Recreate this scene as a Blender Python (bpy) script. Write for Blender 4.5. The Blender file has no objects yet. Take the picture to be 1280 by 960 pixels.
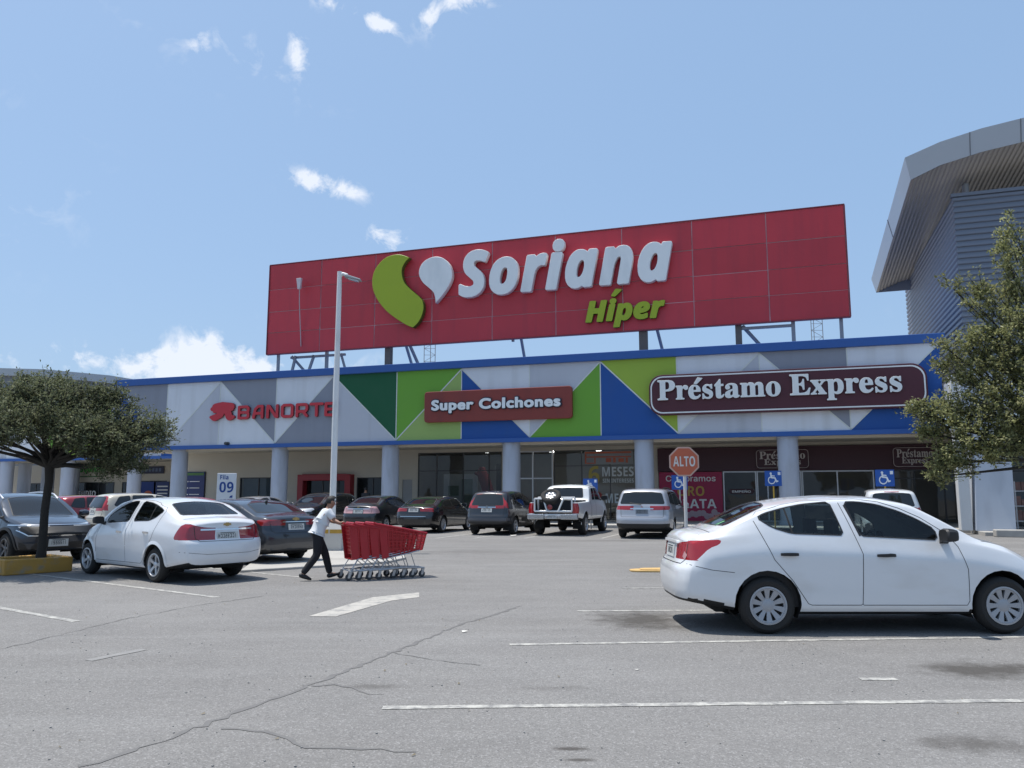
import bpy, bmesh, math, random
import numpy as np
from mathutils import Vector, Matrix
from mathutils.bvhtree import BVHTree

R = math.radians
scene = bpy.context.scene
COL = scene.collection

# ------------------------------------------------------------------ camera
PITCH, FOC, EYE = R(7.86), 1000.0, 1.52
cam_d = bpy.data.cameras.new("camera")
cam_d.sensor_width = 36.0
cam_d.lens = FOC / 1280 * 36
cam_d.clip_end = 3000
cam_d.clip_start = 0.05
cam = bpy.data.objects.new("camera", cam_d)
COL.objects.link(cam)
cam.location = (0, 0, EYE)
cam.rotation_euler = (R(90) + PITCH, 0, 0)
scene.camera = cam

# ------------------------------------------------------------------ light
SUN_DIR = Vector((-0.27, 0.10, 0.95)).normalized()
elev = math.asin(SUN_DIR.z)
azim = math.atan2(SUN_DIR.x, SUN_DIR.y)
world = bpy.data.worlds.new("World")
scene.world = world
world.use_nodes = True
wn = world.node_tree
bgn = wn.nodes["Background"]
bgn.inputs[1].default_value = 0.13
sky = wn.nodes.new("ShaderNodeTexSky")
sky.sky_type = 'NISHITA'
sky.sun_disc = False
sky.sun_elevation = elev
sky.sun_rotation = azim
sky.air_density = 1.15
sky.dust_density = 3.2
sky.ozone_density = 1.4
sky.altitude = 500
sun_d = bpy.data.lights.new("sun", 'SUN')
sun_d.energy = 5.0
sun_d.angle = R(0.53)
sun_d.color = (1.0, 0.955, 0.89)
sun = bpy.data.objects.new("sun", sun_d)
COL.objects.link(sun)
sun.rotation_euler = SUN_DIR.to_track_quat('Z', 'Y').to_euler()
scene.view_settings.view_transform = 'Standard'
scene.view_settings.look = 'None'
scene.view_settings.exposure = 0.0
scene.view_settings.gamma = 1.0
scene.view_settings.use_curve_mapping = False

def pix_dir(px, py):
    a = (px - 640) / FOC
    b = (480 - py) / FOC
    return Vector((a, math.cos(PITCH) - b * math.sin(PITCH), math.sin(PITCH) + b * math.cos(PITCH)))

# clouds: small fair-weather clouds in the sky shader, by direction
def wnode(t, **kw):
    n = wn.nodes.new(t)
    for k, v in kw.items():
        setattr(n, k, v)
    return n
def wmath(op, a, b=None, c=None):
    n = wnode("ShaderNodeMath", operation=op)
    for i, v in enumerate((a, b, c)):
        if v is None:
            continue
        if hasattr(v, "is_output"):
            wn.links.new(v, n.inputs[i])
        else:
            n.inputs[i].default_value = v
    return n.outputs[0]
tc = wnode("ShaderNodeTexCoord")
nz = wnode("ShaderNodeTexNoise")
nz.inputs["Scale"].default_value = 26
nz.inputs["Detail"].default_value = 9
nz.inputs["Roughness"].default_value = 0.62
nz.inputs["Distortion"].default_value = 0.35
wn.links.new(tc.outputs["Generated"], nz.inputs["Vector"])
total = None
# each cloud: direction (from its place in the sky), half width, half height (rad), amount
CLOUDS = [(415, 233, .044, .012, .58, -8), (385, 226, .016, .012, .5, 0), (487, 301, .024, .014, .75, -20), (374, 66, .010, .020, .55, 10),
          (262, 455, .045, .030, 1.1, 0), (215, 468, .05, .016, .6, 0), (75, 436, .09, .016, .22, 0), (20, 448, .08, .014, .18, 0), (140, 452, .05, .012, .2, 0),
          (425, 4, .045, .010, .55, -15), (478, 34, .024, .009, .55, -25), (536, 22, .014, .014, .6, 20), (246, 50, .010, .018, .25, 30),
          (300, 66, .10, .03, .18, -10), (330, 468, .05, .014, .5, 0), (420, 470, .09, .02, .35, 0), (580, 2, .03, .012, .5, 0),
          (-420, 400, .12, .05, .9, 0), (1500, 300, .12, .05, .9, 0), (-300, 150, .15, .06, .7, 0)]
for px, py, hw, hh, amt, rot in CLOUDS:
    d = pix_dir(px, py).normalized()
    r_ = Vector((d.y, -d.x, 0)).normalized()
    u_ = r_.cross(d)
    ca, sa = math.cos(R(rot)), math.sin(R(rot))
    r2, u2 = r_ * ca + u_ * sa, u_ * ca - r_ * sa
    def dot(v):
        n = wnode("ShaderNodeVectorMath", operation='DOT_PRODUCT')
        wn.links.new(tc.outputs["Generated"], n.inputs[0])
        n.inputs[1].default_value = v
        return n.outputs["Value"]
    a = wmath('DIVIDE', dot(r2), hw)
    b = wmath('DIVIDE', dot(u2), hh)
    q = wmath('ADD', wmath('MULTIPLY', a, a), wmath('MULTIPLY', b, b))
    front = wmath('GREATER_THAN', dot(d), 0.2)
    g = wmath('MULTIPLY', wmath('POWER', 2.718, wmath('MULTIPLY', q, -0.8)), amt)
    g = wmath('MULTIPLY', g, front)
    total = g if total is None else wmath('ADD', total, g)
dens = wmath('ADD', total, wmath('MULTIPLY', wmath('SUBTRACT', nz.outputs["Fac"], 0.5), 3.8))
dens = wmath('MULTIPLY', wmath('SUBTRACT', dens, 0.34), 1.35)
dens = wmath('MULTIPLY', dens, wmath('MINIMUM', wmath('MULTIPLY', total, 2.2), 1.0))
cl = wnode("ShaderNodeClamp")
wn.links.new(dens, cl.inputs[0])
cl.inputs[2].default_value = 0.80
mixw = wnode("ShaderNodeMix", data_type='RGBA')
wn.links.new(cl.outputs[0], mixw.inputs["Factor"])
# thin milky veil of a hot hazy noon, then the clouds
veil = wnode("ShaderNodeMix", data_type='RGBA')
veil.inputs["Factor"].default_value = 0.55
wn.links.new(sky.outputs[0], veil.inputs["A"])
veil.inputs["B"].default_value = (3.0, 4.75, 7.4, 1)
wn.links.new(veil.outputs["Result"], mixw.inputs["A"])
mixw.inputs["B"].default_value = (7.4, 7.7, 8.3, 1)
wn.links.new(mixw.outputs["Result"], bgn.inputs[0])

# ------------------------------------------------------------------ frames and pixel helpers
TH = R(18.68)
FO = Vector((12.3, 36.6, 0))                                # a point at the foot of the facade
FU = Vector((math.cos(TH), -math.sin(TH), 0))               # along the facade, to the right
FN = Vector((-math.sin(TH), -math.cos(TH), 0))              # out of the facade, to the car park
def fw(s, h, n=0.0):
    return FO + FU * s + FN * n + Vector((0, 0, h))
def ground(px, py, z=0.0):
    r = pix_dir(px, py)
    t = (z - EYE) / r.z
    return Vector((r.x * t, r.y * t, z))
def at(px, py, Y):
    r = pix_dir(px, py)
    t = Y / r.y
    return Vector((r.x * t, Y, EYE + r.z * t))

# ------------------------------------------------------------------ materials
MATS = {}
def nodes_of(name):
    m = bpy.data.materials.new(name)
    m.use_nodes = True
    nt = m.node_tree
    return m, nt, nt.nodes["Principled BSDF"]
def mat(name, col, rough=0.5, metal=0.0, var=0.12, scale=4.0, bump=0.0, bscale=40.0, coat=0.0, spec=0.5, detail=5, stain=None, emit=None):
    """principled surface whose colour and gloss vary a little with object-space noise"""
    if name in MATS:
        return MATS[name]
    m, nt, b = nodes_of(name)
    N, L = nt.nodes, nt.links
    t = N.new("ShaderNodeTexCoord")
    n = N.new("ShaderNodeTexNoise")
    n.inputs["Scale"].default_value = scale
    n.inputs["Detail"].default_value = detail
    n.inputs["Roughness"].default_value = 0.6
    L.new(t.outputs["Object"], n.inputs["Vector"])
    mx = N.new("ShaderNodeMix")
    mx.data_type = 'RGBA'
    L.new(n.outputs["Fac"], mx.inputs["Factor"])
    mx.inputs["A"].default_value = tuple(max(0, c * (1 - var)) for c in col) + (1,)
    mx.inputs["B"].default_value = tuple(min(1, c * (1 + var)) for c in col) + (1,)
    out = mx.outputs["Result"]
    if stain:
        scol, sscale, lo, hi, stretch = stain
        mp = N.new("ShaderNodeMapping")
        mp.inputs["Scale"].default_value = stretch
        L.new(t.outputs["Object"], mp.inputs["Vector"])
        n2 = N.new("ShaderNodeTexNoise")
        n2.inputs["Scale"].default_value = sscale
        n2.inputs["Detail"].default_value = 7
        L.new(mp.outputs[0], n2.inputs["Vector"])
        rp = N.new("ShaderNodeMapRange")
        rp.inputs["From Min"].default_value = lo
        rp.inputs["From Max"].default_value = hi
        L.new(n2.outputs["Fac"], rp.inputs["Value"])
        m2 = N.new("ShaderNodeMix")
        m2.data_type = 'RGBA'
        L.new(rp.outputs[0], m2.inputs["Factor"])
        L.new(out, m2.inputs["A"])
        m2.inputs["B"].default_value = tuple(scol) + (1,)
        out = m2.outputs["Result"]
    L.new(out, b.inputs["Base Color"])
    rr = N.new("ShaderNodeMapRange")
    rr.inputs["To Min"].default_value = max(0.02, rough * 0.85)
    rr.inputs["To Max"].default_value = min(1, rough * 1.15)
    L.new(n.outputs["Fac"], rr.inputs["Value"])
    L.new(rr.outputs[0], b.inputs["Roughness"])
    b.inputs["Metallic"].default_value = metal
    b.inputs["Specular IOR Level"].default_value = spec
    b.inputs["Coat Weight"].default_value = coat
    b.inputs["Coat Roughness"].default_value = 0.04
    if bump:
        bn = N.new("ShaderNodeTexNoise")
        bn.inputs["Scale"].default_value = bscale
        bn.inputs["Detail"].default_value = 4
        L.new(t.outputs["Object"], bn.inputs["Vector"])
        bp = N.new("ShaderNodeBump")
        bp.inputs["Strength"].default_value = bump
        bp.inputs["Distance"].default_value = 0.02
        L.new(bn.outputs["Fac"], bp.inputs["Height"])
        L.new(bp.outputs[0], b.inputs["Normal"])
    MATS[name] = m
    return m

def glass_mat(name, tint, alpha, rough=0.02):
    """window glass: clear share + mirror by Fresnel; what is not clear is dark film"""
    if name in MATS:
        return MATS[name]
    m, nt, b = nodes_of(name)
    N, L = nt.nodes, nt.links
    b.inputs["Base Color"].default_value = (0.012, 0.015, 0.017, 1)
    b.inputs["Roughness"].default_value = rough
    b.inputs["Specular IOR Level"].default_value = 0.65
    t = N.new("ShaderNodeTexCoord")
    n = N.new("ShaderNodeTexNoise")
    n.inputs["Scale"].default_value = 1.4
    L.new(t.outputs["Object"], n.inputs["Vector"])
    bp = N.new("ShaderNodeBump")
    bp.inputs["Strength"].default_value = 0.05
    bp.inputs["Distance"].default_value = 0.05
    L.new(n.outputs["Fac"], bp.inputs["Height"])
    L.new(bp.outputs[0], b.inputs["Normal"])
    if alpha > 0:
        tr = N.new("ShaderNodeBsdfTransparent")
        tr.inputs[0].default_value = tuple(tint) + (1,)
        gl = N.new("ShaderNodeBsdfGlossy")
        gl.inputs["Roughness"].default_value = rough
        fr = N.new("ShaderNodeFresnel")
        fr.inputs["IOR"].default_value = 1.5
        L.new(bp.outputs[0], fr.inputs["Normal"])
        L.new(bp.outputs[0], gl.inputs["Normal"])
        mg = N.new("ShaderNodeMixShader")
        L.new(fr.outputs[0], mg.inputs[0])
        L.new(tr.outputs[0], mg.inputs[1])
        L.new(gl.outputs[0], mg.inputs[2])
        ms = N.new("ShaderNodeMixShader")
        ms.inputs[0].default_value = alpha
        L.new(b.outputs[0], ms.inputs[1])
        L.new(mg.outputs[0], ms.inputs[2])
        L.new(ms.outputs[0], N["Material Output"].inputs[0])
    MATS[name] = m
    return m

def paint(name, col, metal=0.0, rough=0.38, coat=0.9):
    return mat(name, col, rough, metal, var=0.04, scale=2.2, coat=coat)

# ------------------------------------------------------------------ object helpers
def tag(o, label=None, cat=None, group=None, kind=None):
    if label: o["label"] = label
    if cat: o["category"] = cat
    if group: o["group"] = group
    if kind: o["kind"] = kind
    return o
def thing(name, label, cat, loc=(0, 0, 0), rz=0.0, group=None):
    o = bpy.data.objects.new(name, None)
    COL.objects.link(o)
    o.location = loc
    o.rotation_euler = (0, 0, rz)
    o.empty_display_size = 0.2
    return tag(o, label, cat, group)
def fthing(name, label, cat, s=0, h=0, n=0, group=None):
    return thing(name, label, cat, fw(s, h, n), -TH, group)
def copy_tree(o, parent=None):
    c = o.copy()
    COL.objects.link(c)
    if parent is not None:
        c.parent = parent
    for ch in list(o.children):
        copy_tree(ch, c)
    return c

class MB:
    """collects polygons and links them as one mesh object"""
    def __init__(self):
        self.v, self.f, self.m = [], [], []
    def add(self, vs, fs, mi=0):
        k = len(self.v)
        self.v += [tuple(p) for p in vs]
        self.f += [tuple(k + i for i in q) for q in fs]
        self.m += [mi] * len(fs)
        return self
    def quad(self, a, b, c, d, mi=0):
        return self.add([a, b, c, d], [(0, 1, 2, 3)], mi)
    def box(self, c, s, rz=0.0, mi=0, M=None):
        x, y, z = (q / 2 for q in s)
        P = [Vector((i, j, k)) for k in (-z, z) for j in (-y, y) for i in (-x, x)]
        rot = Matrix.Rotation(rz, 3, 'Z') if M is None else M
        P = [rot @ p + Vector(c) for p in P]
        return self.add(P, [(0, 2, 3, 1), (4, 5, 7, 6), (0, 1, 5, 4), (2, 6, 7, 3), (0, 4, 6, 2), (1, 3, 7, 5)], mi)
    def span(self, a, b, mi=0):
        c = [(p + q) / 2 for p, q in zip(a, b)]
        return self.box(c, [abs(q - p) for p, q in zip(a, b)], mi=mi)
    def prism(self, poly, axis, a, b, mi=0):
        """poly of 2-D points extruded along 'x', 'y' or 'z' from a to b"""
        def P(p, t):
            return {'x': (t, p[0], p[1]), 'y': (p[0], t, p[1]), 'z': (p[0], p[1], t)}[axis]
        n = len(poly)
        vs = [P(p, a) for p in poly] + [P(p, b) for p in poly]
        fs = [tuple(range(n))[::-1], tuple(range(n, 2 * n))]
        fs += [(i, (i + 1) % n, n + (i + 1) % n, n + i) for i in range(n)]
        return self.add(vs, fs, mi)
    def tube(self, path, r, n=8, mi=0, cap=True):
        path = [Vector(p) for p in path]
        rs = r if isinstance(r, (list, tuple)) else [r] * len(path)
        vs, fs = [], []
        up = None
        for i, p in enumerate(path):
            d = (path[min(i + 1, len(path) - 1)] - path[max(i - 1, 0)]).normalized()
            if up is None:
                up = d.orthogonal().normalized()
            up = (up - d * up.dot(d)).normalized()
            w = d.cross(up)
            for k in range(n):
                a = 2 * math.pi * k / n
                vs.append(p + (up * math.cos(a) + w * math.sin(a)) * rs[i])
        for i in range(len(path) - 1):
            for k in range(n):
                fs.append((i * n + k, i * n + (k + 1) % n, (i + 1) * n + (k + 1) % n, (i + 1) * n + k))
        if cap:
            fs.append(tuple(range(n))[::-1])
            fs.append(tuple(len(vs) - n + k for k in range(n)))
        return self.add(vs, fs, mi)
    def lathe(self, prof, c=(0, 0, 0), axis='z', n=24, mi=0):
        """profile of (radius, along-axis) turned about the axis"""
        vs, fs = [], []
        for r, t in prof:
            for k in range(n):
                a = 2 * math.pi * k / n
                p, q = r * math.cos(a), r * math.sin(a)
                v = {'z': (p, q, t), 'y': (p, t, q), 'x': (t, p, q)}[axis]
                vs.append(tuple(i + j for i, j in zip(v, c)))
        for i in range(len(prof) - 1):
            for k in range(n):
                fs.append((i * n + k, i * n + (k + 1) % n, (i + 1) * n + (k + 1) % n, (i + 1) * n + k))
        return self.add(vs, fs, mi)
    def build(self, name, mats, parent=None, smooth=False, bevel=0.0, loc=None, seg=2):
        me = bpy.data.meshes.new(name)
        me.from_pydata(self.v, [], self.f)
        mats = mats if isinstance(mats, (list, tuple)) else [mats]
        for m in mats:
            me.materials.append(m)
        if len(mats) > 1:
            me.polygons.foreach_set("material_index", self.m)
        bm = bmesh.new()
        bm.from_mesh(me)
        bmesh.ops.remove_doubles(bm, verts=bm.verts, dist=1e-6)
        bmesh.ops.recalc_face_normals(bm, faces=bm.faces)
        if smooth:
            for f in bm.faces:
                f.smooth = True
            for e in bm.edges:
                if len(e.link_faces) == 2 and e.calc_face_angle(0) > R(38):
                    e.smooth = False
        bm.to_mesh(me)
        bm.free()
        o = bpy.data.objects.new(name, me)
        COL.objects.link(o)
        if parent is not None:
            o.parent = parent
        if loc is not None:
            o.location = loc
        if bevel:
            b = o.modifiers.new("bevel", 'BEVEL')
            b.width = bevel
            b.segments = seg
            b.limit_method = 'ANGLE'
            b.angle_limit = R(40)
        return o

# ------------------------------------------------------------------ lettering (outlines, in thousandths)
GLYPHS = {
 'prestamo': '832 -20 -28 9 -23 13 -26 23 -17 26 -13 28 -9 35 -3 42 2 35 18 56 15 25 23 24 26 19 23 9 26 5 35 0 35 -8 21 -11 36 -35 12 -21 11 -35 4 -56 -7 -8 -7 -1 -147 0 -4 -5 1 -14 8 -35 10 -21 13 -14 21 -8 21 -2 21 6 42 37 13 -5 15 -14 2 -7 -23 -35 -42 -37 -49 -19|1042 -21 -7 2 -5 14 0 112 5 9 21 1 11 -3 24 -55 14 -15 21 -13 21 -4 21 4 14 12 4 15 -3 14 -13 14 -86 46 -21 17 -18 21 -10 21 -4 28 3 28 10 28 31 35 37 17 42 4 63 -14 14 13 21 1 9 -7 1 -7 0 -98 -6 -7 -28 0 -25 46 -28 22 -14 4 -21 -2 -11 -7 -6 -14 3 -14 7 -10 91 -49 23 -18 16 -21 10 -28 2 -28 -5 -35 -11 -28 -28 -30 -42 -19 -49 -2 -63 18 -14 -16|6 -8 -1 31 8 6 28 4 14 9 6 16 2 28 -1 308 -4 14 -10 11 -35 8 -7 5 -2 25 4 7 12 3 252 -2 56 -10 28 -12 21 -15 29 -34 9 -21 5 -28 1 -28 -5 -21 -20 -42 -33 -31 -42 -19 -49 -9 -78 -4 0 -112 3 -28 12 -15 35 -7 7 -5 0 -31 -14 -5 -217 0|426 -7 0 30 28 12 4 23 -1 210 -3 9 -21 5 -6 7 2 28 11 5 126 0 7 -5 2 -14 5 -7 28 22 35 12 35 -4 21 -12 14 -18 6 -28 -5 -28 -15 -18 -21 -10 -28 0 -15 7 -27 29 -14 -8 -13 -28 -1 -168 7 -11 28 -5 10 -5 2 -21 -5 -11 -7 -3 -175 0|836 205 56 0 3 7 -3 42 -6 21 -8 7 -18 2 -16 -16 -9 -35|194 247 8 -5 14 0 35 10 17 16 8 21 4 42 -6 49 -16 27 -21 10 -35 1 -7 -10|902 337 -49 9 -8 6 -2 7 84 133 10 6 105 -18 5 -9 -5 -9 -126 -121|1396 -20 -21 6 -16 9 -13 14 -10 21 -5 42 0 189 -5 5 -14 1 -7 4 -2 32 72 76 42 55 21 2 7 -3 6 -11 0 -98 50 -2 7 -2 6 -10 -1 -35 -5 -6 -49 -2 -8 -6 1 -196 7 -12 7 0 14 11 14 21 7 2 21 -11 6 -11 -22 -42 -26 -25 -40 -17|1599 -19 -35 14 -24 28 -10 42 6 30 15 26 33 28 50 25 71 24 4 7 -1 49 -4 14 -14 13 -28 2 -21 -5 -2 -3 17 -35 0 -21 -6 -14 -23 -20 -35 -6 -28 11 -16 22 -4 35 10 28 17 20 21 14 28 12 28 7 35 2 42 -2 28 -6 28 -12 24 -21 19 -42 3 -35 1 -161 2 -3 14 6 7 -4 12 -20 0 -7 -31 -28 -37 -15 -21 -2 -28 5 -35 27 -28 -16 -28 -10 -35 -5|1661 51 8 -5 14 2 24 17 2 77 -5 9 -29 -16 -16 -21 -6 -35|1882 -12 -9 10 0 21 5 7 23 7 5 14 1 203 -2 21 -5 7 -18 4 -9 10 0 21 6 7 136 2 7 -5 7 -16 21 15 21 9 28 5 28 -2 35 -12 28 -30 21 19 28 17 21 6 28 2 28 -4 21 -9 21 -19 12 -20 10 -35 4 -203 2 -7 21 -6 7 -8 0 -21 -7 -9 -161 -1 -14 6 -7 -6 -7 0 -154 0 -7 3 -14 -3|2050 26 7 -2 21 7 8 16 0 182 -4 21 -11 9 -14 -1 -14 -6 -18 -23 0 -182 4 -14|2228 26 4 -4 7 5 14 3 7 5 4 12 0 182 -4 21 -5 7 -9 2 -14 -2 -13 -7 -16 -21 0 -182 5 -14|2563 -20 -35 9 -24 13 -27 21 -22 28 -14 28 -11 42 -3 35 3 35 10 35 13 28 19 26 21 20 28 16 28 10 35 4 35 -2 28 -8 35 -19 21 -19 21 -28 16 -35 6 -28 3 -35 -2 -35 -8 -35 -13 -28 -20 -28 -22 -21 -23 -15 -28 -10 -28 -5|2570 30 21 -6 17 6 11 16 6 33 3 98 -5 63 -11 35 -7 7 -14 5 -14 -2 -12 -10 -9 -21 -4 -28 -3 -70 3 -70 5 -35|3707 -151 -9 10 0 21 9 8 20 6 5 21 1 329 -3 28 -5 7 -21 7 -4 7 1 21 6 7 7 1 119 0 8 -1 13 -16 28 18 42 8 28 -4 28 -11 22 -16 23 -28 17 -35 9 -35 3 -42 -4 -49 -12 -42 -13 -28 -17 -23 -21 -19 -42 -18 -42 -2 -21 6 -30 14 3 -91 9 -14 32 -6 5 -8 1 -21 -6 -8|2944 -12 -10 11 3 25 7 5 35 5 9 7 6 21 1 308 -7 42 -9 9 -35 6 -7 6 0 28 14 6 385 -1 6 -12 0 -133 -6 -12 -28 1 -14 46 -10 21 -13 14 -19 13 -28 9 -35 5 -49 -1 -11 -5 -3 -147 7 -7 28 5 22 16 15 28 10 42 7 7 23 1 9 -8 1 -231 -3 -7 -7 -5 -21 0 -7 5 -10 49 -14 28 -25 17 -32 4 -3 -140 3 -21 18 -8 56 2 42 9 28 14 21 18 20 28 22 42 28 2 7 -5 2 -11 -30 -147 -14 -4|3371 -9 -5 8 1 21 32 18 19 17 62 84 -80 126 -15 14 -17 7 -3 21 6 13 175 2 8 -8 1 -21 -9 -10 -19 -4 26 -44 7 -7 28 37 7 14 -29 7 -4 21 5 12 7 3 112 0 12 -8 1 -21 -48 -31 -63 -81 91 -144 24 -17 1 -21 -3 -7 -8 -4 -168 1 -8 10 0 21 8 7 14 2 7 5 -35 59 -35 -45 -6 -14 6 -6 21 -3 5 -5 1 -21 -6 -9 -119 -2|3882 41 21 2 13 12 10 28 6 35 1 56 -7 56 -13 28 -17 8 -14 -2 -11 -6 -19 -28 1 -161 14 -21|4479 -20 -28 9 -24 13 -25 23 -18 26 -13 28 -9 35 -3 42 2 35 18 56 16 26 22 23 27 19 21 9 28 5 35 0 35 -9 20 -10 36 -35 12 -21 11 -35 4 -56 -6 -8 -7 -1 -147 0 -5 -5 1 -14 8 -35 10 -21 14 -14 21 -8 21 -2 21 6 42 37 12 -5 15 -14 2 -7 -22 -35 -42 -37 -49 -19|4073 -8 -3 10 2 21 29 12 3 23 -1 210 -2 8 -21 6 -7 7 2 28 12 5 126 0 6 -5 3 -14 5 -7 28 22 28 11 35 -1 24 -11 17 -21 6 -28 -5 -28 -14 -18 -21 -10 -28 0 -16 7 -26 29 -15 -8 -13 -28 -1 -168 8 -11 28 -5 9 -5 2 -21 -4 -11 -7 -3 -175 0|4482 205 56 0 3 7 -3 42 -6 21 -7 7 -18 2 -17 -16 -9 -35|4686 -21 -7 5 -3 11 0 112 3 7 14 3 21 -3 12 -35 12 -21 18 -18 18 -10 24 -3 21 6 10 11 3 14 -3 14 -10 11 -91 51 -21 17 -16 19 -9 21 -5 28 3 28 13 32 28 31 42 18 42 2 56 -12 7 0 14 13 21 -2 5 -12 0 -98 -5 -7 -29 0 -27 49 -28 20 -21 3 -14 -3 -9 -6 -6 -14 3 -14 12 -13 91 -49 21 -18 13 -18 10 -28 2 -28 -4 -35 -12 -28 -30 -32 -42 -17 -49 -1 -56 17 -8 -2 -13 -15|4974 -21 -7 5 -3 11 0 112 4 7 13 3 21 -3 12 -35 13 -21 17 -18 18 -10 24 -3 21 6 10 11 3 14 -3 14 -10 11 -91 51 -21 17 -15 19 -10 21 -5 28 3 28 13 32 28 31 42 18 42 2 56 -12 7 0 14 13 21 -2 5 -12 0 -98 -5 -7 -29 0 -27 49 -28 20 -21 3 -14 -3 -9 -6 -6 -14 3 -14 12 -13 91 -49 21 -18 13 -18 10 -28 2 -28 -4 -35 -12 -28 -30 -32 -42 -17 -49 -1 -56 17 -8 -2 -13 -15',
 'prestamo_word': '14 -4 -1 24 36 8 14 12 8 43 -2 315 -13 25 -42 13 0 22 273 -2 49 -12 35 -21 28 -34 14 -47 -6 -49 -22 -40 -28 -24 -42 -19 -49 -8 -77 -1 -3 -6 4 -147 13 -18 41 -10 1 -21|186 237 31 -3 35 9 19 15 10 21 7 49 -5 49 -12 28 -26 18 -42 3 -16 -14|435 -4 0 24 23 7 8 35 -1 210 -9 14 -21 6 0 17 7 5 120 0 5 -7 1 -37 29 30 34 19 35 2 28 -12 11 -16 6 -28 -4 -21 -13 -17 -21 -8 -21 1 -14 7 -21 25 -14 3 -16 -11 -14 -28 -1 -175 10 -14 35 -8 2 -20|836 -12 -52 22 -39 45 -22 67 0 70 22 60 35 41 49 25 56 3 47 -17 35 -35 20 -49 4 -56 -162 -4 0 -31 9 -35 25 -35 36 -12 42 10 35 33 18 -17 -18 -28 -42 -38 -49 -19|1039 -11 0 119 23 0 25 -56 36 -29 21 -4 28 4 14 10 8 19 -3 21 -12 16 -91 51 -35 34 -14 46 3 28 12 28 27 28 35 16 42 2 63 -13 14 13 14 1 5 -12 0 -84 -5 -9 -17 2 -25 47 -35 23 -42 -4 -11 -10 -4 -21 15 -25 91 -49 32 -31 10 -21 4 -35 -13 -56 -26 -30 -42 -19 -49 -1 -56 17 -14 -5 -7 -12|826 199 76 0 -3 63 -14 26 -28 3 -18 -15 -10 -28|899 346 -42 8 -6 6 83 127 104 -15 -125 -124|1390 -11 -29 15 -19 35 -3 231 -28 7 -1 21 73 79 35 47 21 3 4 -108 59 -5 4 -9 -4 -30 -56 -1 -3 -4 2 -210 8 -14 14 -1 14 8 21 25 18 -11 -25 -45 -32 -25 -24 -8|1605 -12 -35 13 -22 23 -9 35 5 35 19 28 35 26 115 44 3 63 -7 21 -13 11 -28 4 -28 -5 -9 -10 17 -35 -2 -28 -20 -20 -35 -6 -21 9 -14 17 -4 28 8 28 31 30 56 20 77 1 49 -14 28 -25 16 -40 3 -196 9 -7 15 7 10 -21 -25 -22 -35 -14 -49 5 -28 32 -56 -31|1672 38 24 7 21 21 0 96 -42 -17 -27 -37 0 -49 8 -14|1883 -4 0 24 24 7 8 35 -1 203 -10 20 -23 8 2 21 126 0 7 -6 2 -22 5 -2 42 31 56 6 40 -14 30 -33 37 33 54 15 49 -11 21 -18 20 -49 3 -203 6 -14 21 -7 4 -7 -5 -17 -161 3 0 17 24 11 8 28 -1 182 -6 21 -18 9 -31 -9 -21 -28 1 -189 6 -14 24 -14 0 -14 -161 -3 -3 17 3 7 22 7 7 35 -1 175 -7 22 -21 8 -28 -9 -20 -28 1 -189 6 -14 21 -7 2 -21|2564 -12 -56 20 -44 44 -24 56 -3 77 18 56 39 49 56 28 63 2 56 -20 45 -45 23 -56 2 -77 -18 -56 -40 -49 -54 -27|2578 17 22 0 20 14 9 21 6 49 0 105 -6 49 -13 28 -24 12 -21 -4 -15 -15 -13 -70 4 -147 11 -28',
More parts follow.
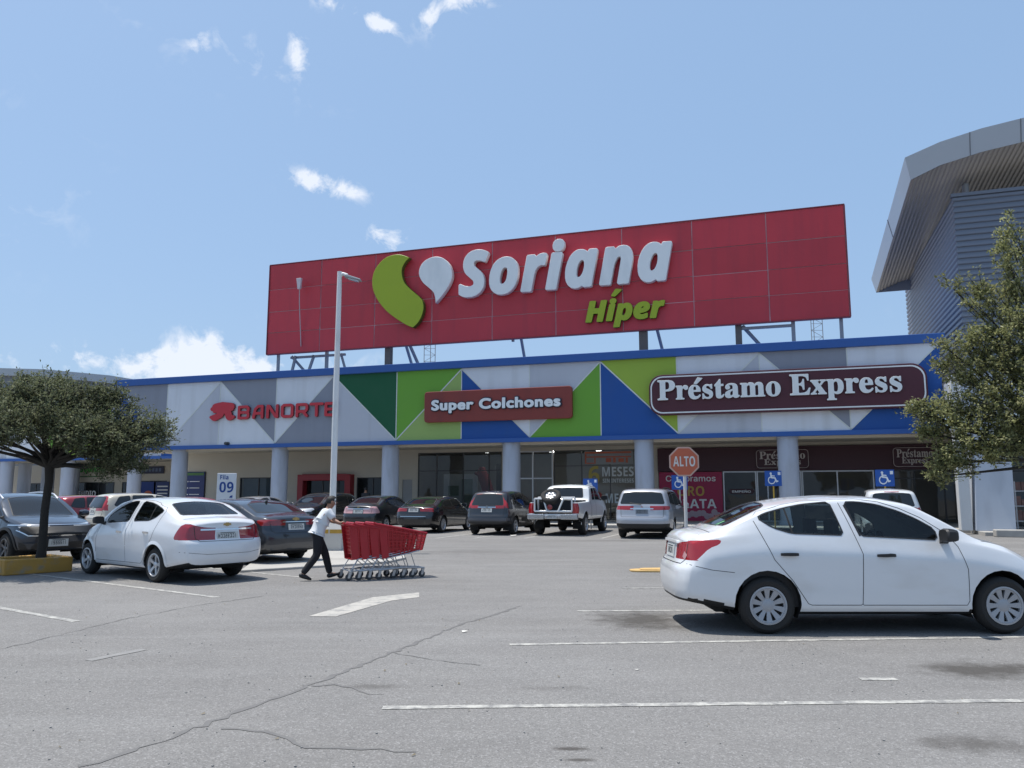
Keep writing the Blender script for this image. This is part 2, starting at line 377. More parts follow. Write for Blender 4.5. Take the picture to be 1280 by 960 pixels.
 'express_word': '13 -4 -1 24 36 6 14 10 9 47 -2 315 -14 28 -42 12 0 18 385 3 5 -5 0 -133 -5 -5 -19 5 -16 53 -35 35 -70 17 -49 0 -17 -7 -5 -28 1 -141 35 3 28 14 21 32 14 49 21 -2 1 -228 -25 0 -11 56 -20 28 -29 13 -35 3 -1 -149 5 -28 17 -8 56 0 49 10 52 33 44 70 21 0 -26 -148|445 -3 0 20 46 31 67 91 -79 126 -37 28 3 21 168 -2 1 -19 -22 -6 -6 -8 41 -65 45 65 -4 7 -29 7 2 21 112 0 1 -21 -43 -28 -64 -84 93 -147 25 -21 -1 -14 -165 -3 -6 17 6 7 21 4 3 10 -45 71 -47 -71 5 -10 27 -11 0 -14|777 -143 0 23 21 6 8 9 3 42 0 322 -5 21 -28 14 1 17 126 3 7 -34 28 28 35 13 42 -1 28 -10 45 -44 23 -63 1 -84 -23 -70 -37 -42 -44 -19 -49 2 -44 24 2 -112 14 -17 28 -4 0 -24|942 35 24 -2 21 13 13 24 7 42 1 77 -7 49 -14 26 -21 9 -29 -7 -24 -35 0 -161 11 -22|1149 -4 0 24 24 7 8 35 -2 210 -8 14 -22 6 0 17 7 5 120 0 6 -7 0 -37 29 30 34 19 35 2 28 -12 12 -16 6 -28 -5 -21 -13 -17 -21 -8 -21 1 -14 7 -21 25 -14 3 -16 -11 -13 -28 -1 -175 9 -14 35 -8 3 -20|1550 -12 -52 22 -39 45 -21 67 0 70 21 60 35 41 49 25 56 3 47 -17 36 -35 20 -49 4 -56 -163 -4 0 -31 9 -35 25 -35 36 -12 42 10 35 33 18 -17 -18 -28 -42 -38 -49 -19|1540 199 77 0 -4 63 -14 26 -28 3 -17 -15 -10 -28|1755 -13 0 122 22 -1 24 -56 38 -29 28 -4 21 5 16 14 5 21 -7 20 -14 14 -84 45 -35 33 -11 21 -4 28 3 28 12 28 26 28 37 16 42 2 56 -13 21 14 14 -1 0 -104 -19 2 -23 45 -35 24 -42 -2 -12 -11 -4 -14 4 -21 12 -12 91 -49 31 -30 9 -21 5 -35 -5 -35 -12 -27 -28 -28 -35 -15 -49 -1 -56 17 -14 -4 -10 -12|2043 -13 0 122 22 -1 24 -56 38 -29 28 -4 21 5 16 14 5 21 -7 20 -14 14 -84 45 -35 33 -11 21 -4 28 3 28 12 28 26 28 37 16 42 2 56 -13 21 14 14 -1 0 -104 -18 2 -24 45 -35 24 -42 -2 -12 -11 -4 -14 4 -21 12 -12 91 -49 31 -30 9 -21 5 -35 -5 -35 -12 -27 -28 -28 -35 -15 -49 -1 -56 17 -14 -4 -9 -12',
 'soriana': '87 -24 -49 13 -41 22 -4 14 0 84 3 14 7 7 14 2 63 -27 56 -8 21 3 21 9 8 7 3 14 -2 14 -7 14 -86 72 -21 26 -14 28 -9 35 0 35 6 35 15 35 21 28 30 25 35 17 42 10 49 2 42 -5 42 -11 42 -19 9 -12 -1 -14 -36 -76 -7 -8 -14 -3 -49 18 -49 5 -21 -6 -7 -7 -7 -14 1 -14 6 -16 84 -68 23 -28 14 -28 10 -42 -1 -35 -6 -35 -12 -28 -35 -40 -49 -29 -63 -16|519 -24 -35 9 -35 20 -28 28 -19 34 -9 35 -2 49 5 49 13 49 19 42 24 35 30 28 30 19 42 15 35 5 42 -1 35 -8 28 -14 28 -23 21 -28 12 -28 8 -35 1 -42 -5 -49 -12 -49 -16 -35 -17 -28 -25 -28 -30 -23 -28 -14 -35 -10 -42 -5|550 95 18 0 15 7 18 21 12 28 10 42 2 35 -4 28 -11 14 -21 2 -16 -9 -17 -21 -13 -28 -10 -42 -3 -42 4 -21 6 -10|1438 -24 -36 14 -31 28 -19 35 -10 42 0 63 10 56 20 56 27 49 25 29 25 20 24 14 28 9 28 2 35 -3 28 -11 21 -15 7 0 7 15 14 8 77 0 13 -5 6 -7 1 -14 -80 -371 -17 -10 -77 0 -8 3 -13 14 -21 -12 -28 -9 -28 -3|801 -17 -8 7 -2 14 80 372 14 10 84 0 7 -4 14 -19 28 18 28 9 35 3 35 -5 7 -7 3 -13 -25 -105 -13 -8 -35 5 -28 -6 -26 -19 -19 -28 -15 -42 -38 -175 -14 -10|1109 -17 -8 7 -2 14 80 371 14 11 112 -2 8 -9 2 -14 -80 -371 -14 -10|1493 95 20 0 16 11 18 24 13 28 11 42 2 42 -6 21 -10 9 -14 1 -17 -10 -17 -21 -15 -33 -10 -37 -3 -42 2 -21|1235 396 -27 14 -13 21 -2 35 13 35 22 19 28 9 35 -1 28 -11 14 -16 7 -21 -1 -28 -11 -28 -16 -17 -28 -14 -28 -1|1757 -17 -7 7 -3 14 78 364 7 14 16 5 77 -1 8 -4 13 -19 42 24 49 6 42 -8 29 -17 18 -21 13 -28 7 -56 -6 -49 -47 -224 -7 -7 -14 -3 -98 0 -15 10 -2 14 49 238 -3 28 -15 3 -14 -5 -14 -14 -25 -47 -15 -49 -37 -168 -14 -10|2296 -25 -35 13 -30 23 -25 42 -9 42 0 63 9 56 20 56 28 49 24 28 25 21 28 15 28 8 28 2 35 -4 28 -12 21 -17 14 22 7 4 91 -2 8 -9 1 -14 -79 -371 -14 -10 -77 0 -14 5 -7 13 -49 -21 -28 -4|2348 95 18 0 21 14 15 21 15 35 8 35 2 42 -5 21 -14 10 -18 -3 -16 -14 -26 -49 -10 -42 -3 -35 3 -21',
 'hiper': '638 -186 -14 13 -2 17 117 539 18 10 77 0 14 -4 14 -12 35 17 42 5 35 -5 35 -18 23 -21 20 -35 10 -35 4 -42 -3 -49 -10 -49 -18 -49 -22 -42 -46 -51 -49 -28 -35 -7 -28 0 -50 16 -34 -154 -13 -14|8 -24 -14 12 -2 17 101 476 6 16 21 9 98 0 14 -4 12 -14 0 -14 -32 -154 97 -3 43 178 20 10 105 0 14 -7 7 -10 1 -14 -107 -490 -20 -10 -105 0 -14 8 -7 23 37 175 -100 1 -45 -197 -18 -10|470 -23 -12 14 -1 14 79 371 11 13 34 8 -18 14 -11 21 -2 28 6 28 19 28 21 13 35 7 35 -5 21 -10 14 -16 9 -24 0 -21 -11 -35 -28 -28 -1 -7 13 -14 1 -14 -79 -371 -9 -12 -14 -5|843 103 12 -4 14 8 29 45 15 70 -1 28 -8 16 -14 1 -14 -7 -14 -17 -13 -28 -16 -77 2 -21|666 564 -63 12 -13 10 -4 14 4 14 90 139 21 9 105 -16 15 -6 9 -14 -5 -21 -138 -133|1209 -30 -35 9 -38 19 -30 28 -21 35 -11 49 -1 42 6 49 18 57 21 41 28 35 33 28 37 21 35 11 49 5 49 -4 35 -11 42 -33 22 -45 3 -56 -15 -42 -29 -35 -44 -28 -49 -16 -88 -12 11 -16 28 -7 42 5 56 22 21 -2 9 -9 4 -14 -1 -84 -13 -14 -62 -23 -56 -7|1447 -25 -14 13 -3 17 83 378 18 10 77 0 14 -4 14 -17 28 16 35 10 42 0 26 -8 10 -21 -28 -112 -15 -8 -35 5 -28 -6 -25 -19 -18 -28 -53 -217 -16 -10|1250 243 8 -3 28 8 14 11 5 12 -5 5 -21 -5',
 'colchones': '187 -51 -63 13 -39 15 -38 21 -38 28 -10 28 3 140 10 16 14 9 14 4 21 -3 70 -64 42 -23 28 -7 28 -1 35 8 21 18 2 15 -16 38 -42 37 -140 91 -59 65 -12 21 -22 84 0 14 7 56 21 49 45 56 48 31 56 20 70 8 35 -2 56 -11 35 -13 49 -26 17 -14 9 -28 0 -112 -5 -18 -21 -21 -28 -3 -91 58 -56 12 -42 -7 -19 -14 -3 -14 15 -32 39 -31 144 -91 60 -70 11 -21 23 -105 -7 -56 -23 -56 -44 -55 -42 -30 -56 -22 -63 -8|701 -52 -35 6 -49 21 -42 36 -30 50 -16 49 -6 56 0 280 4 21 19 21 22 6 98 -1 14 -5 14 -14 8 -21 2 -308 4 -14 12 -14 30 -7 35 11 26 24 0 301 8 28 15 14 21 6 91 0 21 -6 15 -14 8 -21 0 -455 -6 -21 -14 -14 -17 -7 -105 0 -28 16 -63 -22|1101 -273 -21 15 -10 28 3 695 14 19 28 10 154 0 77 -7 77 -22 70 -47 41 -53 24 -63 9 -84 -9 -70 -24 -63 -46 -63 -58 -43 -63 -24 -70 -9 -42 3 -6 -4 -1 -182 -16 -28 -26 -10|1256 120 27 -4 35 5 35 20 21 28 11 49 -2 35 -9 28 -28 29 -28 10 -66 3 -3 -196|1845 -51 -56 8 -58 27 -58 49 -43 70 -18 56 -8 70 11 84 20 56 39 56 59 46 56 23 70 9 66 -8 53 -22 58 -48 34 -56 20 -66 9 -95 -7 -21 -19 -21 12 -14 6 -21 0 -91 -13 -28 -37 -24 -63 -27 -70 -13|1860 124 34 -3 42 7 42 15 35 23 -210 0 14 -22|1812 320 12 -5 70 0 8 5 -22 13 -21 3 -21 -3|2192 -43 -21 15 -10 28 0 448 9 28 15 13 14 4 98 1 21 -6 21 -18 49 26 42 7 49 -9 42 -20 48 -40 10 -28 -5 -21 -53 -85 -21 -14 -21 -1 -14 5 -42 30 -21 7 -28 -11 -23 -29 -11 -56 0 -231 -8 -25 -14 -14 -21 -6|3302 -51 -112 17 -98 45 -76 64 -62 91 -29 77 -11 91 14 105 37 91 71 94 84 60 98 38 112 14 42 -2 119 -23 105 -42 11 -13 5 -21 0 -105 -5 -21 -18 -18 -28 -6 -119 53 -77 16 -35 1 -56 -6 -56 -21 -54 -40 -28 -35 -21 -49 -9 -63 7 -63 21 -49 35 -44 42 -29 63 -23 63 -7 70 8 70 23 84 44 28 -1 19 -13 10 -21 1 -119 -8 -21 -15 -14 -112 -45 -98 -18|3915 -51 -49 6 -70 29 -56 42 -42 56 -30 77 -8 70 9 70 34 77 40 49 57 42 66 26 70 10 84 -9 70 -27 50 -35 53 -63 27 -63 9 -70 -8 -84 -33 -77 -38 -49 -56 -42 -74 -29 -77 -9|3936 117 42 4 21 8 21 16 15 21 8 21 6 42 -7 35 -22 38 -25 18 -24 9 -28 3 -35 -5 -36 -21 -20 -28 -11 -49 4 -35 10 -28 15 -21 24 -17|4322 -43 -21 15 -10 28 0 686 10 24 21 15 112 1 23 -12 13 -28 -1 -693 -14 -26 -21 -11|4784 -51 -49 6 -63 24 -62 47 -38 49 -26 63 -10 84 8 70 23 70 43 63 52 42 66 27 70 9 35 -1 77 -17 42 -17 18 -15 8 -21 -2 -112 -17 -25 -28 -8 -18 5 -45 26 -35 11 -49 -2 -21 -8 -22 -20 -20 -42 -3 -35 5 -35 8 -21 17 -21 43 -21 35 -4 28 3 84 27 28 -6 14 -13 8 -21 0 -98 -15 -29 -35 -16 -77 -17|5075 -43 -21 15 -10 28 0 686 10 24 21 15 112 1 23 -12 13 -28 0 -196 6 -6 49 16 35 3 56 -7 48 -20 34 -28 37 -53 17 -52 7 -63 -1 -287 -16 -28 -21 -9 -105 0 -14 5 -14 14 -8 25 -2 301 -8 21 -10 12 -28 7 -28 -9 -34 -31 0 -301 -5 -21 -12 -14 -19 -9|5824 -51 -49 6 -70 29 -56 42 -42 56 -30 77 -8 70 9 70 34 77 40 49 57 42 66 26 70 10 84 -9 70 -27 50 -35 53 -63 27 -63 9 -70 -8 -84 -33 -77 -38 -49 -56 -42 -74 -29 -77 -9|5845 117 42 4 21 8 21 16 15 21 8 21 6 42 -7 35 -22 38 -25 18 -24 9 -28 3 -35 -5 -36 -21 -20 -28 -11 -49 4 -35 10 -28 15 -21 24 -17|6227 -43 -21 15 -10 28 0 448 9 28 15 13 21 5 98 -1 28 -16 42 17 56 9 56 -7 49 -21 35 -28 29 -41 23 -63 7 -63 0 -280 -10 -28 -14 -12 -14 -4 -98 -1 -21 6 -17 18 -5 21 -2 301 -8 21 -10 12 -28 7 -28 -9 -34 -31 0 -301 -5 -21 -12 -14 -19 -9|6967 -51 -56 8 -58 27 -58 49 -43 70 -18 56 -8 70 11 84 20 56 39 56 59 46 56 23 70 9 66 -8 53 -22 58 -48 34 -56 20 -66 9 -95 -7 -21 -19 -21 12 -14 6 -21 0 -91 -13 -28 -37 -24 -63 -27 -70 -13|6982 124 34 -3 42 7 42 15 35 23 -210 0 14 -22|6934 320 12 -5 70 0 8 5 -22 13 -21 3 -21 -3|7412 -51 -49 9 -52 19 -39 20 -14 19 -3 115 7 21 17 16 14 4 21 -1 84 -45 35 -11 27 2 -25 21 -107 68 -41 44 -12 21 -17 70 6 42 15 35 35 42 42 25 42 13 77 4 49 -9 49 -17 35 -18 16 -19 4 -14 0 -98 -6 -16 -14 -15 -14 -7 -21 0 -77 38 -28 6 -5 -6 97 -63 55 -49 19 -28 10 -28 5 -42 -6 -42 -19 -42 -37 -43 -35 -23 -42 -15 -49 -6',
 'colchones_outline': '1094 -318 -42 24 -24 40 -4 211 -28 -31 -42 -16 -105 0 -35 10 -84 -19 -70 8 -63 25 -49 40 -56 91 -19 -39 -44 -52 -56 -40 -70 -25 -70 -8 -91 10 -77 26 -85 54 -25 49 -1 140 12 42 24 28 40 17 42 -3 28 -16 70 -64 35 -13 31 2 -31 29 -146 97 -64 69 -17 29 -26 91 6 91 29 70 50 60 63 41 77 25 105 4 99 -25 83 -49 24 -49 1 -126 -8 -35 -24 -32 -35 -18 -42 -1 -98 60 -39 5 162 -105 66 -76 7 -1 2 140 10 28 23 25 42 18 105 1 28 -6 29 -17 20 -26 9 -30 5 -304 15 10 2 301 25 46 49 25 126 -2 35 -18 28 -37 28 38 42 19 168 1 98 -9 77 -25 70 -45 53 -63 17 -37 15 37 40 56 58 49 76 34 77 12 84 -9 77 -32 60 -54 45 -70 1 77 8 28 26 32 42 18 112 0 35 -11 56 18 70 -1 83 -35 50 -41 16 -22 9 -35 -5 -35 -76 -117 -28 -16 -35 -4 -35 10 -42 31 -9 -9 -9 -42 -1 -245 -16 -37 -35 -29 -35 -8 -119 4 -42 28 -21 45 -84 -54 -77 -24 -91 -8 -84 12 -91 45 -51 47 -54 83 -15 -34 -42 -56 -69 -55 -77 -31 -85 -12 -4 -147 -10 -28 -20 -24 -49 -21|1294 166 10 -2 21 13 15 45 -9 42 -27 13 -10 -6|3299 -96 -112 15 -105 46 -98 78 -70 103 -32 87 -13 91 19 140 42 98 61 79 105 82 126 45 112 13 133 -17 147 -52 26 -24 15 -35 -1 -147 -19 -35 -28 -22 -28 -8 -35 2 -119 53 -91 15 -56 -8 -42 -16 -35 -26 -26 -32 -18 -42 -6 -49 7 -49 15 -36 27 -34 36 -25 42 -16 56 -6 91 14 126 59 35 2 28 -8 13 78 26 63 52 70 70 55 84 33 98 9 77 -10 70 -26 77 -55 45 -55 18 -37 4 338 30 49 50 21 126 -5 35 -22 19 -29 7 -35 2 -325 14 34 49 69 60 47 73 30 84 12 70 -5 77 -23 49 -26 6 12 4 203 32 45 49 18 105 -1 49 -22 20 -26 9 -28 2 -147 102 -6 71 -29 55 -49 56 -106 17 36 44 56 65 51 84 36 84 11 91 -10 84 -32 67 -49 59 -81 8 102 15 28 26 22 42 11 98 0 35 -10 91 19 77 -11 49 -21 40 -31 48 -63 24 -68 57 96 62 53 77 34 77 11 84 -9 70 -29 62 -53 36 -48 25 48 45 45 42 24 42 14 70 8 91 -13 84 -34 33 -30 15 -42 -1 -112 -12 -31 -23 -25 37 -54 16 -44 4 -42 -9 -63 -25 -53 -39 -45 -52 -34 -63 -20 -77 -4 -70 11 -70 24 -63 38 -77 -44 -77 -23 -84 -7 -84 11 -91 44 -56 52 -42 67 -10 -101 -32 -46 -49 -18 -126 6 -40 30 -17 42 -6 307 -15 -13 -2 -301 -25 -45 -49 -25 -112 -1 -49 21 -30 50 -5 93 -63 -86 -63 -45 -84 -32 -98 -9 -77 10 -70 27 -76 56 -57 81 -5 -95 -30 -50 -49 -21 -126 4 -38 25 -22 42 -2 294 -8 19 -12 -12 -2 -301 -22 -42 -48 -27 -126 0 -31 13 -32 29 -49 -28 -84 -20 -70 -5 -84 11 -70 28 -63 45 -53 66 -17 39 -8 -123 -27 -37 -42 -19 -112 -1 -51 22 -29 49 -4 106 -17 -36 -53 -64 -63 -45 -84 -32 -84 -9 -98 14 -77 33 -60 47 -38 49 -39 -63 -94 -45 -105 -27|3931 163 47 7 23 35 -6 56 -31 23 -49 -3 -26 -34 5 -56 14 -19|5840 163 49 8 21 34 -6 56 -36 24 -49 -6 -21 -32 7 -60 14 -17|4795 170 51 -3 91 28 56 -15 6 11 -1 70 -5 4 -42 -21 -28 -1 -91 40 -42 -2 -20 -20 -7 -35 6 -35',
 'compramos': '234 -17 -91 32 -72 74 -36 91 -3 126 27 93 63 79 77 40 98 8 70 -20 58 -39 44 -63 13 -63 -80 -3 -35 65 -56 35 -56 5 -56 -16 -49 -44 -29 -70 -3 -98 20 -70 54 -60 35 -15 49 -5 42 9 40 22 44 75 70 1 13 -13 -28 -77 -55 -59 -77 -35|682 -17 -70 29 -50 55 -26 77 -1 84 21 70 51 63 61 29 84 4 66 -26 54 -56 28 -84 0 -84 -27 -77 -44 -51 -63 -30|700 60 45 2 34 19 24 35 13 49 -1 56 -16 49 -32 35 -36 12 -42 -3 -30 -16 -26 -35 -13 -49 1 -56 15 -49 29 -35|976 -12 -10 17 3 382 70 4 14 -33 49 33 63 5 42 -15 35 -39 63 45 70 11 56 -17 36 -33 27 -77 -4 -280 -66 -3 -14 8 -4 282 -24 31 -42 9 -42 -14 -24 -40 -2 -266 -9 -10 -71 3 -6 283 -21 32 -42 12 -42 -13 -27 -41 -3 -266 -12 -10|1586 -155 -10 17 3 525 70 4 14 -38 35 28 42 14 56 -1 42 -14 56 -46 35 -73 8 -91 -21 -91 -50 -65 -70 -32 -77 4 -56 39 -3 -170 -11 -10|1720 65 48 -5 35 12 26 28 17 42 5 63 -13 56 -28 39 -35 16 -42 -1 -28 -12 -26 -28 -15 -42 -4 -56 8 -49 23 -41|2010 -12 -10 17 1 378 9 8 63 0 14 -29 49 30 70 3 9 -12 -5 -70 -81 -7 -22 -14 -18 -28 -4 -266 -12 -10|2352 -19 -56 19 -42 42 -17 52 9 63 28 35 38 21 166 33 0 37 -21 26 -35 10 -56 -11 -49 -46 -63 19 -5 16 33 51 51 33 68 15 70 -8 60 -35 31 -56 5 -301 -12 -8 -63 0 -14 27 -56 -31|2367 59 48 1 42 21 23 41 -2 47 -105 -17 -42 -21 -5 -44 12 -15|2658 -12 -10 17 3 382 70 4 14 -33 49 33 63 5 42 -15 35 -39 63 45 70 11 56 -17 37 -33 26 -77 -4 -280 -66 -3 -14 8 -4 282 -24 31 -42 9 -42 -14 -23 -40 -2 -266 -10 -10 -71 3 -6 283 -21 32 -42 12 -42 -13 -27 -41 -3 -266 -12 -10|3390 -17 -70 29 -50 55 -27 77 -1 84 22 70 51 63 61 29 84 4 66 -26 53 -56 29 -84 -1 -84 -26 -77 -44 -51 -63 -30|3408 60 45 2 34 19 24 35 12 49 -1 56 -16 49 -32 35 -35 12 -42 -3 -30 -16 -26 -35 -14 -49 1 -56 15 -49 29 -35|3778 -17 -49 14 -39 28 -26 42 -5 35 70 16 35 -48 63 -12 49 19 11 18 -1 21 -24 21 -112 30 -46 26 -30 42 -4 63 24 48 42 32 56 17 70 -3 42 -15 31 -23 25 -39 7 -31 -70 -18 -37 46 -54 8 -45 -22 -5 -35 28 -21 113 -31 42 -24 31 -43 3 -63 -25 -49 -44 -33 -56 -17',
 'oro': '224 -4 -85 28 -41 34 -26 36 -31 105 8 129 35 78 58 52 82 26 112 -4 78 -36 34 -35 24 -42 23 -105 -10 -112 -35 -77 -54 -49 -81 -27|244 80 57 2 41 19 27 35 16 56 1 91 -18 63 -32 38 -49 17 -56 -3 -35 -17 -29 -35 -18 -63 -1 -84 18 -63 30 -37|598 0 -1 479 169 0 98 -25 49 -52 12 -84 -26 -63 -60 -49 137 -203 -112 -1 -112 180 -49 2 -7 -6 0 -175|697 269 69 1 42 19 15 43 -14 42 -43 19 -68 2|1202 -4 -85 28 -41 34 -26 36 -31 105 8 129 35 78 58 52 82 26 112 -4 78 -36 34 -35 24 -42 23 -105 -10 -112 -36 -77 -53 -49 -81 -27|1222 80 57 2 41 19 27 35 16 56 1 91 -18 63 -32 38 -49 17 -56 -3 -36 -17 -28 -35 -19 -63 0 -84 18 -63 30 -37',
 'plata': '63 0 0 479 182 -1 84 -24 42 -43 17 -44 2 -63 -22 -63 -32 -35 -37 -21 -54 -12 -77 -2 -6 -7 0 -161|163 255 68 3 45 25 12 49 -22 48 -35 14 -68 1|485 0 -3 472 3 8 98 -1 1 -392 188 -3 6 -81|804 1 166 478 121 3 172 -479 -109 0 -35 110 -168 1 -42 -114|973 206 13 -7 108 7 -59 192|1414 0 -7 394 -126 1 -1 84 358 1 0 -85 -126 0 -2 -7 -1 -385|1656 1 166 478 121 3 172 -479 -109 0 -35 110 -168 1 -42 -114|1825 206 13 -7 108 7 -59 192',
 'six': '167 -4 -79 35 -48 70 -16 105 18 133 37 70 60 50 84 24 105 -3 0 -79 -91 3 -67 -23 -35 -42 -18 -77 46 35 39 13 63 -3 42 -19 31 -33 19 -49 5 -49 -10 -63 -22 -42 -44 -39 -63 -19|170 80 53 -1 35 37 1 76 -15 26 -21 12 -56 -3 -40 -42 6 -63',
 'meses': '63 0 0 479 134 0 118 -363 119 363 135 0 3 -476 -93 0 -3 361 -118 -361 -92 -3 -119 375 4 -372|697 0 -1 479 274 0 0 -77 -7 -6 -167 -1 -1 -98 161 -6 2 -78 -162 -7 -1 -112 7 -10 161 0 7 -4 0 -77|1134 -4 -94 28 3 91 91 -32 63 -5 43 16 12 42 -20 32 -119 64 -42 38 -24 62 11 77 43 49 61 24 91 1 91 -28 6 -4 -34 -77 -70 23 -56 4 -35 -18 -10 -30 17 -36 126 -69 44 -42 20 -63 -12 -70 -31 -39 -42 -25 -63 -15|1443 0 -1 479 274 0 0 -77 -7 -6 -166 -1 -2 -98 161 -6 2 -78 -162 -7 -1 -112 7 -10 161 0 7 -4 0 -77|1880 -4 -94 28 3 91 91 -32 63 -5 43 16 13 42 -21 32 -119 64 -42 38 -24 62 11 77 43 49 61 24 91 1 91 -28 6 -4 -34 -77 -70 23 -56 4 -35 -18 -10 -30 17 -36 126 -69 44 -42 20 -63 -12 -70 -31 -39 -42 -25 -63 -15',
 'intereses': '125 -4 -94 28 2 91 92 -32 63 -5 42 16 13 42 -20 32 -119 64 -42 38 -25 62 11 77 43 49 62 24 91 1 91 -28 5 -4 -33 -77 -70 23 -56 4 -35 -18 -10 -30 17 -36 125 -69 45 -42 20 -63 -13 -70 -30 -39 -42 -25 -63 -15|395 0 -1 59 56 28 0 301 -58 35 2 56 212 0 3 -56 -58 -35 0 -294 5 -11 51 -24 2 -56|695 0 -1 479 127 -1 203 -350 2 344 5 8 84 -1 0 -478 -129 2 -207 359 3 -359|1376 0 0 59 56 28 0 301 -58 35 2 56 212 0 3 -56 -58 -35 0 -294 4 -11 52 -24 2 -56|1677 0 -1 479 127 -1 203 -350 1 344 6 8 84 -1 0 -478 -129 2 -207 359 3 -359|2309 0 -7 394 -127 1 0 84 358 1 0 -85 -126 0 -3 -7 0 -385|2611 0 0 479 273 0 0 -77 -7 -6 -166 -1 -1 -98 160 -6 2 -78 -161 -7 -1 -112 6 -10 161 0 7 -4 0 -77|2988 0 -1 479 169 0 98 -25 48 -52 13 -84 -26 -63 -61 -49 137 -203 -111 -1 -112 180 -49 2 -7 -6 0 -175|3087 269 69 1 42 19 15 43 -14 42 -43 19 -69 2|3431 0 -1 479 274 0 0 -77 -7 -6 -166 -1 -2 -98 161 -6 2 -78 -162 -7 -1 -112 7 -10 161 0 7 -4 0 -77|3868 -4 -94 28 3 91 91 -32 63 -5 43 16 13 42 -21 32 -119 64 -42 38 -24 62 11 77 43 49 61 24 91 1 91 -28 6 -4 -34 -77 -70 23 -56 4 -35 -18 -10 -30 17 -36 126 -69 44 -42 20 -63 -12 -70 -31 -39 -42 -25 -63 -15|4177 0 -1 479 274 0 0 -77 -7 -6 -166 -1 -2 -98 161 -6 2 -78 -162 -7 -1 -112 7 -10 161 0 7 -4 0 -77|4614 -4 -94 28 3 91 91 -32 63 -5 43 16 13 42 -21 32 -119 64 -42 38 -24 62 11 77 43 49 61 24 91 1 91 -28 6 -4 -34 -77 -70 23 -56 4 -35 -18 -10 -30 17 -36 126 -69 44 -42 20 -63 -12 -70 -31 -39 -42 -25 -63 -15',
 'three': '120 -4 -91 23 -3 82 129 -27 56 8 26 19 14 42 -12 40 -42 20 -91 5 -7 68 7 9 70 3 42 12 21 25 3 42 -17 25 -42 12 -49 -5 -63 -26 -43 64 36 24 56 19 63 6 70 -8 56 -29 30 -47 3 -49 -14 -42 -33 -34 -46 -22 60 -26 32 -30 15 -42 -4 -56 -29 -55 -49 -34 -70 -17',
 'empeno': '52 -24 -17 23 3 521 21 14 324 -3 14 -21 0 -56 -16 -26 -231 -2 0 -113 210 -3 16 -10 4 -21 0 -56 -20 -19 -210 -1 0 -120 231 -2 19 -19 -5 -77 -21 -10|471 -24 -17 23 5 525 26 10 91 -1 14 -9 147 -359 138 359 23 10 105 -6 8 -25 0 -504 -8 -18 -84 -6 -20 17 -1 288 -114 -288 -26 -17 -56 0 -17 10 -116 289 -5 -282 -16 -16|1099 -24 -17 23 3 521 21 14 196 -1 91 -25 49 -41 33 -69 3 -84 -21 -63 -41 -49 -58 -31 -56 -10 -105 -1 -2 -168 -19 -17|1196 272 99 -4 48 18 15 21 8 35 -15 59 -42 23 -112 3|1543 -24 -17 23 3 521 21 14 325 -3 14 -21 0 -56 -17 -26 -231 -2 0 -113 210 -3 16 -10 5 -21 -1 -56 -20 -19 -210 -1 0 -120 231 -2 19 -19 -4 -77 -22 -10|1962 -24 -17 23 5 525 26 10 70 0 20 -10 211 -332 7 10 1 315 20 16 84 -5 9 -18 -5 -525 -25 -10 -77 1 -14 9 -217 341 -2 -334 -19 -17|2074 552 -24 14 0 35 17 42 28 23 49 5 56 -24 28 24 49 0 16 -14 -6 -56 -38 -43 -49 -6 -56 22 -21 -21|2662 -29 -91 33 -39 30 -40 49 -36 91 -4 133 29 98 69 85 84 42 112 5 86 -34 75 -77 37 -98 3 -133 -31 -98 -65 -79 -84 -42|2663 83 62 -3 49 20 36 39 24 63 2 91 -18 63 -37 48 -56 25 -56 -2 -47 -22 -36 -42 -20 -56 -3 -77 15 -67 35 -52',
 'fila': '63 0 0 479 268 0 -2 -83 -168 -1 0 -120 161 -5 1 -78 -162 -5 -1 -184|427 0 -6 360 6 7 91 -1 3 -363|448 416 -29 28 7 49 36 17 49 -11 14 -27 -8 -42 -27 -15|629 0 -3 507 94 3 5 -507|894 -4 -49 21 -28 37 -10 54 12 56 26 29 35 19 147 16 7 27 -12 28 -30 16 -49 -2 -70 -21 -31 63 52 23 63 11 70 -2 42 -13 36 -26 25 -49 4 -280 -65 -3 -28 48 -57 -45|928 73 43 -6 42 19 18 29 3 52 -63 0 -44 -17 -18 -42',
 'nine': '160 -4 -63 26 -47 65 -22 84 0 140 18 77 37 60 56 32 77 5 70 -27 46 -63 23 -84 1 -140 -20 -84 -43 -61 -63 -29|168 80 34 -4 30 18 16 35 9 56 0 105 -10 63 -17 35 -35 17 -28 -6 -21 -20 -19 -89 5 -147 14 -42|451 -4 -12 7 5 75 91 -3 58 19 39 42 18 77 -3 8 -42 -41 -42 -12 -61 3 -44 22 -35 41 -14 42 -2 63 10 49 34 53 49 32 70 12 63 -11 63 -43 37 -71 10 -112 -21 -119 -40 -69 -58 -43 -82 -22|544 248 61 5 37 44 -9 64 -20 27 -22 13 -49 -4 -33 -37 -2 -70 15 -28',
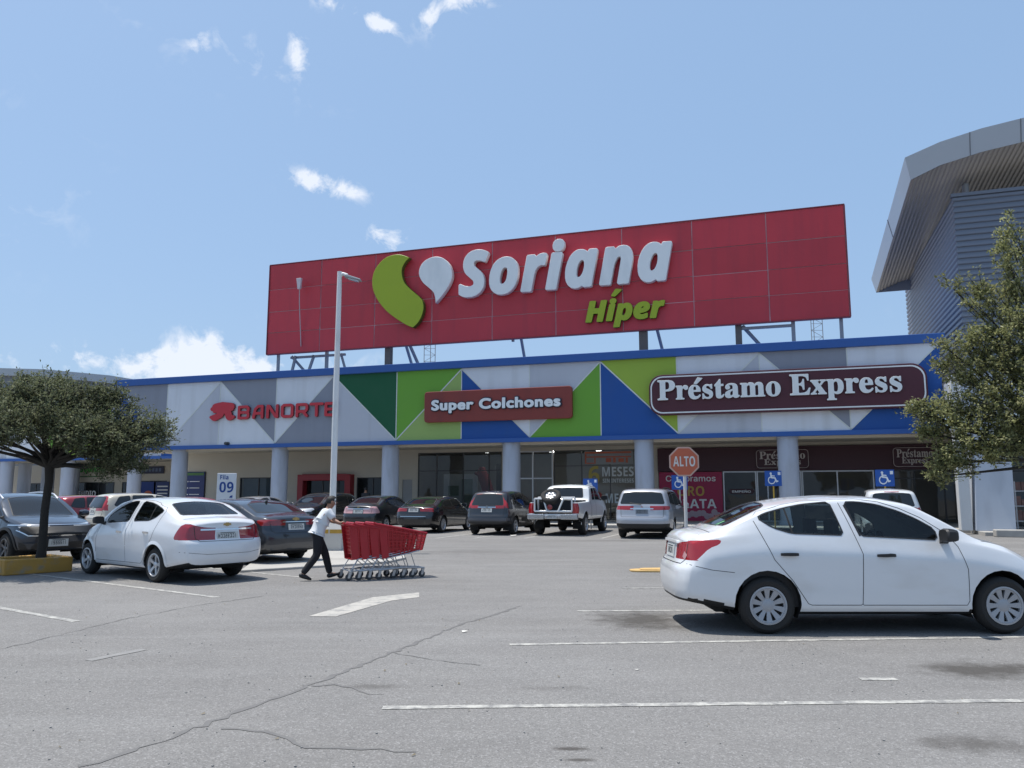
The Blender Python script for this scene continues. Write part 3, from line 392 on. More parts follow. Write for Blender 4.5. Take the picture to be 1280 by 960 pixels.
 'alto': '3 1 165 478 122 3 172 -479 -109 0 -35 110 -168 1 -7 -4 -35 -110|172 206 13 -7 98 0 10 7 -59 192|527 0 -3 472 3 8 98 -1 1 -392 188 -3 6 -4 -1 -77|992 0 -5 10 -2 384 -126 1 -1 84 358 1 0 -85 -126 0 -2 -7 -1 -385|1456 -4 -49 11 -37 17 -40 34 -27 36 -21 56 -9 49 -2 63 10 66 14 41 21 37 28 31 30 21 33 15 49 11 63 2 49 -6 42 -14 35 -22 35 -35 24 -42 17 -56 6 -49 -2 -63 -8 -49 -36 -77 -53 -49 -39 -18 -42 -9|1476 80 57 2 40 19 27 35 17 56 1 91 -18 63 -32 38 -49 17 -56 -3 -36 -17 -28 -35 -19 -63 0 -84 18 -63 30 -37',
 'ofertas': '63 0 -3 472 3 8 98 -1 1 -392 188 -3 6 -81|382 1 166 478 121 3 172 -479 -109 0 -35 110 -168 1 -42 -114|551 206 13 -7 108 7 -59 192|968 -4 -94 28 2 91 92 -32 63 -5 42 16 13 42 -20 32 -119 64 -42 38 -25 62 11 77 43 49 62 24 91 1 91 -28 5 -4 -33 -77 -70 23 -56 4 -35 -18 -10 -30 17 -36 125 -69 45 -42 20 -63 -13 -70 -30 -39 -42 -25 -63 -15|1751 -114 -91 107 -91 12 -63 33 -37 40 -27 56 -15 105 16 112 47 77 72 45 98 14 98 -18 68 -48 40 -70 17 -105 -13 -105 -40 -77 -65 -49 113 -126|1612 85 62 -5 41 12 32 28 21 49 8 77 -11 77 -27 49 -43 25 -56 4 -42 -11 -36 -32 -20 -49 -7 -91 12 -63 30 -49|2136 -4 -49 11 -42 21 -31 31 -23 42 -12 70 3 308 98 0 6 -343 29 -42 63 -15 59 15 30 49 4 329 5 8 92 -1 5 -315 -18 -77 -30 -42 -56 -36 -56 -13|2454 0 0 59 56 28 0 301 -58 35 2 56 212 0 3 -56 -58 -35 0 -294 4 -11 52 -24 2 -56|2755 0 -1 479 127 -1 203 -350 1 344 6 8 84 -1 0 -478 -129 2 -207 359 3 -359|3387 0 -7 394 -127 1 0 84 358 1 0 -85 -126 0 -3 -7 -1 -385|3629 1 165 478 122 3 172 -479 -109 0 -35 110 -168 1 -42 -114|3798 206 13 -7 108 7 -59 192|4214 -4 -94 28 3 91 91 -32 63 -5 43 16 12 42 -20 32 -119 64 -42 38 -24 62 11 77 42 49 62 24 91 1 91 -28 6 -4 -34 -77 -70 23 -56 4 -35 -18 -10 -30 17 -36 126 -69 44 -42 20 -63 -12 -70 -31 -39 -42 -25 -63 -15',
 'stud': '125 -4 -94 28 2 91 92 -32 63 -5 42 16 13 42 -20 32 -119 64 -42 38 -25 62 11 77 43 49 62 24 91 1 91 -28 5 -4 -33 -77 -70 23 -56 4 -35 -18 -10 -30 17 -36 125 -69 45 -42 20 -63 -13 -70 -30 -39 -42 -25 -63 -15|519 0 -7 394 -126 1 0 84 357 1 0 -85 -126 0 -2 -7 -1 -385|973 -4 -49 11 -42 21 -31 31 -23 42 -12 70 3 308 98 0 6 -343 29 -42 63 -15 59 15 30 49 4 329 5 8 92 -1 4 -315 -18 -77 -29 -42 -56 -36 -56 -13|1330 0 -1 479 197 -3 63 -15 49 -26 56 -61 28 -84 -5 -119 -38 -84 -48 -44 -91 -36|1429 87 83 1 40 13 30 22 22 34 15 84 -9 70 -27 49 -43 27 -110 8|1788 0 0 59 55 28 1 301 -59 35 2 56 213 0 3 -56 -58 -35 0 -294 4 -11 51 -24 3 -56|2249 -4 -85 28 -41 34 -26 36 -31 105 8 129 35 78 58 52 82 26 112 -4 78 -36 34 -35 24 -42 23 -105 -10 -112 -36 -77 -53 -49 -81 -27|2269 80 57 2 41 19 27 35 16 56 1 91 -18 63 -32 38 -49 17 -56 -3 -36 -17 -28 -35 -19 -63 0 -84 18 -63 30 -37',
 'banorte': '60 8 -40 32 -20 60 0 800 20 60 40 32 40 8 580 0 60 -20 120 -120 18 -40 0 -240 -50 -80 44 -60 8 -40 0 -200 -20 -60 -120 -120 -40 -18 -600 -2|1140 8 -52 52 -6 60 50 300 88 340 240 232 340 8 60 -20 32 -40 8 -40 0 -800 -20 -60 -40 -32 -40 -8 -40 8 -40 32 -20 60 0 200 -360 0 -20 -10 -42 -210 -18 -40 -60 -38|2160 8 -40 32 -20 60 0 800 20 60 40 32 40 8 160 -40 420 -640 2 600 18 40 40 32 60 6 40 -18 32 -40 8 -40 0 -800 -20 -60 -40 -32 -40 -8 -160 40 -400 621 -20 -1 -2 -580 -18 -40 -40 -32 -40 -8|3300 14 -120 115 -28 51 -2 620 20 60 121 120 49 19 500 1 60 -14 120 -115 28 -51 2 -620 -20 -60 -121 -120 -49 -19 -500 -1|4260 8 -40 32 -20 60 0 800 20 60 40 32 40 8 580 0 60 -20 120 -120 18 -40 -3 -300 -155 -200 152 -180 6 -60 -18 -40 -60 -38 -40 0 -40 18 -260 294 -242 6 -18 -20 -8 -240 -52 -52 -40 -8|5600 14 -40 43 -10 43 0 680 -10 20 -320 5 -40 24 -22 31 -8 40 8 40 33 40 49 19 800 1 60 -14 40 -43 10 -43 -10 -43 -40 -43 -40 -13 -300 -1 -10 -20 -2 -700 -18 -40 -30 -26 -40 -13|6260 8 -40 32 -20 60 0 800 20 60 40 32 40 8 660 -1 49 -19 33 -40 6 -60 -28 -51 -40 -24 -562 -5 -18 -20 0 -160 20 -20 500 -2 60 -38 20 -60 -20 -60 -60 -38 -502 -2 -18 -20 0 -160 20 -20 560 -5 40 -24 22 -31 6 -60 -18 -40 -30 -26 -40 -13|200 220 20 -20 420 1 39 39 1 120 -40 40 -432 0|3371 220 29 -20 400 0 48 40 2 500 -2 20 -28 29 -20 11 -400 0 -48 -40 -2 -500|1366 520 14 -20 320 6 0 294 -160 -1 -140 -141|4400 540 20 -20 400 0 57 60 2 180 -39 39 -423 1 -17 -20|200 620 20 -20 420 0 40 40 -1 120 -39 39 -433 1',
 'emblem': '180 16 -62 44 -28 60 -50 40 -20 60 8 40 32 40 180 83 72 57 -12 16 -80 -26 -40 13 -27 37 0 40 -73 46 -34 54 0 80 22 40 42 40 5 60 28 60 77 59 280 71 340 -65 60 -28 59 -77 11 -140 -50 -155 -20 -22 -55 -23 2 -20 35 -180 18 -20 60 -20 32 -40 6 -60 -18 -40 -120 -115 -60 -15 -60 15 -60 66 -64 209 -16 95 -20 0 -36 -135 -41 -60 -223 -175 -40 -13',
 'wheelchair': '370 -20 -75 19 -53 26 -87 75 -60 105 -20 120 24 120 61 101 90 74 30 4 30 -19 -12 200 -42 60 -5 45 29 61 30 21 45 8 60 -23 33 -52 1 -45 -21 -45 7 -90 235 -21 18 -9 17 -30 -8 -30 -27 -19 -225 12 -1 -38 286 -32 28 -28 112 -255 10 -9 45 17 45 -5 30 -33 5 -30 -10 -30 -25 -23 -120 -46 -30 2 -30 21 -30 62 -15 -14 -48 -92 -87 -82 -105 -47 -45 -9|375 70 70 -3 45 8 75 36 64 64 42 90 14 15 42 15 -72 163 -300 32 -30 26 -15 44 -79 -70 -33 -45 -28 -75 -1 -90 24 -75 57 -75 60 -39',
 'leaf': '-19396 14748 -111 50 -159 74 -181 74 -173 48 -168 17 -174 0 -169 -16 -156 -30 -139 -44 -126 -58 -119 -73 -114 -89 -115 -108 -113 -127 -101 -136 -81 -137 -59 -138 -41 -142 -25 -146 -13 -145 0 -146 14 -147 27 -148 42 -148 57 -150 71 -151 85 -151 97 -152 112 -156 126 -158 136 -155 142 -146 150 -135 157 -128 163 -122 163 -118 169 -117 176 -115 170 -105 149 -87 129 -66 117 -49 96 -36 67 -27 59 47 86 65 92 80 82 87 68 96 64 108 57 114 45 116 36 118 26 124 14 123 -3 118 -19 112 -35 109 -49 105 -65 102 -86 97 -105 93 -112 91 -109 93 -108 95 -110 96 -105 95 -93 91 -77 82 -67 76 -58 78 -50 91 -46 111 -39 124 -30 125 -19 113 -7 95 4 85 14 81 24 82 37 86 50 87 56 83 57 72 63 62 71 55 64 44',
 'drop': '-17772 12000 55 52 78 74 90 89 91 98 96 110 104 125 102 130 89 128 78 126 71 129 58 126 41 123 20 117 4 113 -10 111 -19 110 -28 112 -39 111 -50 108 -62 101 -76 96 -89 92 -97 82 -101 67 -105 50 -111 35 -114 23 -112 11 -113 -1 -113 -13 -112 -24 -105 -34 -100 -44 -97 -55 -88 -63 -76 -72 -62 -82 -52 -93 -40 -97 -27 -93 -15 -86 -3 -84 9 -85 23 -90 38 -97 53 -103 63 -103 71 -97 84 -89 97 -85 98 -81 90 -79 81 -74 77 -69 70 -69 57 -75 41 -85 30 -90 21 -90 17 -83 11 -78 5 -75 2 -65',
}

def outline(key):
    L = []
    for part in GLYPHS[key].split('|'):
        a = [int(q) for q in part.split()]
        pts, x, y = [], 0, 0
        for i in range(0, len(a), 2):
            x, y = x + a[i], y + a[i + 1]
            pts.append((x / 1000, y / 1000))
        L.append(pts)
    return L
def lettering(name, key, rect, depth, m, parent, y=0.0, bevel=0.0, raw=False, side=None):
    """flat outlines filled and extruded: x right, z up, front face towards -y at y; fitted into rect (x0, z0, x1, z1)"""
    L = outline(key)
    xs = [p[0] for l in L for p in l]
    zs = [p[1] for l in L for p in l]
    if raw:
        fx = lambda q: q - rect[0]
        fz = lambda q: q - rect[1]
    else:
        x0, z0, x1, z1 = rect
        kx = (x1 - x0) / (max(xs) - min(xs))
        kz = (z1 - z0) / (max(zs) - min(zs))
        fx = lambda q: x0 + (q - min(xs)) * kx
        fz = lambda q: z0 + (q - min(zs)) * kz
    cu = bpy.data.curves.new(name, 'CURVE')
    cu.dimensions = '2D'
    cu.fill_mode = 'BOTH'
    cu.extrude = depth / 2
    cu.bevel_depth = bevel
    cu.bevel_resolution = 1
    cu.offset = -bevel
    for l in L:
        sp = cu.splines.new('POLY')
        sp.points.add(len(l) - 1)
        sp.use_cyclic_u = True
        for i, p in enumerate(l):
            sp.points[i].co = (fx(p[0]), fz(p[1]), 0, 1)
    tmp = bpy.data.objects.new(name + "_outline", cu)
    COL.objects.link(tmp)
    dg = bpy.context.evaluated_depsgraph_get()
    me = bpy.data.meshes.new_from_object(tmp.evaluated_get(dg))
    bpy.data.objects.remove(tmp)
    bpy.data.curves.remove(cu)
    me.name = name
    me.materials.clear()
    me.materials.append(m)
    if side is not None:
        me.materials.append(side)
        for p in me.polygons:
            if abs(p.normal.z) < 0.5:
                p.material_index = 1
    me.transform(Matrix.Translation((0, y + depth / 2 + bevel, 0)) @ Matrix.Rotation(R(90), 4, 'X'))
    o = bpy.data.objects.new(name, me)
    COL.objects.link(o)
    o.parent = parent
    return o
# ------------------------------------------------------------------ ground
def asphalt_mat():
    m, nt, b = nodes_of("asphalt")
    N, L = nt.nodes, nt.links
    t = N.new("ShaderNodeTexCoord")
    def noise(scale, detail=4, rough=0.55, stretch=None):
        n = N.new("ShaderNodeTexNoise")
        n.inputs["Scale"].default_value = scale
        n.inputs["Detail"].default_value = detail
        n.inputs["Roughness"].default_value = rough
        if stretch:
            mp = N.new("ShaderNodeMapping")
            mp.inputs["Scale"].default_value = stretch
            mp.inputs["Rotation"].default_value = (0, 0, R(-62))
            L.new(t.outputs["Object"], mp.inputs["Vector"])
            L.new(mp.outputs[0], n.inputs["Vector"])
        else:
            L.new(t.outputs["Object"], n.inputs["Vector"])
        return n.outputs["Fac"]
    def ramp(v, a, b_, lo=0.0, hi=1.0):
        r = N.new("ShaderNodeMapRange")
        r.inputs["From Min"].default_value = a
        r.inputs["From Max"].default_value = b_
        r.inputs["To Min"].default_value = lo
        r.inputs["To Max"].default_value = hi
        L.new(v, r.inputs["Value"])
        return r.outputs[0]
    def mixc(f, a, c):
        x = N.new("ShaderNodeMix")
        x.data_type = 'RGBA'
        L.new(f, x.inputs["Factor"])
        for s, v in (("A", a), ("B", c)):
            if isinstance(v, tuple):
                x.inputs[s].default_value = v + (1,)
            else:
                L.new(v, x.inputs[s])
        return x.outputs["Result"]
    vor = N.new("ShaderNodeTexVoronoi")
    vor.inputs["Scale"].default_value = 95
    L.new(t.outputs["Object"], vor.inputs["Vector"])
    sep = N.new("ShaderNodeSeparateColor")
    L.new(vor.outputs["Color"], sep.inputs[0])
    c = mixc(ramp(noise(0.22, 5), .3, .7), (.186, .179, .170), (.238, .231, .222))           # broad fading
    c = mixc(ramp(noise(0.9, 6, .65), .42, .75, 0, .45), c, (.135, .132, .128))               # patches of dirt
    c = mixc(ramp(noise(0.5, 7, .7, (.35, 3.0, 1)),   .48, .72, 0, .5), c, (.28, .275, .265))  # worn wheel tracks
    grain = ramp(sep.outputs[0], 0.0, 1.0, 0.0, 1.0)
    c = mixc(ramp(sep.outputs[0], .72, 1.0, 0, .42), c, (.46, .45, .44))                    # pale stones
    c = mixc(ramp(sep.outputs[1], .70, 1.0, 0, .42), c, (.075, .073, .072))                    # dark stones
    c = mixc(ramp(noise(24, 6, .7), .35, .75, 0, .35), c, (.11, .108, .106))
    # oil and tyre stains that lie in the stalls: (pixel of the photograph, radii in m, strength)
    for px, py, rx, ry, amt in ((800, 775, .65, .95, 1.0), (1235, 838, .75, .42, 1.0), (1225, 930, .40, .22, .75), (712, 936, .14, .04, 1.), (722, 950, .10, .04, 1.0),
                                (470, 858, .3, .10, .5), (690, 860, .35, .1, .3), (600, 690, 2.2, 1.0, .35), (760, 676, 2.6, .7, .4)):
        g = ground(px, py)
        mp = N.new("ShaderNodeMapping")
        mp.vector_type = 'POINT'
        mp.inputs["Location"].default_value = (-g.x / rx, -g.y / ry, 0)
        mp.inputs["Scale"].default_value = (1 / rx, 1 / ry, 1)
        L.new(t.outputs["Object"], mp.inputs["Vector"])
        ln = N.new("ShaderNodeVectorMath")
        ln.operation = 'LENGTH'
        L.new(mp.outputs[0], ln.inputs[0])
        mm = N.new("ShaderNodeMath")
        mm.operation = 'MULTIPLY_ADD'
        L.new(noise(3.2, 7, .7), mm.inputs[0])
        mm.inputs[1].default_value = 2.2
        L.new(ln.outputs["Value"], mm.inputs[2])
        c = mixc(ramp(mm.outputs[0], 1.35, 2.15, amt * .8, 0), c, (.050, .044, .038))
    L.new(c, b.inputs["Base Color"])
    b.inputs["Roughness"].default_value = 0.88
    b.inputs["Specular IOR Level"].default_value = 0.3
    bp = N.new("ShaderNodeBump")
    bp.inputs["Strength"].default_value = 0.4
    bp.inputs["Distance"].default_value = 0.012
    L.new(vor.outputs["Distance"], bp.inputs["Height"])
    L.new(bp.outputs[0], b.inputs["Normal"])
    return m
mb = MB()
mb.quad((-900, -300, 0), (900, -300, 0), (900, 1500, 0), (-900, 1500, 0))
tag(mb.build("parking_lot_ground", asphalt_mat()), kind="structure")

def worn_paint(name, col, keep=0.45, scale=9.0):
    """road paint, rubbed through to the asphalt in places"""
    m, nt, b = nodes_of(name)
    N, L = nt.nodes, nt.links
    t = N.new("ShaderNodeTexCoord")
    n = N.new("ShaderNodeTexNoise")
    n.inputs["Scale"].default_value = scale
    n.inputs["Detail"].default_value = 9
    n.inputs["Roughness"].default_value = 0.72
    L.new(t.outputs["Object"], n.inputs["Vector"])
    r = N.new("ShaderNodeMapRange")
    r.inputs["From Min"].default_value = keep - .1
    r.inputs["From Max"].default_value = keep + .1
    L.new(n.outputs["Fac"], r.inputs["Value"])
    x = N.new("ShaderNodeMix")
    x.data_type = 'RGBA'
    L.new(r.outputs[0], x.inputs["Factor"])
    x.inputs["A"].default_value = (.21, .206, .20, 1)
    x.inputs["B"].default_value = tuple(col) + (1,)
    L.new(x.outputs["Result"], b.inputs["Base Color"])
    b.inputs["Roughness"].default_value = 0.8
    return m
WHITE_LINE = worn_paint("white_line_paint", (.46, .45, .41), .50)
FAINT_LINE = worn_paint("faint_line_paint", (.26, .255, .245), .54)
ARROW_PAINT = worn_paint("arrow_paint", (.42, .40, .36), .44, 5)
mb = MB()
fm = MB()
def stripe(box, a, b, w, z=.004, jag=0.0):
    a, b = Vector((a[0], a[1], 0)), Vector((b[0], b[1], 0))
    d = (b - a).normalized()
    n = Vector((-d.y, d.x, 0)) * w / 2
    k = max(1, int((b - a).length / .12))
    rnd = random.Random(5)
    pts = []
    for i in range(k + 1):
        p = a.lerp(b, i / k)
        j1, j2 = (rnd.uniform(-jag, jag) for _ in range(2))
        pts += [p + n * (1 + j1) + Vector((0, 0, z)), p - n * (1 + j2) + Vector((0, 0, z))]
    box.add(pts, [(2 * i, 2 * i + 1, 2 * i + 3, 2 * i + 2) for i in range(k)])
def extend(a, b, k):
    return a + (b - a) * k
for (x0, y0, x1, y1, w, k, bx) in ((478, 885, 1105, 878, .085, 1.9, mb), (637, 806, 1240, 797, .085, 1.6, mb), (722, 764, 900, 763, .08, 3.6, mb), (778, 735.5, 845, 735, .08, 6, mb),
                                (95, 777, 0, 760, .10, 3.2, mb), (272, 747, 145, 731, .10, 3.0, mb), (390, 723, 300, 714, .10, 2.6, mb), (455, 702, 380, 694, .10, 3, mb),
                                (180, 812, 110, 826, .10, 1, fm)):
    a, b = ground(x0, y0), ground(x1, y1)
    stripe(bx, a, extend(a, b, k), w, jag=.12)
g = ground(1075, 849)
stripe(mb, g, g + Vector((.30, -.01, 0)), .07, jag=.5)
for px in (475, 545, 592, 655, 752, 838, 900):                     # stall lines in front of the shops
    g = ground(px, 673)
    stripe(mb, g, g + Vector((.32, .947, 0)) * 5.2, .11, jag=.1)
tag(mb.build("parking_lines", WHITE_LINE), kind="structure")
tag(fm.build("faded_parking_lines", FAINT_LINE), kind="structure")
ar = MB()
P = [ground(*q, z=.004) for q in ((386, 770), (420, 770.5), (490, 750.5), (524, 746.5), (524, 740.5), (466, 746.5))]
ar.add(P, [tuple(range(6))])
tag(ar.build("painted_arrow", ARROW_PAINT), kind="structure")

# sealed cracks in the asphalt
CRACK = mat("crack_filler", (.145, .141, .137), .9, var=.35, scale=6)
mb = MB()
def crack(path, w, seed):
    rnd = random.Random(seed)
    pts = [ground(*p) for p in path]
    dense = []
    for a, b in zip(pts[:-1], pts[1:]):
        k = max(1, int((b - a).length / .09))
        for i in range(k):
            dense.append(a.lerp(b, i / k) + Vector((rnd.uniform(-.03, .03), rnd.uniform(-.03, .03), 0)))
    dense.append(pts[-1])
    vs = []
    for i, p in enumerate(dense):
        d = (dense[min(i + 1, len(dense) - 1)] - dense[max(i - 1, 0)]).normalized()
        n = Vector((-d.y, d.x, 0)) * w * rnd.uniform(.25, 1.45) * .5
        vs += [p + n + Vector((0, 0, .003)), p - n + Vector((0, 0, .003))]
    mb.add(vs, [(2 * i, 2 * i + 1, 2 * i + 3, 2 * i + 2) for i in range(len(dense) - 1)])
crack([(100, 960), (200, 927), (290, 893), (340, 875), (385, 857), (440, 836), (490, 816), (530, 799), (575, 781), (620, 768), (650, 758)], .045, 1)
crack([(385, 858), (415, 856), (440, 860), (462, 868), (480, 868)], .03, 2)
crack([(280, 911), (320, 913), (350, 918), (365, 930), (400, 937), (450, 935), (520, 940)], .03, 3)
crack([(0, 812), (70, 795), (150, 775), (240, 758), (330, 745)], .018, 4)
crack([(490, 816), (540, 825), (600, 832)], .015, 6)
tag(mb.build("asphalt_cracks", CRACK), kind="structure")

# pavement in front of the shops, end islands
CONC = mat("pale_concrete", (.40, .385, .355), .85, var=.12, scale=1.5, bump=.15, bscale=30, stain=((.26, .25, .23), 1.2, .5, .8, (1, 1, 1)))
KERB_Y = mat("yellow_kerb_paint", (.46, .255, .055), .75, var=.2, scale=3, bump=.2, bscale=20, stain=((.30, .25, .18), 5, .52, .75, (1, 1, 1)))
def fpoly(pts, z0, z1, name, m, kind="structure"):
    mb = MB()
    P = [fw(s, 0, n) for s, n in pts]
    mb.prism([(p.x, p.y) for p in P], 'z', z0, z1)
    return tag(mb.build(name, m, bevel=.01), kind=kind)
fpoly([(-75, 2.2), (7.0, 2.2), (7.0, 4.6), (34, 4.6), (34, -6), (-75, -30)], -.05, .14, "pavement", CONC)
I = [ground(*q) for q in ((300, 716), (395, 710), (450, 707), (486, 704), (508, 699), (503, 692), (460, 687), (395, 687), (330, 694))]
mb = MB().prism([(p.x, p.y) for p in I], 'z', -.05, .05)
tag(mb.build("concrete_island", CONC, bevel=.015), kind="structure")
# yellow painted nose at the end of the near stalls
t = thing("island_kerb", "yellow painted kerb nose on the asphalt beyond the rear of the nearest white sedan", "kerb", ground(822, 714))
mb = MB()
prof = [(-.55, -.13), (-.42, -.22), (0, -.26), (1.6, -.26), (1.6, .26), (0, .26), (-.42, .2), (-.55, .1)]
mb.prism(prof, 'z', 0, .035)
mb.prism([(p[0] * .86 + .12, p[1] * .8) for p in prof], 'z', .035, .055)
mb.build("kerb_nose", mat("yellow_nose_paint", (.55, .36, .14), .75, var=.15, scale=6), t, bevel=.03)

# ------------------------------------------------------------------ the shopping centre
STUCCO = dict(rough=.85, var=.05, scale=1.2, bump=.12, bscale=25)
C_WHITE = mat("white_render", (.66, .69, .735), stain=((.50, .51, .52), 1.6, .50, .95, (1, 1, .07)), **STUCCO)
C_LGREY = mat("light_grey_render", (.49, .515, .57), stain=((.38, .395, .43), 1.6, .50, .95, (1, 1, .07)), **STUCCO)
C_MGREY = mat("mid_grey_render", (.255, .275, .325), stain=((.22, .235, .27), 1.6, .50, .95, (1, 1, .07)), **STUCCO)
C_BLUE = mat("blue_render", (.018, .085, .31), stain=((.03, .085, .25), 1.0, .52, .9, (1, 1, .12)), **STUCCO)
C_DGREEN = mat("dark_green_render", (.012, .10, .045), **STUCCO)
C_GREEN = mat("green_render", (.15, .36, .045), **STUCCO)
C_OLIVE = mat("pale_olive_render", (.30, .43, .13), **STUCCO)
C_LIME = mat("lime_render", (.31, .44, .06), **STUCCO)
C_CAP = mat("blue_metal_trim", (.022, .095, .33), .5, var=.08, scale=2)
BEIGE = mat("beige_wall", (.50, .46, .385), .85, var=.06, scale=1, bump=.08, bscale=30)
COLUMN = mat("column_paint", (.40, .44, .52), .7, var=.06, scale=1.2, bump=.06, bscale=18, stain=((.29, .30, .32), 1.8, .48, .8, (1, 1, .25)))
DARK_IN = mat("dim_interior", (.34, .33, .32), .8, var=.2, scale=1)
FLOOR_IN = mat("shop_floor", (.30, .29, .27), .4, var=.1, scale=2)
ALU = mat("aluminium_frame", (.55, .56, .58), .4, .5, var=.05)
ALU_DARK = mat("dark_window_frame", (.05, .052, .055), .45, .2, var=.1)
SHOP_GLASS = glass_mat("shop_glass", (.62, .68, .70), .72)
ROOFING = mat("roofing", (.35, .34, .33), .9, var=.15)

centre = fthing("shopping_centre", "long shop building with a white, grey, green and blue triangle fascia on round columns", "shop building")
H0, H1, HC = 4.14, 8.08, 8.48            # fascia bottom, top of the triangles, top of the blue trim
S = [-38.45, -34.73, -30.93, -27.08, -23.40, -19.49, -15.73, -12.0, -8.33, -4.60, -0.80, 2.98, 6.72]
FB = 4.36
fac_m = [C_WHITE, C_LGREY, C_MGREY, C_BLUE, C_DGREEN, C_GREEN, C_OLIVE, C_LIME]
W_, LG, MG, BL, DG, GR, OL, LI = range(8)
mb = MB()
# each bay between two verticals is split by one diagonal: up ('/') or down ('\'); colours upper, lower
bays = ['\\', '/', '\\', '/', '\\', '/', '\\', '/', '\\', '/', '\\', '/']
cols = [(MG, BL), (W_, LG), (MG, W_), (W_, MG), (DG, LG), (GR, OL), (W_, BL), (LG, GR), (LI, BL), (W_, LG), (MG, W_), (W_, BL)]
ny = -.12
for i, (k, (u, l)) in enumerate(zip(bays, cols)):
    a, b = S[i], S[i + 1]
    if k == '/':
        mb.add([(a, ny, FB), (b, ny, H1), (a, ny, H1)], [(0, 1, 2)], u)
        mb.add([(a, ny, FB), (b, ny, FB), (b, ny, H1)], [(0, 1, 2)], l)
    else:
        mb.add([(a, ny, H1), (b, ny, FB), (b, ny, H1)], [(0, 1, 2)], u)
        mb.add([(a, ny, FB), (b, ny, FB), (a, ny, H1)], [(0, 1, 2)], l)
# bay 10-11 in the photograph has white above a small light pair; ends return to the building
mb.quad((S[0], ny, FB), (S[0], ny, H1), (S[0], 8, H1), (S[0], 8, FB), BL)
mb.quad((S[12], ny, FB), (S[12], ny, H1), (S[12], 3, H1), (S[12], 3, FB), BL)
mb.build("fascia", fac_m, centre)
# thin pale beads that cover the joints of the panels
mb = MB()
def bead(p, q, w=.05):
    p, q = Vector((p[0], 0, p[1])), Vector((q[0], 0, q[1]))
    d = (q - p).normalized()
    n = Vector((-d.z, 0, d.x)) * w / 2
    y0, y1 = ny - .012, ny - .002
    vs = [p + n, q + n, q - n, p - n]
    mb.add([(v.x, y0, v.z) for v in vs] + [(v.x, y1, v.z) for v in vs], [(0, 1, 2, 3), (0, 4, 5, 1), (2, 6, 7, 3), (1, 5, 6, 2), (3, 7, 4, 0)])
for i, k in enumerate(bays):
    if i: bead((S[i], FB + .02), (S[i], H1 - .02))
    bead((S[i], FB + .03) if k == '/' else (S[i], H1 - .03), (S[i + 1], H1 - .03) if k == '/' else (S[i + 1], FB + .03), .06)
mb.build("joint_bead", mat("joint_bead", (.62, .65, .62), .7), centre)
mb = MB()
mb.span((S[0] - .18, -.30, H1 + .002), (S[12] + .22, 9, HC))
mb.build("parapet_cap", C_CAP, centre, bevel=.02)
mb = MB()
mb.span((S[0] - .06, -.20, H0), (S[12] + .08, -.02, FB - .002))
mb.build("lower_band", C_CAP, centre, bevel=.015)
mb = MB()
mb.span((S[0] + .2, .0, H0 + .03), (13.5, 5.2, H0 + .15))
mb.span((S[0] + .3, .35, H0 - .10), (13.5, .75, H0 + .028))
mb.build("soffit", BEIGE, centre)
mb = MB()
mb.span((S[0] + .1, 5.2, .0), (S[0] + .4, 30, H1 - .05))
mb.span((S[0] + .5, 9.1, H1 - .25), (13, 30, H1 - .05), 1)
mb.build("roof", [BEIGE, ROOFING], centre)
for s in (-34.04, -27.05, -20.06, -13.15, -6.34, .28):
    mb = MB()
    prof = [(.52, .14), (.52, .30), (.46, .31)] + [(.46, .31 + k * .62) for k in range(1, 6)] + [(.46, H0 - .1), (.50, H0 - .09), (.50, H0 + .02)]
    mb.lathe(prof, (s, .42, 0), 'z', 28)
    mb.build("column", COLUMN, centre, smooth=True)

# storefront wall set 5 m back, with openings
Y5, TOP = 5.0, H0 + .03
opens = [(-37.55, -35.85, .14, 3.0), (-33.2, -30.4, 1.2, 2.6), (-28.65, -24.86, .14, 2.74), (-24.7, -22.6, .14, 2.55), (-21.6, -20.95, .14, 2.4),
         (-20.6, -15.3, .14, 3.97), (-14.6, -7.5, .14, 3.97), (-6.35, 13.0, .14, 3.99)]
mb = MB()
cur = S[0] + .4
for a, b, z0, z1 in opens:
    if a > cur: mb.span((cur, Y5, 0), (a, Y5 + .25, TOP))
    if z1 < TOP - .01: mb.span((a, Y5 + .001, z1), (b, Y5 + .25, TOP))
    if z0 > .2: mb.span((a, Y5 + .001, 0), (b, Y5 + .25, z0))
    cur = b
mb.build("storefront_wall", BEIGE, centre)
mb = MB()
mb.span((-33.5, 11.5, .14), (13.0, 11.6, TOP))
mb.span((-33.5, Y5 + .26, TOP - .05), (13.0, 11.5, TOP))
for s in (-30.0, -22.2, -7.0, 13.0):
    mb.span((s - .06, Y5 + .26, .15), (s + .06, 11.49, TOP - .06))
mb.build("interior_wall", DARK_IN, centre)
mb = MB()
mb.span((-33.5, Y5 + .26, .10), (13.0, 11.48, .146))
mb.build("interior_floor", FLOOR_IN, centre)

def shop_window(a, b, z0, z1, bars_x=(), bars_z=(), frame=ALU, w=.06, glass=SHOP_GLASS, y=Y5 + .08):
    mb = MB()
    mb.span((a, y - .05, z0), (a + w, y + .05, z1)); mb.span((b - w, y - .05, z0), (b, y + .05, z1))
    mb.span((a + w, y - .05, z1 - w), (b - w, y + .05, z1)); mb.span((a + w, y - .05, z0), (b - w, y + .05, z0 + w))
    for x in bars_x: mb.span((x - w / 2, y - .045, z0 + w), (x + w / 2, y + .045, z1 - w))
    for z in bars_z: mb.span((a + w, y - .04, z - w / 2), (b - w, y + .04, z + w / 2))
    f = mb.build("shop_window", frame, centre)
    g = MB().quad((a + w, y, z0 + w), (b - w, y, z0 + w), (b - w, y, z1 - w), (a + w, y, z1 - w))
    g.build("pane", glass, f)
    return f
shop_window(-33.2, -30.4, 1.2, 2.6, (-31.8,), frame=ALU_DARK)
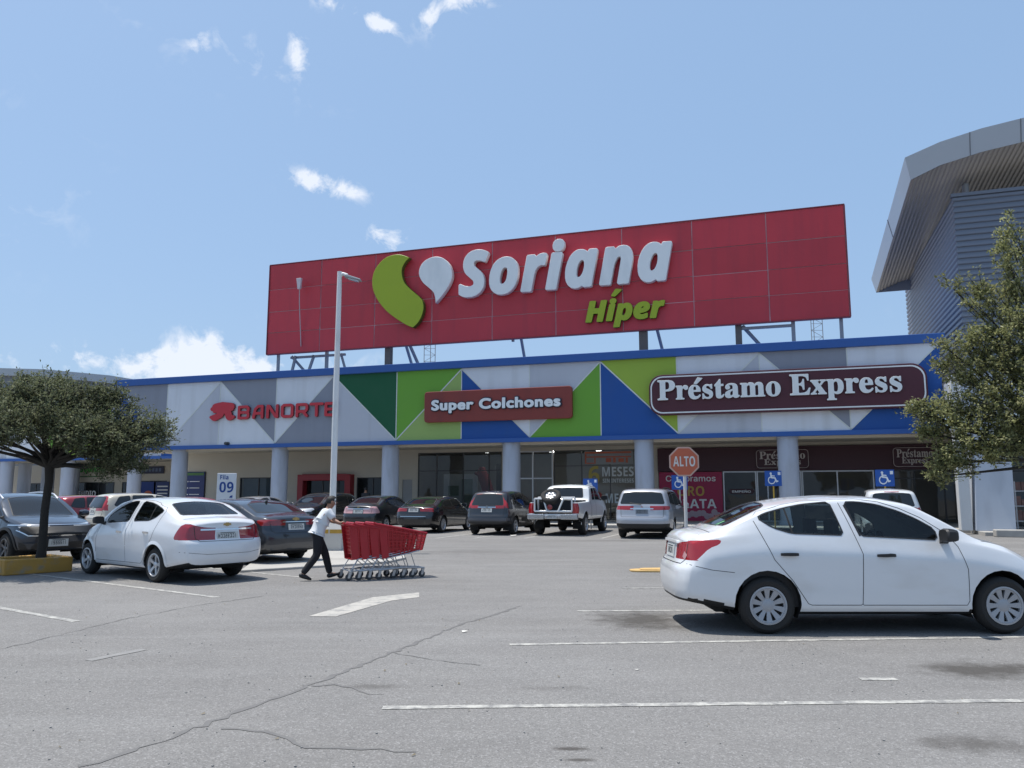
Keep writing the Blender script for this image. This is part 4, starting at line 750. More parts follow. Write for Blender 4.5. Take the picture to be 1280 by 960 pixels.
shop_window(-24.7, -22.6, .14, 2.55, (-23.6,), frame=ALU_DARK)
shop_window(-20.6, -15.3, .14, 3.97, (-19.4, -17.7, -16.1), (2.9,), frame=ALU_DARK, w=.05)
shop_window(-14.6, -12.25, .14, 3.97, (-13.45,), (2.42,), frame=ALU, w=.07)
shop_window(-12.2, -7.5, .14, 3.97, (-10.6, -9.0), (3.1,), frame=ALU_DARK, w=.04)
shop_window(-2.98, -1.3, .14, 2.72, (), (), frame=ALU)
shop_window(-1.28, .9, .14, 2.72, (-.75, .0), (), frame=ALU)
shop_window(.92, 4.3, .14, 2.72, (2.6,), (1.0,), frame=ALU)
shop_window(4.32, 9.0, .14, 2.72, (5.2, 6.1, 7.4), (2.3,), frame=ALU_DARK)
# vertical blinds behind the bank window
mb = MB()
for k in range(26):
    mb.box((-33.1 + k * .105, Y5 + .34, 1.9), (.09, .01, 1.36), rz=.5)
mb.build("blind", mat("pale_blind", (.42, .46, .50), .7), centre)
# red portal of the bank
RED_PORTAL = mat("red_portal", (.30, .018, .028), .45, var=.1)
mb = MB()
a, b = -28.62, -24.88
mb.span((a, 4.55, .14), (a + .38, 5.2, 2.74)); mb.span((b - .38, 4.55, .14), (b, 5.2, 2.74)); mb.span((a + .38, 4.55, 2.36), (b - .38, 5.2, 2.74))
pr = mb.build("entrance_portal", RED_PORTAL, centre, bevel=.03)
g = MB().quad((a + .38, 5.05, .14), (b - .38, 5.05, .14), (b - .38, 5.05, 2.36), (a + .38, 5.05, 2.36))
g.build("pane", SHOP_GLASS, pr)
mb = MB()
mb.span((-27.1, 5.0, .14), (-27.04, 5.1, 2.36)); mb.span((-26.0, 5.0, .14), (-25.94, 5.1, 2.36))
mb.build("door_frame", ALU_DARK, pr)
mb = MB().span((-21.6, 5.06, .14), (-20.95, 5.12, 2.4))
mb.build("service_door", mat("grey_door", (.30, .30, .30), .6), centre)
# dim light tubes under the shop ceilings (switched on in the photograph)
LAMP = bpy.data.materials.new("ceiling_lamp")
LAMP.use_nodes = True
LAMP.node_tree.nodes["Principled BSDF"].inputs["Emission Color"].default_value = (1, .97, .92, 1)
LAMP.node_tree.nodes["Principled BSDF"].inputs["Emission Strength"].default_value = 28
for s, d in ((-19.2, 6.6), (-17.2, 7.6), (-16.0, 6.4), (-13.2, 8.0), (-11.4, 6.4), (-10.2, 7.6), (-8.6, 6.6), (-12.6, 6.6), (-9.4, 9.4), (1.5, 7.0), (5.5, 8.0)):
    MB().span((s - .14, d - .14, TOP - .11), (s + .14, d + .14, TOP - .06)).build("ceiling_light", LAMP, centre)
# Maroon wall cladding of the pawn shop
MAROON = mat("maroon_cladding", (.050, .010, .018), .5, var=.12, scale=1.5)
mb = MB()
mb.span((-6.35, 4.86, 2.74), (8.8, 5.24, 3.97))
mb.build("sign_band", MAROON, centre)

# --- things that stand or hang on the shop front
POSTER_RED = mat("poster_magenta", (.36, .018, .075), .55, var=.1, scale=1.2)
PWHITE = mat("print_white", (.75, .75, .74), .6, var=.03)
PGOLD = mat("print_gold", (.52, .33, .07), .55, var=.05)
t = fthing("window_poster", "large magenta poster reading Compramos ORO PLATA on the pawn shop front", "poster", -6.3, .14, -4.93)
mb = MB().span((0, 0, 0), (3.28, .05, 2.56))
mb.build("panel", POSTER_RED, t)
lettering("lettering", "compramos", (.35, 1.98, 2.95, 2.38), .008, PWHITE, t, -.012)
lettering("lettering", "oro", (.95, 1.30, 2.35, 1.82), .008, PGOLD, t, -.012)
lettering("lettering", "plata", (.80, .66, 2.95, 1.14), .008, PWHITE, t, -.012)
mb = MB()
rnd = random.Random(3)
for k in range(9):
    mb.lathe([(.0, 0), (.13, 0), (.16, .004), (.13, .008), (0, .008)], (1.5 + k * .19, -.012, .35 + rnd.uniform(-.12, .16)), 'y', 16)
mb.build("coin_print", mat("print_silver", (.45, .33, .36), .4), t)
def wall_sign(s, w, label):
    t = fthing("wall_sign", label, "sign", s, 2.82, -4.80, "outlined signs on the maroon band")
    MB().span((0, 0, 0), (w, .05, 1.02)).build("board", MAROON, t, bevel=.02)
    mb = MB()
    r, e = .16, .035
    path = []
    for cx, cz, a0 in ((w - r - .05, .97 - r, 0), (r + .05, .97 - r, 90), (r + .05, .05 + r, 180), (w - r - .05, .05 + r, 270)):
        for k in range(5):
            a = R(a0 + k * 22.5)
            path.append((cx + r * math.cos(a), -.01, cz + r * math.sin(a)))
    mb.tube(path + path[:1], e * .45, 5)
    mb.build("border", mat("sign_line", (.50, .42, .40), .5), t)
    m = mat("sign_letter_grey", (.55, .50, .47), .5)
    lettering("lettering", "prestamo_word", (.2, .50, w - .2, .92), .012, m, t, -.014)
    lettering("lettering", "express_word", (.42, .12, w - .42, .50), .012, m, t, -.014)
wall_sign(-1.30, 2.62, "small outlined maroon sign behind the round column, on the pawn shop band")
wall_sign(5.15, 2.0, "small outlined maroon sign in deep shade beside the tree branches")
t = fthing("window_decal", "dark rounded plate reading EMPEÑO on the grey shop window", "decal", -2.72, 1.55, -4.99)
MB().prism([(.1, 0), (1.2, 0), (1.3, .1), (1.3, .16), (1.2, .26), (.1, .26), (0, .16), (0, .1)], 'y', 0, .02).build("plate", MAROON, t)
lettering("lettering", "empeno", (.18, .06, 1.12, .205), .006, PWHITE, t, -.008)
t = fthing("window_lettering", "white and gold lettering 6 MESES SIN INTERESES on the mattress shop window", "lettering", -10.2, 2.1, -4.98)
PBLUE = mat("print_palewhite", (.55, .60, .62), .6)
lettering("digit", "six", (.0, -.03, .62, .98), .01, mat("print_dull_gold", (.42, .33, .07), .6), t)
lettering("word", "meses", (.78, .40, 2.52, .92), .01, PBLUE, t)
lettering("small_word", "intereses", (.80, .06, 2.52, .28), .01, PBLUE, t)
t = fthing("window_lettering", "dark red 3 above MESES, low on the mattress shop window behind the minivan", "lettering", -9.85, .75, -4.98)
lettering("digit", "three", (-.15, .1, .42, .92), .01, mat("print_dull_red", (.30, .035, .03), .6), t)
lettering("word", "meses", (.60, .30, 2.2, .82), .01, PBLUE, t)
t = fthing("window_poster", "orange and grey banner poster across the top of the mattress shop window", "poster", -10.4, 3.18, -4.97)
PO = mat("print_orange", (.50, .12, .06), .6)
MB().span((0, 0, 0), (2.7, .015, .72)).build("panel", mat("poster_grey", (.26, .28, .29), .6, var=.3, scale=3), t)
mb = MB()
for x0, z0, x1, z1 in ((0.02, .58, 2.6, .68), (.02, .36, 2.6, .43), (.02, .02, .10, .56), (.55, .02, .62, .34), (.12, .02, .54, .08), (1.2, .10, 1.5, .32), (1.6, .08, 1.75, .34), (1.9, .10, 2.2, .30), (2.3, .06, 2.42, .34)):
    mb.span((x0, -.012, z0), (x1, -.004, z1))
mb.build("print", PO, t)
t = fthing("display_figure", "tall dark red padded figure inside the mattress shop window", "figure", -16.9, .14, -6.2)
mb = MB()
mb.tube([(.5, 0, 0), (.46, 0, .8), (.36, 0, 1.5), (.12, 0, 2.2), (-.10, 0, 2.7), (-.05, 0, 3.0)], [.40, .36, .33, .34, .32, .16], 14)
mb.tube([(-.1, -.1, 2.5), (-.45, -.2, 2.65)], [.14, .08], 8)
mb.build("padded_body", mat("red_padding", (.24, .020, .022), .8, var=.15), t, smooth=True)
for s, d, lab in ((-19.3, 7.2, "bed with a pale mattress at the left inside the mattress shop"), (-11.0, 7.4, "bed with a pale mattress inside, behind the gold numeral"), (-9.0, 9.0, "bed with a pale mattress deep inside the mattress shop")):
    t = fthing("display_bed", lab, "bed", s, .146, -d)
    MB().span((-.7, -1, 0), (.7, 1, .32)).build("bed_base", mat("bed_base", (.09, .075, .06), .8), t, bevel=.03)
    MB().span((-.7, -1, .323), (.7, 1, .6)).build("mattress", mat("mattress", (.55, .55, .54), .9), t, bevel=.06)
t = fthing("reflection_board", "pale printed board standing inside the mattress shop window, left of the red figure", "board", -18.6, .146, -6.8)  # board added behind the glass to stand for pale reflections
MB().span((-1.1, 0, .3), (1.1, .05, 2.6)).build("board", mat("reflection_pale", (.50, .53, .55), .6, var=.25, scale=1.5), t)
mb = MB()
mb.span((-.8, -.012, 1.3), (-.1, -.002, 1.9)); mb.span((.1, -.012, .6), (.8, -.002, 2.3))
mb.build("print", mat("reflection_dark", (.20, .26, .22), .6, var=.4, scale=3), t)
MB().span((-.9, .05, 0), (.9, .3, .06)).build("foot", ALU_DARK, t)
t = fthing("display_cabinet", "tall dark cabinet inside the mattress shop, right of the red figure", "cabinet", -16.0, .146, -7.4)
MB().span((-.5, 0, 0), (.5, .5, 3.2)).build("cabinet_body", mat("cabinet_dark", (.03, .026, .024), .5), t, bevel=.02)
MB().span((-.46, -.02, .1), (-.02, -.002, 3.1)).span((.02, -.02, .1), (.46, -.002, 3.1)).build("cabinet_door", mat("cabinet_door_dark", (.04, .034, .03), .5), t)
t = fthing("bank_poster", "tall dark blue poster with white lines on the beige wall left of the bank window", "poster", -37.52, .14, -4.9)
MB().span((0, 0, 0), (1.62, .06, 2.85)).build("panel", mat("poster_navy", (.018, .03, .13), .5, var=.12), t, bevel=.01)
mb = MB()
for k in range(5):
    mb.span((.28, -.012, .5 + k * .42), (.36, -.002, .58 + k * .42))
    mb.span((.46, -.012, .52 + k * .42), (1.25, -.002, .565 + k * .42))
mb.build("printed_lines", PWHITE, t)
MB().span((.05, -.012, 2.62), (1.57, -.002, 2.8)).build("green_strip", mat("poster_green", (.06, .16, .04), .5), t)

# ------------------------------------------------------------------ signs on the fascia
BANK_RED = mat("bank_red", (.52, .024, .040), .45, var=.06)
BANK_RED_D = mat("bank_red_side", (.16, .012, .022), .5)
t = fthing("channel_letter_sign", "red raised letters with a mushroom shaped emblem on grey and white triangles", "sign", -31.5, 5.72, .13)
lettering("emblem", "emblem", (.0, .02, 1.78, 1.12), .10, BANK_RED, t, -.16, .012, side=BANK_RED_D)
lettering("lettering", "banorte", (1.95, .06, 8.45, .86), .10, BANK_RED, t, -.16, .01, side=BANK_RED_D)
t = fthing("shop_sign", "brown red rounded board with outlined white lettering on green and blue triangles", "sign", -17.75, 5.26, .14)
w, h, r = 8.02, 1.62, .16
rr = []
for cx, cz, a0 in ((w - r, r, 270), (w - r, h - r, 0), (r, h - r, 90), (r, r, 180)):
    rr += [(cx + r * math.cos(R(a0 + k * 22.5)), cz + r * math.sin(R(a0 + k * 22.5))) for k in range(5)]
MB().prism(rr, 'y', -.22, 0).build("board", mat("brown_red_board", (.235, .040, .030), .6, var=.06, scale=1.5, stain=((.19, .036, .03), 1.5, .5, .8, (1, 1, .15))), t, bevel=.03)
lettering("letter_backing", "colchones_outline", (.40, .38, 7.52, 1.22), .05, mat("navy_backing", (.012, .014, .035), .5), t, -.28)
lettering("lettering", "colchones", (.46, .44, 7.46, 1.16), .04, mat("sign_pale_white", (.80, .83, .83), .45), t, -.335)
t = fthing("shop_sign", "long maroon board with a white outline and big pale serif lettering", "sign", -5.90, 5.25, .14)
w, h, r = 12.02, 1.94, .62
def rrect(w, h, r, x=0, z=0, k_=9):
    out = []
    for cx, cz, a0 in ((w - r, r, 270), (w - r, h - r, 0), (r, h - r, 90), (r, r, 180)):
        out += [(x + cx + r * math.cos(R(a0 + k * 90 / (k_ - 1))), z + cz + r * math.sin(R(a0 + k * 90 / (k_ - 1)))) for k in range(k_)]
    return out
MB().prism(rrect(w, h, r), 'y', -.30, 0).build("board", mat("maroon_board", (.075, .012, .022), .5, var=.06, scale=1.2), t, bevel=.025)
o1, i1 = rrect(w - .16, h - .16, r - .06, .08, .08), rrect(w - .28, h - .28, r - .10, .14, .14)
mb = MB()
n = len(o1)
mb.add([(p[0], -.315, p[1]) for p in o1] + [(p[0], -.315, p[1]) for p in i1] + [(p[0], -.301, p[1]) for p in o1] + [(p[0], -.301, p[1]) for p in i1],
       [(i, (i + 1) % n, n + (i + 1) % n, n + i) for i in range(n)] + [(2 * n + i, 2 * n + (i + 1) % n, (i + 1) % n, i) for i in range(n)] + [(n + i, n + (i + 1) % n, 3 * n + (i + 1) % n, 3 * n + i) for i in range(n)])
PALE = mat("letter_pale", (.76, .78, .77), .45, var=.04)
mb.build("border_line", PALE, t)
lettering("lettering", "prestamo", (.42, .42, 11.0, 1.72), .12, PALE, t, -.44, .008, side=mat("letter_side_dark", (.10, .05, .055), .5))

# ------------------------------------------------------------------ rooftop billboard
bb = fthing("rooftop_billboard", "huge red rooftop billboard with slanted white lettering and a lime green leaf emblem", "billboard", 0, 0, -1.4)
def red_panel_mat():
    m, nt, b = nodes_of("billboard_red")
    N, L = nt.nodes, nt.links
    t = N.new("ShaderNodeTexCoord")
    n1 = N.new("ShaderNodeTexNoise"); n1.inputs["Scale"].default_value = .35; n1.inputs["Detail"].default_value = 5
    L.new(t.outputs["Object"], n1.inputs["Vector"])
    mp = N.new("ShaderNodeMapping"); mp.inputs["Scale"].default_value = (1.6, 1, .16)
    L.new(t.outputs["Object"], mp.inputs["Vector"])
    n2 = N.new("ShaderNodeTexNoise"); n2.inputs["Scale"].default_value = 1.2; n2.inputs["Detail"].default_value = 6
    L.new(mp.outputs[0], n2.inputs["Vector"])
    a = N.new("ShaderNodeMix"); a.data_type = 'RGBA'
    a.inputs["A"].default_value = (.46, .030, .044, 1); a.inputs["B"].default_value = (.60, .044, .060, 1)
    L.new(n1.outputs["Fac"], a.inputs["Factor"])
    r = N.new("ShaderNodeMapRange"); r.inputs["From Min"].default_value = .5; r.inputs["From Max"].default_value = .8; r.inputs["To Max"].default_value = .5
    L.new(n2.outputs["Fac"], r.inputs["Value"])
    c = N.new("ShaderNodeMix"); c.data_type = 'RGBA'
    L.new(r.outputs[0], c.inputs["Factor"]); L.new(a.outputs["Result"], c.inputs["A"]); c.inputs["B"].default_value = (.34, .032, .048, 1)
    g = N.new("ShaderNodeNewGeometry")                        # every sheet has faded its own way
    mr = N.new("ShaderNodeMapRange"); mr.inputs["To Min"].default_value = .90; mr.inputs["To Max"].default_value = 1.07
    L.new(g.outputs["Random Per Island"], mr.inputs["Value"])
    hs = N.new("ShaderNodeHueSaturation"); L.new(mr.outputs[0], hs.inputs["Value"]); L.new(c.outputs["Result"], hs.inputs["Color"])
    L.new(hs.outputs[0], b.inputs["Base Color"])
    b.inputs["Roughness"].default_value = .5
    bp = N.new("ShaderNodeBump"); bp.inputs["Strength"].default_value = .25; bp.inputs["Distance"].default_value = .25
    L.new(n1.outputs["Fac"], bp.inputs["Height"]); L.new(bp.outputs[0], b.inputs["Normal"])
    return m
RED = red_panel_mat()
BX0, BX1, BZ0, BZ1 = -28.93, 3.34, 9.82, 15.28
ncol, nrow = 9, 4
cw = (BX1 - BX0) / ncol
rz_ = [BZ0, 11.18, 12.55, 13.92 + .55, BZ1]
rz_ = [BZ0 + (BZ1 - BZ0) * k for k in (0, .235, .47, .72, 1)]
mb = MB()
rnd = random.Random(11)
for i in range(ncol):
    for j in range(nrow):
        # sheet metal panels, each bowed and tipped a little: they do not lie quite in one plane
        x0, x1, z0, z1 = BX0 + i * cw + .022, BX0 + (i + 1) * cw - .022, rz_[j] + .016, rz_[j + 1] - .016
        tip, bow = rnd.uniform(-.05, .04), rnd.uniform(.0, .05)
        g, fs = [], []
        nx, nz_ = 6, 4
        for b_ in range(nz_ + 1):
            for a_ in range(nx + 1):
                u, v = a_ / nx, b_ / nz_
                y = -.03 + tip * (v - .5) - bow * 4 * u * (1 - u) * 4 * v * (1 - v) * .25
                g.append((x0 + (x1 - x0) * u, y, z0 + (z1 - z0) * v))
        k = nx + 1
        for b_ in range(nz_):
            for a_ in range(nx):
                fs.append((b_ * k + a_, b_ * k + a_ + 1, (b_ + 1) * k + a_ + 1, (b_ + 1) * k + a_))
        mb.add(g, fs)
mb.build("red_sheet", RED, bb, smooth=True)
mb = MB()
mb.span((BX0, .0, BZ0), (BX1, .10, BZ1))
mb.build("backing_sheet", mat("backing_sheet", (.56, .36, .38), .6, var=.2), bb)
mb = MB()
mb.span((BX0 - .03, -.07, BZ1), (BX1 + .03, .14, BZ1 + .05)); mb.span((BX0 - .03, -.07, BZ0 - .05), (BX1 + .03, .14, BZ0))
mb.span((BX0 - .05, -.07, BZ0), (BX0 - .002, .14, BZ1)); mb.span((BX1 + .002, -.07, BZ0), (BX1 + .05, .14, BZ1))
mb.build("edge_trim", mat("billboard_trim", (.24, .028, .042), .5), bb)
LETW = mat("letter_white", (.82, .84, .83), .4, var=.03, scale=1, stain=((.66, .69, .69), 1.0, .55, .85, (1, 1, .3)))
LETW_S = mat("letter_white_side", (.70, .66, .66), .5)
LIME = mat("logo_lime", (.34, .43, .012), .42, var=.06, scale=.8)
LIME_SHADE = mat("logo_lime_side_shade", (.07, .10, .012), .5)  # darker lime for the letter sides, their shade put into the colour
lettering("lettering", "soriana", (-16.40, 12.16, -4.78, 14.93), .30, LETW, bb, -.46, .015, side=LETW_S)
lettering("small_lettering", "hiper", (-9.35, 9.98, -5.22, 12.02), .16, LIME, bb, -.30, .02, side=LIME_SHADE)
lettering("leaf_emblem", "leaf", (0, 0), .30, LIME, bb, -.46, .02, raw=True, side=LIME_SHADE)
lettering("drop_emblem", "drop", (0, 0), .30, LETW, bb, -.46, .02, raw=True, side=LETW_S)
STEEL = mat("rusty_steel", (.16, .13, .11), .7, .3, var=.25, scale=5)
STEEL_G = mat("grey_steel", (.30, .30, .31), .6, .4, var=.15)
def beam(mb, a, b, w=.16):
    a, b = Vector(a), Vector(b)
    d = (b - a).normalized()
    M = d.to_track_quat('Z', 'Y').to_matrix()
    mb.box((a + b) / 2, (w, w, (b - a).length), M=M)
ROOF = 8.03
for s, n_, w in ((-28.3, .25, .14), (-20.97, .3, .34), (-6.45, .3, .40), (2.95, .25, .16), (-1.75, .3, .30), (.80, .3, .18), (-25.2, .6, .16)):
    mb = MB()
    beam(mb, (s, n_, ROOF), (s, n_, 12.5), w)
    mb.build("post", STEEL if w > .25 else STEEL_G, bb)
for a, b in (((-20.2, .3, 11), (-19.5, 2.2, ROOF)), ((-20.1, .3, 10.5), (-20.5, 3.2, ROOF)), ((-6.0, .3, 11), (-5.6, 3, ROOF)), ((-1.55, .3, 9.75), (-.05, 1.6, ROOF)), ((-27.5, .4, 9.7), (-26.4, 1.6, ROOF)),
             ((-27.6, .4, ROOF), (-27.2, .4, 9.7)), ((-26.0, .5, 9.7), (-26.6, .5, ROOF)), ((-24.3, .5, 9.7), (-24.8, .5, ROOF)), ((-24.2, .5, 9.7), (-23.8, .8, ROOF)), ((-27.6, .5, 9.62), (-23.9, .5, 9.62)), ((-1.75, .3, 9.62), (.8, .3, 9.62)),
             ((-28.9, .3, 12.6), (3.3, .3, 12.6)), ((-13.5, .3, 12.5), (-13.5, 3.0, ROOF)), ((-13.5, .3, 9.7), (-13.5, .3, 12.5))):
    mb = MB()
    beam(mb, a, b, .13)
    mb.build("brace", STEEL_G, bb)
t = fthing("roof_floodlight", "small white floodlight on a thin arm against the left end of the red billboard", "floodlight", -26.55, 13.75, -1.05)
mb = MB().tube([(0, .28, -3.6), (0, -.05, -1.0), (0, -.1, .0)], .025, 6)
mb.build("arm", mat("floodlight_grey", (.45, .42, .42), .5), t)
MB().prism([(-.17, .42), (.17, .42), (.10, -.25), (-.06, -.25)], 'y', -.22, -.06).build("lamp_head", mat("floodlight_white", (.62, .55, .56), .5), t, bevel=.02)
for px, py, Y, top in ((537, 452, 60, 430), (1022, 428, 58, 402)):
    p = at(px, py, Y)
    hgt = at(px, top, Y).z - p.z
    t = thing("lattice_mast", "thin steel lattice mast on the roof %s" % ("between the billboard legs near the green triangles" if px < 700 else "under the right end of the billboard"), "mast", (p.x, p.y, 8.03))
    H_ = p.z + hgt - 8.03 + 2
    mb = MB()
    for dx, dy in ((-.42, 0), (.42, 0), (0, .6)):
        mb.tube([(dx, dy, 0), (dx, dy, H_)], .03, 5)
    k = 0
    z = 0
    while z < H_ - .5:
        mb.tube([(-.42 if k % 2 else .42, 0, z), (.42 if k % 2 else -.42, 0, z + .5)], .018, 4)
        mb.tube([(-.42, 0, z), (.42, 0, z)], .018, 4)
        z += .5
        k += 1
    mb.build("lattice", STEEL_G, t)
    MB().span((-.6, -.2, -.0), (.6, .8, .05)).build("base_plate", STEEL_G, t)
# security camera under the lower band
t = fthing("security_camera", "small dark camera on the lower blue band under the bank lettering", "camera", -30.2, 4.42, .24)
MB().lathe([(0, -.18), (.09, -.17), (.10, .1), (.05, .16), (0, .16)], (0, 0, 0), 'y', 12).build("housing", ALU_DARK, t, smooth=True)
MB().tube([(0, .05, 0), (.0, .10, -.12)], .025, 6).build("bracket", ALU_DARK, t)

# ------------------------------------------------------------------ right-hand hall with the curved roof
hall = fthing("curved_roof_hall", "tall hall clad in ribbed grey metal under a big curved overhanging roof", "hall")
RIB = mat("ribbed_metal", (.185, .21, .26), .5, .35, var=.05, scale=.6)
RIB_S = mat("soffit_metal", (.36, .335, .30), .55, .25, var=.07, scale=.6)
TRIM = mat("roof_trim_metal", (.42, .45, .49), .45, .3, var=.05, scale=.5)
mb = MB()
z, z1_, pitch = 6.0, 14.6, .262
prof = []
while z < z1_ - .01:
    prof += [(.0, z), (-.075, z + .05), (-.075, z + pitch * .62), (.0, z + pitch * .70)]
    z += pitch
prof.append((0, z1_))
xw, xe, yb = 7.75, 34.0, 15.0
vs = []
for o_, zz in prof:
    vs += [(xe, o_, zz), (xw + o_, o_, zz), (xw + o_, yb, zz)]
fs = []
for i in range(len(prof) - 1):
    a = 3 * i
    fs += [(a, a + 1, a + 4, a + 3), (a + 1, a + 2, a + 5, a + 4)]
mb.add(vs, fs)
mb.build("ribbed_wall", RIB, hall)
MB().span((xw - .12, -.12, 14.6), (xe, .15, 14.75)).build("wall_cap", RIB, hall)
# roof: arc across (s), falling gently to the back
arc = [(5.61, 15.94), (7.0, 16.45), (8.6, 16.82), (10.2, 17.05), (12.5, 17.28), (15.5, 17.42), (19, 17.45), (23, 17.3), (28, 16.9), (34, 16.2)]
YF, YB, DROP = -2.0, 13.2, 1.45
thick = .93
def rp(s, h, y):
    return (s, y, h - DROP * (y - YF) / (YB - YF))
mb = MB()
n = len(arc)
top = [rp(s, h, YF) for s, h in arc] + [rp(s, h, YB) for s, h in arc]
mb.add(top, [(i, i + 1, n + i + 1, n + i) for i in range(n - 1)])
mb.build("roof_sheet", TRIM, hall)
mb = MB()
bot = [(s + (.20 if i == 0 else 0), h - thick) for i, (s, h) in enumerate(arc)]
mb.add([rp(s, h, YF) for s, h in arc] + [rp(s, h, YF + .22) for s, h in bot], [(i, i + 1, n + i + 1, n + i) for i in range(n - 1)])
mb.add([rp(*arc[0], YF), rp(*arc[0], YB), rp(*bot[0], YB - .2), rp(*bot[0], YF + .22)], [(0, 1, 2, 3)])
mb.add([rp(*arc[0], YB), rp(*arc[-1], YB), rp(*bot[-1], YB), rp(*bot[0], YB - .2)], [(0, 1, 2, 3)])
mb.build("roof_fascia", TRIM, hall)
mb = MB()                                                     # joints in the fascia sheets
for s in (8.15, 10.05, 12.4, 15):
    h = np.interp(s, [a[0] for a in arc], [a[1] for a in arc])
    a, b = Vector(rp(s, h, YF - .006)), Vector(rp(s, h - thick, YF + .21))
    beam(mb, a, b, .03)
a, b = Vector(rp(5.6, 15.94, 4.5)), Vector(rp(5.8, 15.94 - thick, 4.5))
beam(mb, a, b, .03)
mb.build("fascia_joint", mat("joint_dark", (.16, .17, .19), .6), hall)
mb = MB()                                                     # slatted soffit: ribs run front to back
s = bot[0][0]
sv = []
while s < 20:
    h = np.interp(s, [a[0] for a in bot], [a[1] for a in bot])
    sv += [(s, h), (s + .03, h + .045), (s + .07, h + .045), (s + .10, h)]
    s += .20
vs = []
for q, h in sv:
    vs += [rp(q, h, YF + .22), rp(q, h, YB - .2)]
mb.add(vs, [(2 * i, 2 * i + 1, 2 * i + 3, 2 * i + 2) for i in range(len(sv) - 1)])
mb.build("soffit", RIB_S, hall)
mb = MB().tube([(8.5, 1.2, 14.4), (8.5, 1.2, 16.2)], .14, 12)
mb.build("roof_strut", TRIM, hall, smooth=True)
PIER = mat("pier_paint", (.46, .50, .56), .75, var=.06, scale=1, bump=.05, stain=((.36, .39, .44), 1.3, .52, .8, (1, 1, .25)))
mb = MB()
mb.add([(6.93, -3.5, .14), (8.28, -3.5, .14), (8.28, -2.6, .14), (6.93, -2.3, .14), (7.25, -3.3, 6.2), (8.42, -3.3, 6.2), (8.42, -2.4, 6.2), (7.25, -2.1, 6.2)],
       [(0, 3, 2, 1), (4, 5, 6, 7), (0, 1, 5, 4), (1, 2, 6, 5), (2, 3, 7, 6), (3, 0, 4, 7)])
mb.build("pier", PIER, hall, bevel=.02)
mb = MB().span((6.45, -3.42, .14), (6.85, -2.9, 6.2))
mb.build("pier", mat("weathered_pier", (.56, .57, .57), .8, var=.08, scale=2, stain=((.16, .26, .42), 3.0, .66, .72, (1, 1, .35))), hall, bevel=.02)
mb = MB().span((13.0, -3.5, .14), (14.3, -2.5, 6.2))
mb.build("pier", PIER, hall, bevel=.02)
mb = MB()
mb.span((6.75, -3.6, 4.9), (34, -.2, 6.2))
mb.build("canopy_beam", PIER, hall)
mb = MB()
mb.span((9.0, 4.0, .14), (34, 4.3, 5.0)); mb.span((9.0, 3.0, .14), (9.2, 3.99, 4.1))
mb.build("entrance_wall", DARK_IN, hall)
mb = MB()
for k in range(9):
    mb.span((9.3 + k * 1.5, 2.0, .14), (9.37 + k * 1.5, 2.1, 4.0))
mb.span((9.3, 2.02, 2.5), (22, 2.09, 2.58))
mb.build("entrance_frame", ALU_DARK, hall)
MB().quad((9.3, 2.05, .14), (22, 2.05, .14), (22, 2.05, 4.0), (9.3, 2.05, 4.0)).build("entrance_glass", SHOP_GLASS, hall)
t = fthing("display_rack", "dim metal rack with stacked goods in the shade behind the right hand pier", "rack", 8.9, .14, 1.1)
mb = MB()
for x in (0, 1.3):
    for y in (0, .5):
        mb.tube([(x, y, 0), (x, y, 1.9)], .03, 6)
for z in (.3, .9, 1.5):
    mb.span((-.05, -.05, z), (1.35, .55, z + .03))
mb.build("frame", ALU, t)
mb = MB()
rnd = random.Random(8)
for z in (.335, .935, 1.535):
    x = .05
    while x < 1.15:
        w = rnd.uniform(.14, .3)
        mb.span((x, .05, z), (x + w - .02, .45, z + rnd.uniform(.2, .42)))
        x += w
mb.build("goods", mat("goods", (.22, .12, .10), .7, var=.7, scale=2.5), t)
# low kerb wall by the hall
a = fw(8.5, 0, 5.2)
t = fthing("kerb_wall", "low pale kerb wall behind the bonnet of the nearest white sedan", "kerb", 7.2, 0, 5.1)
MB().span((0, -.25, 0), (24, .25, .26)).build("coping", CONC, t, bevel=.03)

# ------------------------------------------------------------------ left wing and the far hall
wing = fthing("shop_wing", "lower shop wing at the far left, set back, with a colonnade and a striped fascia", "shop building", 0, 0, -12)
mb = MB()
wc = [(-75, -66, W_), (-66, -62.2, LG), (-62.2, -57.8, W_), (-57.8, -55.4, GR), (-55.4, -51.3, LI), (-51.3, -46, LG), (-46, -38.6, BL)]
for a, b, k in wc:
    mb.quad((a, 0, 4.5), (b, 0, 4.5), (b, 0, 8.6), (a, 0, 8.6), k)
mb.build("fascia", fac_m, wing)
MB().span((-75, -.12, 4.28), (-38.6, .1, 4.499)).build("lower_band", C_CAP, wing)
MB().span((-75, -.2, 8.602), (-38.6, 6, 9.0)).build("parapet_cap", C_CAP, wing)
mb = MB()
mb.span((-75, .11, 4.33), (-38.6, 6, 4.45))
mb.build("soffit", BEIGE, wing)
for s, y in ((-42.3, .5), (-48.95, .5), (-55.85, .5), (-62.6, .5), (-69.4, .5), (-59.5, 4.4), (-62.4, 4.4), (-65.2, 4.4), (-68, 4.4)):
    mb = MB()
    mb.lathe([(.58, .14), (.58, .3), (.53, .31), (.53, 2.2), (.53, 4.32)], (s, y, 0), 'z', 20)
    mb.build("column", COLUMN, wing, smooth=True)
mb = MB()
mb.span((-61.6, 5.5, .14), (-38.6, 5.7, 4.33)); mb.span((-75, 9, .14), (-61.6, 9.2, 4.33))
mb.build("storefront_wall", BEIGE, wing)
